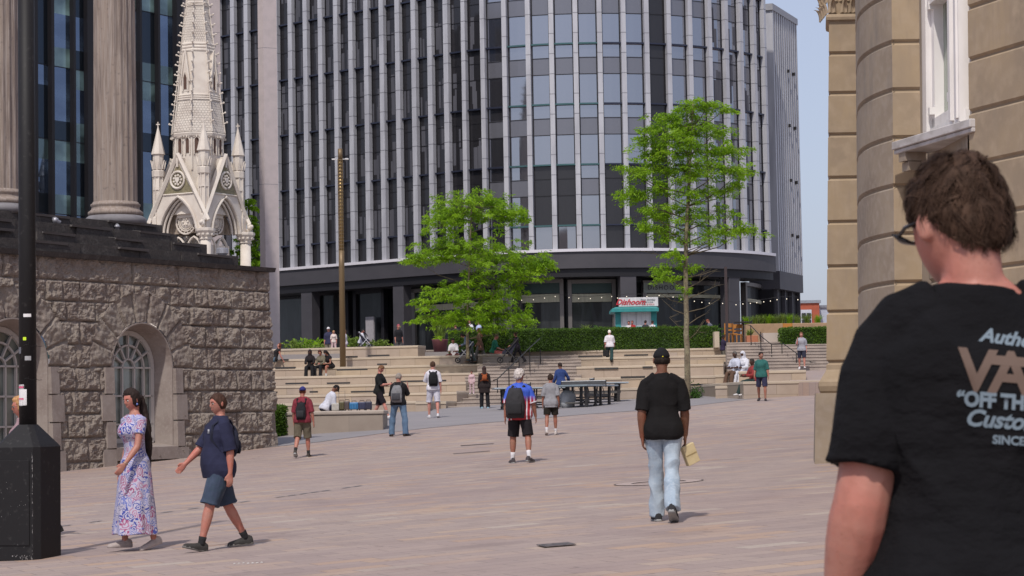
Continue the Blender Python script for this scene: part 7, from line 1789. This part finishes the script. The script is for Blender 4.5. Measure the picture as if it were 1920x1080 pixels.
# ---- 11 blue top table tennis player
build_person('man in a dark blue long-sleeved top and black trousers playing table tennis', 1053, 763, 84, heading=15, pose=dict(legs=((8,6,10),(-6,10,10)), arms=((10,14,30,0),(14,32,22,0)), lean=8, head=(0,10)), tone='brown', Y=79.5, shirt=(.030,.055,.17), sleeve=1.0, hem=-.12, bottoms=(.014,.014,.018), leglen=1, loose=.015, shoes=(.5,.5,.5), hair=('short', (.02,.012,.010)), vox=MID)
# ---- 12 woman with orange pack
build_person('woman in a long black coat with a small rust-orange backpack and pale blue shoes', 909, 766, 79, heading=5, pose=W(STAND), H=1.62, tone='tan', shirt=(.022,.015,.015), sleeve=1.0, hem=-.30, bottoms=(.012,.012,.015), leglen=1, loose=.02, shoes=(.30,.48,.58), hair=('long', (.030,.016,.014), .18), fem=True, bulk=1.15, vox=MID, extras=backpack((.30,.075,.025), .22, .26, .12, .32))
child_pose = W(STAND)
st_at = lambda px, py, Y: P(px, py, Y)
def at_level(px, py, Y, z=None):
    p = P(px, py, Y); 
    if z is not None: p.z = z
    return p
build_person('toddler in pale pink standing on the steps', 885, 738, 36, base=P(885, 738.5, 84.9), H=.92, heading=170, pose=W(STAND), tone='tan', shirt=(.52,.36,.38), sleeve=1, hem=-.2, bottoms=(.50,.36,.38), leglen=1, loose=.01, shoes=(.6,.55,.55), hair=('short', (.04,.02,.015)), vox=.02, fem=True)
# ---- seated poses
SIT = dict(legs=((88,85,6),(88,85,6)), feet=(0,0), arms=((30,6,55,15),(30,6,55,15)), lean=12, seat=True, seat_h=.10)
def seat(label, px, py, Y, H=1.68, heading=180, **kw):
    """py = pixel of the seat surface"""
    pose = dict(SIT); pose.update(kw.pop('pose', {})); z = kw.pop('z', None); b_ = P(px, py, Y)
    if z is not None: b_.z = z
    return build_person(label, px, py, 50, base=b_, H=H, heading=heading, pose=pose, **kw)
seat('woman in black top leaning back on one arm, leftmost on the tiers', 515, 677, 97.6, heading=115, pose=dict(legs=((72,40,4),(60,30,4)), lean=-22, head=(0,-5), arms=((-35,12,5,0),(10,8,40,0))), tone='fair', shirt=(.018,.016,.018), sleeve=.05, bottoms=(.10,.16,.22), leglen=1, loose=.015, hair=('long', (.09,.03,.018), .15), fem=True, vox=FAR)
seat('woman dressed all in black sitting on the tiers, first of the group of three', 582, 692, 93.8, heading=178, pose=dict(lean=6), tone='dark', shirt=(.016,.013,.014), sleeve=1, bottoms=(.012,.012,.014), leglen=1, loose=.025, shoes=(.6,.58,.55), hair=('hijab', (.020,.014,.016)), fem=True, vox=FAR)
seat('woman with brown hair tied back in the middle of the three seated women', 606, 691, 93.8, heading=150, pose=dict(lean=20, head=(20,10)), tone='fair', shirt=(.16,.14,.10), sleeve=1, bottoms=(.015,.015,.018), leglen=1, loose=.01, shoes=(.55,.55,.55), hair=('bun', (.06,.022,.015)), fem=True, vox=FAR)
seat('girl with long black hair in a black dress sitting bent forward on the tiers', 620, 690, 93.8, heading=140, pose=dict(lean=26, head=(0,24)), tone='tan', shirt=(.014,.012,.014), sleeve=.1, hem=-.1, bottoms=(.016,.013,.014), leglen=.3, loose=.02, shoes=(.5,.5,.5), socks=(.5,.5,.5), hair=('long', (.014,.010,.010), .22), fem=True, vox=FAR)
seat('person in white t-shirt and dark cap bent over beside the suitcases', 610, 770, 62.6, H=1.7, heading=-62, pose=dict(legs=((92,80,6),(92,80,6)), lean=30, head=(0,24), arms=((30,4,60,20),(30,4,60,20))), tone='brown', shirt=(.55,.55,.62), sleeve=.5, bottoms=(.02,.022,.05), leglen=1, loose=.02, hair=('cap', (.014,.013,.014), (.012,.010,.010), 'front'), vox=.014, z=zb_)
# kids / parents by the building (feet hidden by the terrace edge)
U = lambda px, Y: V(XP(px, Y), Y, ZU)
def far(label, px, top, Y, H=1.7, **kw):
    """standing figure whose head top is at pixel `top`; the feet may be hidden"""
    zt_ = P(px, top, Y).z; b_ = V(XP(px, Y), Y, zt_ - H*1.0)
    kw.setdefault('vox', FAR); kw.setdefault('pose', W(STAND)); kw.setdefault('tone', 'fair')
    return build_person(label, px, top, 50, base=b_, H=H, **kw)
G1 = 'people on the upper terrace'
far('man in a white cap and navy t-shirt standing beside a small child', 617, 613, 108, heading=170, shirt=(.035,.035,.075), bottoms=(.20,.17,.13), leglen=.6, hair=('cap', (.62,.60,.62), (.05,.03,.02), 'front'), cat_group=G1)
far('small child in pale pink and white in front of the man in the white cap', 626.5, 619.5, 105, H=1.15, heading=190, shirt=(.62,.52,.48), bottoms=(.60,.42,.42), leglen=1, hair=('long', (.30,.18,.08), .1), fem=True, cat_group=G1)
far('person in white and pink half hidden by the brown light column', 648, 618, 108, H=1.5, heading=90, shirt=(.60,.55,.60), bottoms=(.50,.35,.42), leglen=1, hair=('short', (.10,.05,.03)), cat_group=G1)
far('man in a white t-shirt and dark cap pushing a small buggy', 677, 616, 108, H=1.5, heading=-80, shirt=(.62,.62,.68), bottoms=(.03,.03,.04), leglen=.6, hair=('cap', (.02,.02,.02), (.02,.02,.02), 'front'), pose=W(STAND, lean=12, arms=((35,8,20,0),(35,8,20,0))), cat_group=G1)
far('person with pink hair in a black t-shirt standing before the dark column', 748, 608, 106, H=1.66, heading=-150, shirt=(.016,.015,.018), bottoms=(.10,.095,.09), leglen=1, hair=('short', (.28,.06,.08)), cat_group=G1)
far('waiter in white shirt partly behind the left tree trunk', 882, 598, 110, H=1.7, heading=150, shirt=(.62,.62,.66), sleeve=1, bottoms=(.02,.02,.02), leglen=1, hair=('short', (.03,.02,.015)), cat_group=G1)
far('person in a light blue shirt standing behind the hedge', 899.5, 600, 110, H=1.66, heading=120, shirt=(.42,.48,.68), sleeve=1, bottoms=(.03,.03,.04), leglen=1, hair=('short', (.20,.10,.05)), cat_group=G1)
far('person in a dark grey top seen behind the left end of the hedge', 857, 607, 103, H=1.45, heading=20, shirt=(.045,.045,.045), sleeve=.6, bottoms=(.03,.03,.03), leglen=1, hair=('short', (.10,.04,.03)), pose=W(STAND, lean=15), cat_group=G1)
far('person in a brown and grey coat walking between the pushchair and the hedge', 901, 614, 97.2, H=1.62, heading=70, shirt=(.14,.075,.05), sleeve=1, hem=-.3, bottoms=(.12,.11,.10), leglen=1, hair=('long', (.11,.04,.02), .15), fem=True, pose=W(WALK_A), cat_group=G1)
sz = P(900, 680, 96.4).z
build_person('person in a blue-grey denim jacket bending over the pushchair', 883, 678, 60, base=P(884, 679, 94), H=1.45, heading=95, pose=dict(legs=((14,4,4),(-8,10,4)), lean=42, head=(0,10), arms=((50,6,20,0),(50,6,20,0))), tone='fair', shirt=(.12,.15,.22), sleeve=1, bottoms=(.10,.12,.12), leglen=1, loose=.015, shoes=(.25,.15,.1), hair=('long', (.02,.014,.012), .15), fem=True, vox=FAR)
seat('man in a white t-shirt sitting cross-legged on the tier', 852, 668.5, 96.6, heading=165, pose=dict(legs=((78,110,28),(78,112,28)), lean=16, head=(8,16), abd2=-30), tone='tan', shirt=(.66,.64,.66), sleeve=.5, bottoms=(.12,.035,.03), leglen=.48, loose=.02, shoes=(.2,.1,.07), hair=('short', (.02,.012,.010)), vox=FAR)
seat('person in a green t-shirt and coral shorts sitting on the short stone block', 925, 662.5, 95.5, heading=-95, pose=dict(legs=((80,60,5),(70,62,5)), lean=12, head=(0,10), arms=((30,4,40,10),(30,4,40,10))), tone='fair', shirt=(.02,.14,.085), sleeve=.5, bottoms=(.48,.12,.10), leglen=.48, loose=.02, shoes=(.1,.08,.08), hair=('short', (.10,.06,.04)), vox=FAR)
build_person('person in dark clothes pushing a black and purple pushchair down the steps', 970, 681, 56, base=P(971, 681, 92.2), H=1.38, heading=95, pose=W(WALK_A, legs=((26,6,3),(-24,10,3)), arms=((38,6,20,0),(38,6,20,0)), lean=8), tone='tan', shirt=(.022,.018,.026), sleeve=1, bottoms=(.018,.016,.020), leglen=1, loose=.012, shoes=(.03,.03,.03), hair=('bun', (.05,.03,.02)), fem=True, vox=FAR)
# pushchairs
def pushchair(px, py, Y, rz, frame, canopy, lab, s=1.0):
    root = empty('pushchair', P(px, py, Y), rz, lab, 'pushchair')
    fm = solid(frame,.4); bm = B()
    for sy in (-.24,.24):
        rod(bm, V(.35,sy,.12)*s, V(-.40,sy,1.0)*s, .022*s, 6); rod(bm, V(-.30,sy,.12)*s, V(.15,sy,.62)*s, .022*s, 6)
    rod(bm, V(-.40,-.24,1.0)*s, V(-.40,.24,1.0)*s, .02*s, 6); obj('frame', bm, fm, root)
    for sx in (.35,-.30):
        for sy in (-.27,.27): bm = B(); ring = [V(sx+.11*math.cos(t*.524), sy, .12+.11*math.sin(t*.524))*s for t in range(13)]; tube(bm, ring, [.022*s]*13, 6, cap=False); rod(bm, V(sx,sy-.02,.12)*s, V(sx,sy+.02,.12)*s, .04*s); obj('wheel', bm, M_blk, root)
    bm = B(); loft(bm, [[V(x,y,z)*s for x,y,z in ((.28,-.2,.38),(.28,.2,.38),(-.12,.2,.34),(-.12,-.2,.34))],[V(x,y,z)*s for x,y,z in ((.25,-.2,.48),(.25,.2,.48),(-.34,.2,.82),(-.34,-.2,.82))]]); obj('seat', bm, clothm((.025,.025,.04)), root)
    bm = B(); rows = []
    for j in range(7): a = R(10+22*j); rows.append([V(-.20+.34*math.cos(a), y, .66+.34*math.sin(a))*s for y in (-.24,-.1,.1,.24)])
    loft(bm, rows, False, False); bmesh.ops.solidify(bm, geom=bm.faces[:], thickness=.015); obj('canopy', bm, clothm(canopy), root)
pushchair(872, 680, 94, R(180), (.55,.55,.58), (.03,.03,.06), 'navy pushchair with a pale metal frame standing on the tier', .92)
pushchair(954, 680.5, 91.4, R(180), (.03,.03,.03), (.16,.03,.20), 'black pushchair with a purple canopy on the wide steps', 1.05)
pushchair(685, 652, 107.5, R(10), (.55,.55,.58), (.10,.03,.05), 'small buggy in front of the grey door panel', .8)
# white haired woman
far('white haired woman in a white t-shirt with a black shopping bag walking away', 1144, 617.5, 94.9, H=1.50, heading=-10, shirt=(.68,.64,.68), bottoms=(.020,.050,.050), leglen=1, hair=('short', (.62,.56,.50)), tone='fair', bulk=1.15, pose=W(WALK_A))
hbp = P(1136, 664, 94.8); root = empty('handbag', V(hbp.x, hbp.y, hbp.z-.12), 0, 'black shopping bag beside the white haired woman', 'bag'); bm = B(); box(bm, (0,0,.16), (.26,.10,.28)); bevel(bm,.02); obj('bag_body', bm, clothm((.02,.02,.022)), root); bm = B(); tube(bm, [V(-.07,0,.28), V(-.05,0,.55), V(.05,0,.55), V(.07,0,.28)], [.012]*4, 5); obj('handle', bm, M_blk, root)
# behind the hedge at the kiosk
G2 = 'people queueing at the kiosk'
for px, top, c, hc_, lab in ((1181,602,(.58,.55,.56),(.05,.02,.015),'person in white, leftmost at the kiosk counter'),(1187.5,601,(.33,.03,.035),(.10,.03,.02),'person in red at the kiosk counter'),(1212,600.5,(.04,.04,.045),(.03,.02,.018),'person in dark clothes with sunglasses on the head at the kiosk counter'),(1225,601,(.62,.60,.64),(.03,.02,.016),'person in white shirt, rightmost at the kiosk counter')):
    far(lab, px, top, 105, H=1.35, heading=random.choice((20,-30,170)), shirt=c, bottoms=(.05,.05,.05), leglen=1, hair=('short', hc_), cat_group=G2)
far('person in a grey t-shirt leaning forward behind the right end of the hedge', 1338, 596, 100.5, H=1.45, heading=60, shirt=(.13,.13,.16), bottoms=(.05,.05,.06), leglen=1, hair=('short', (.16,.05,.03)), pose=W(STAND, lean=24, head=(0,10)))
far('person in a dark purple top standing behind the black post', 1357, 628, 95.6, H=1.38, heading=-70, tone='dark', shirt=(.030,.022,.050), sleeve=1, bottoms=(.13,.12,.10), leglen=1, hair=('short', (.015,.012,.012)), pose=W(STAND, arms=((30,8,60,10),(30,8,60,10)), head=(0,20)))
# couple in white on the right ledge
seat('bearded man in a pale shirt and brown trousers sitting beside a woman in white', 1380, 699, 78.1, heading=140, pose=dict(legs=((86,72,4),(86,66,4)), lean=4), tone='dark', shirt=(.50,.52,.62), sleeve=.55, hem=-.08, bottoms=(.11,.065,.045), leglen=1, loose=.02, shoes=(.30,.27,.20), hair=('short', (.10,.09,.085)), vox=.014, z=P(1366,703,78).z)
seat('woman in a long white robe and white headscarf sitting on the ledge', 1396, 698, 78.1, heading=140, pose=dict(legs=((86,72,4),(86,66,4)), lean=6, head=(0,6)), tone='dark', shirt=(.60,.60,.66), sleeve=1, hem=-.12, bottoms=(.60,.60,.66), leglen=1, loose=.05, shoes=(.25,.24,.26), hair=('hijab', (.62,.62,.68)), fem=True, bulk=1.15, vox=.014, z=P(1396,702,78).z)
seat('person in a red top and dark green trousers sitting on the low bench', 1413, 718, 73.3, H=1.62, heading=115, pose=dict(legs=((82,66,4),(82,60,4)), lean=3), tone='dark', shirt=(.24,.035,.035), sleeve=1, bottoms=(.022,.040,.038), leglen=1, loose=.015, shoes=(.62,.60,.60), hair=('short', (.03,.025,.022)), vox=.014)
def redbag(root, r, k, OFF, fin):
    bm = B(); box(bm, r.S @ V(.03,-.17,.18), (.20,.12,.30)); bevel(bm,.03,2); fin('red_bag', bm, clothm((.16,.02,.025)))
    bm = B(); box(bm, r.S @ V(.02,.155,-.07), (.055,.01,.022)); fin('waist_tag', bm, solid((.7,.7,.72)))
build_person('dark haired man in green t-shirt and navy shorts with a dark red bag', 1429, 752, 92, heading=168, pose=W(WALK_A, legs=((10,4,4),(-12,12,4)), feet=(0,14), arms=((4,12,14,0),(-6,12,24,0)), head=(38,0), lean=1), tone='tan', shirt=(.030,.125,.115), sleeve=.45, bottoms=(.035,.035,.075), leglen=.48, loose=.03, shoes=(.04,.035,.04), hair=('short', (.02,.012,.010)), vox=.0105, extras=redbag, detail=True)
pz1 = PZ(1504, 692.5, P(1500, 693, 83.5).z)
build_person('person in grey t-shirt, open shirt and navy shorts with hand raised to face', 1504, 692, 66, base=P(1504, 692.5, 89.4), H=1.52, heading=172, pose=W(WALK_A, legs=((8,4,3),(-6,12,3)), arms=((-4,8,14,0),(40,10,120,12))), tone='pale', shirt=(.32,.32,.36), sleeve=.5, bottoms=(.030,.032,.055), leglen=.48, loose=.03, shoes=(.6,.56,.56), hair=('long', (.13,.06,.035), .12), vox=.014, bulk=1.08)
# ---------------------------------------------------------------- man close to the camera, seen from behind
YH = 3.9; kh = YH/F
hx_, hz_top = P(1792, 300, YH).x, P(1792, 278, YH).z
HH = 1.84; baseH = V(P(1812, 700, YH).x+.022, YH, hz_top - HH*.995+.02)
M_tee = mat('black_cotton', (.0055,.0052,.0062), .95, spec=.15, noise_=[(5,(.008,.0076,.009),.4,.7)], bump=[((5,5,9),.9,.05),(13,.5,.02),(220,.35,.002)])
poseH = dict(legs=((10,5,4),(-12,16,4)), feet=(0,10), arms=((-6,13,24,-4),(10,10,22,0)), lean=5, head=(33,8), shoulder=.84, twist=2, neck=.118, headx=-.020, curl=30)
hero, rh, kH, oH = build_person('man close to the camera seen from behind, tousled brown hair, black t-shirt with lettering', 1800, 2000, 1000, base=baseH, H=HH, heading=-8, pose=poseH, tone='fair', shirt=None, shirtmat=M_tee, sleeve=.32, hem=-.16, bottoms=(.04,.045,.06), leglen=1, loose=.02, shoes=(.05,.05,.05), hair=('short', (.040,.021,.0125)), armk=1.2, vox=.0065, bulk=1.07, folds=.013)
hskin = skin('fair')
# strands of hair over the base shape
random.seed(21); bm = B()
for _ in range(7500):
    while True:
        d = V(random.gauss(0,1), random.gauss(0,1), random.gauss(0,1)).normalized()
        if reg_short(d) > .12: break
    p = head_pt(d); nrm = V(d.x/.074, d.y/.094, d.z/.117).normalized()
    # swirl round the crown, then fall
    crown = V(.1,-.55,.83).normalized(); tg = (d - crown*d.dot(crown)); tg = (tg - nrm*tg.dot(nrm)); tg = tg.normalized() if tg.length > .01 else V(1,0,0)
    sw = nrm.cross(tg); cl = noise.noise(d*4.2)*2.6; dirn = (tg + sw*(.4+cl) + V(0,0,-.10)).normalized()
    L = random.uniform(.022,.045)*(.5 if d.z < -.15 else 1.1)
    L *= (.4 if abs(d.x) > .5 and abs(d.y) < .5 and -.5 < d.z < .3 else 1); lift_ = .0085 + .012*max(0,d.z) + .013*noise.noise(d*5.5) + .006*noise.noise(d*12); q = p + nrm*(lift_-.004); wd2 = .0011
    prev = None
    for j in range(5):
        t = j/4; c = q + dirn*L*t + sw*(.006*math.sin(t*5+cl*4)) + nrm*(.012*math.sin(t*2.2)*(.6+.8*max(0,d.z)) - .010*t*t) + V(0,0,-.008*t*t); s_ = nrm.cross(dirn).normalized()*wd2*(1-.8*t)
        c1, c2 = rh.head + rh.HR @ (c-s_), rh.head + rh.HR @ (c+s_); cur = (bm.verts.new((c1+oH)*kH), bm.verts.new((c2+oH)*kH))
        if prev: bm.faces.new((prev[0], prev[1], cur[1], cur[0]))
        prev = cur
hobj = [o for o in hero.children if o.name.startswith('hair')][0]
obj('hair_strands', bm, hairm((.040,.021,.0125)), hobj)
# sunglasses arm and lens at the left temple
def finh(name, bm, m, par=None):
    for v in bm.verts: v.co = (v.co+oH)*kH
    return obj(name, bm, m, par or hero, True)
bm = B(); tube(bm, [on_head(rh, V(-.079,-.005,.012)), on_head(rh, V(-.080,.05,.014)), on_head(rh, V(-.070,.084,.010))], [(.0035,.006)]*3, 8); tube(bm, [on_head(rh, V(-.070,.084,.006)), on_head(rh, V(-.045,.097,.002)), on_head(rh, V(-.015,.102,.004))], [(.004,.019)]*3, 10); finh('sunglasses', bm, solid((.012,.011,.012),.25))
# beard shadow along the jaw
# lettering on the back of the shirt
dg = bpy.context.evaluated_depsgraph_get()
tee = [o for o in hero.children if o.name.startswith('shirt')][0]
bvh = BVHTree.FromPolygons([v.co.copy() for v in tee.data.vertices], [tuple(p.vertices) for p in tee.data.polygons])
def on_back(name, txt, size, cx_, cz_, m, shear=0, spacing=1, bold=.0, tilt=0, arc=0, sy=1):
    o = text_obj(name, txt, size, m, (0,0,0), (0,0,0), hero, shear=shear, ext=0, bold=bold, spacing=spacing, align='LEFT')
    bm = bmesh.new(); bm.from_mesh(o.data); bmesh.ops.triangulate(bm, faces=bm.faces[:])
    for _ in range(3):
        es = [e for e in bm.edges if e.calc_length() > .014]
        if not es: break
        bmesh.ops.subdivide_edges(bm, edges=es, cuts=1); bmesh.ops.triangulate(bm, faces=bm.faces[:])
    for v in bm.verts:
        x, z = v.co.x, v.co.y*sy; x2 = cx_ + x*math.cos(tilt) - z*math.sin(tilt); z2 = cz_ + x*math.sin(tilt) + z*math.cos(tilt) + arc*x*x
        h = bvh.ray_cast(V(x2,-1,z2), V(0,1,0)); y = h[0].y if h[0] else -.15; v.co = V(x2, y-.0022, z2)
    bm.to_mesh(o.data); bm.free(); return o
M_ink = mat('pale_blue_print', (.14,.18,.215), .8); M_ink2 = mat('brown_print', (.115,.074,.056), .8)
# shirt coordinates of the photo's lettering
inv = hero.matrix_basis.inverted()
def bk(px, py): q = inv @ P(px, py, YH-.16); return q.x, q.z
x_, z_ = bk(1843, 636); on_back('script_lettering', 'Authentic', .035, x_, z_, M_ink, shear=.3, bold=.0012, tilt=-.16)
x_, z_ = bk(1799, 728); on_back('lettering', 'VANS', .104, x_, z_, M_ink2, bold=.003, tilt=-.10, spacing=.86)
x_, z_ = bk(1872, 652); 
bm = bmesh.new(); N_ = 30; rr_ = []
for i in range(N_+1):
    for dz in (0, .017):
        X_ = x_ - .012 + .30*i/N_; h = bvh.ray_cast(V(X_,-1,z_-.012-dz-.10*(X_-x_)), V(0,1,0)); rr_.append(V(X_, (h[0].y if h[0] else -.15)-.0024, z_-.012-dz-.10*(X_-x_)))
vv = [bm.verts.new(p) for p in rr_]
for i in range(N_): bm.faces.new((vv[2*i], vv[2*i+1], vv[2*i+3], vv[2*i+2]))
obj('lettering_bar', bm, M_ink2, hero)
x_, z_ = bk(1797, 759); on_back('lettering', '“OFF THE WALL”', .031, x_, z_, M_ink, bold=.0016, tilt=-.09, sy=1.15)
x_, z_ = bk(1812, 797); on_back('script_lettering', 'Custom', .041, x_, z_, M_ink, shear=.3, bold=.0014, tilt=-.10)
x_, z_ = bk(1864, 832); on_back('small_lettering', 'SINCE 66', .021, x_, z_, M_ink, bold=.0008, tilt=-.08)
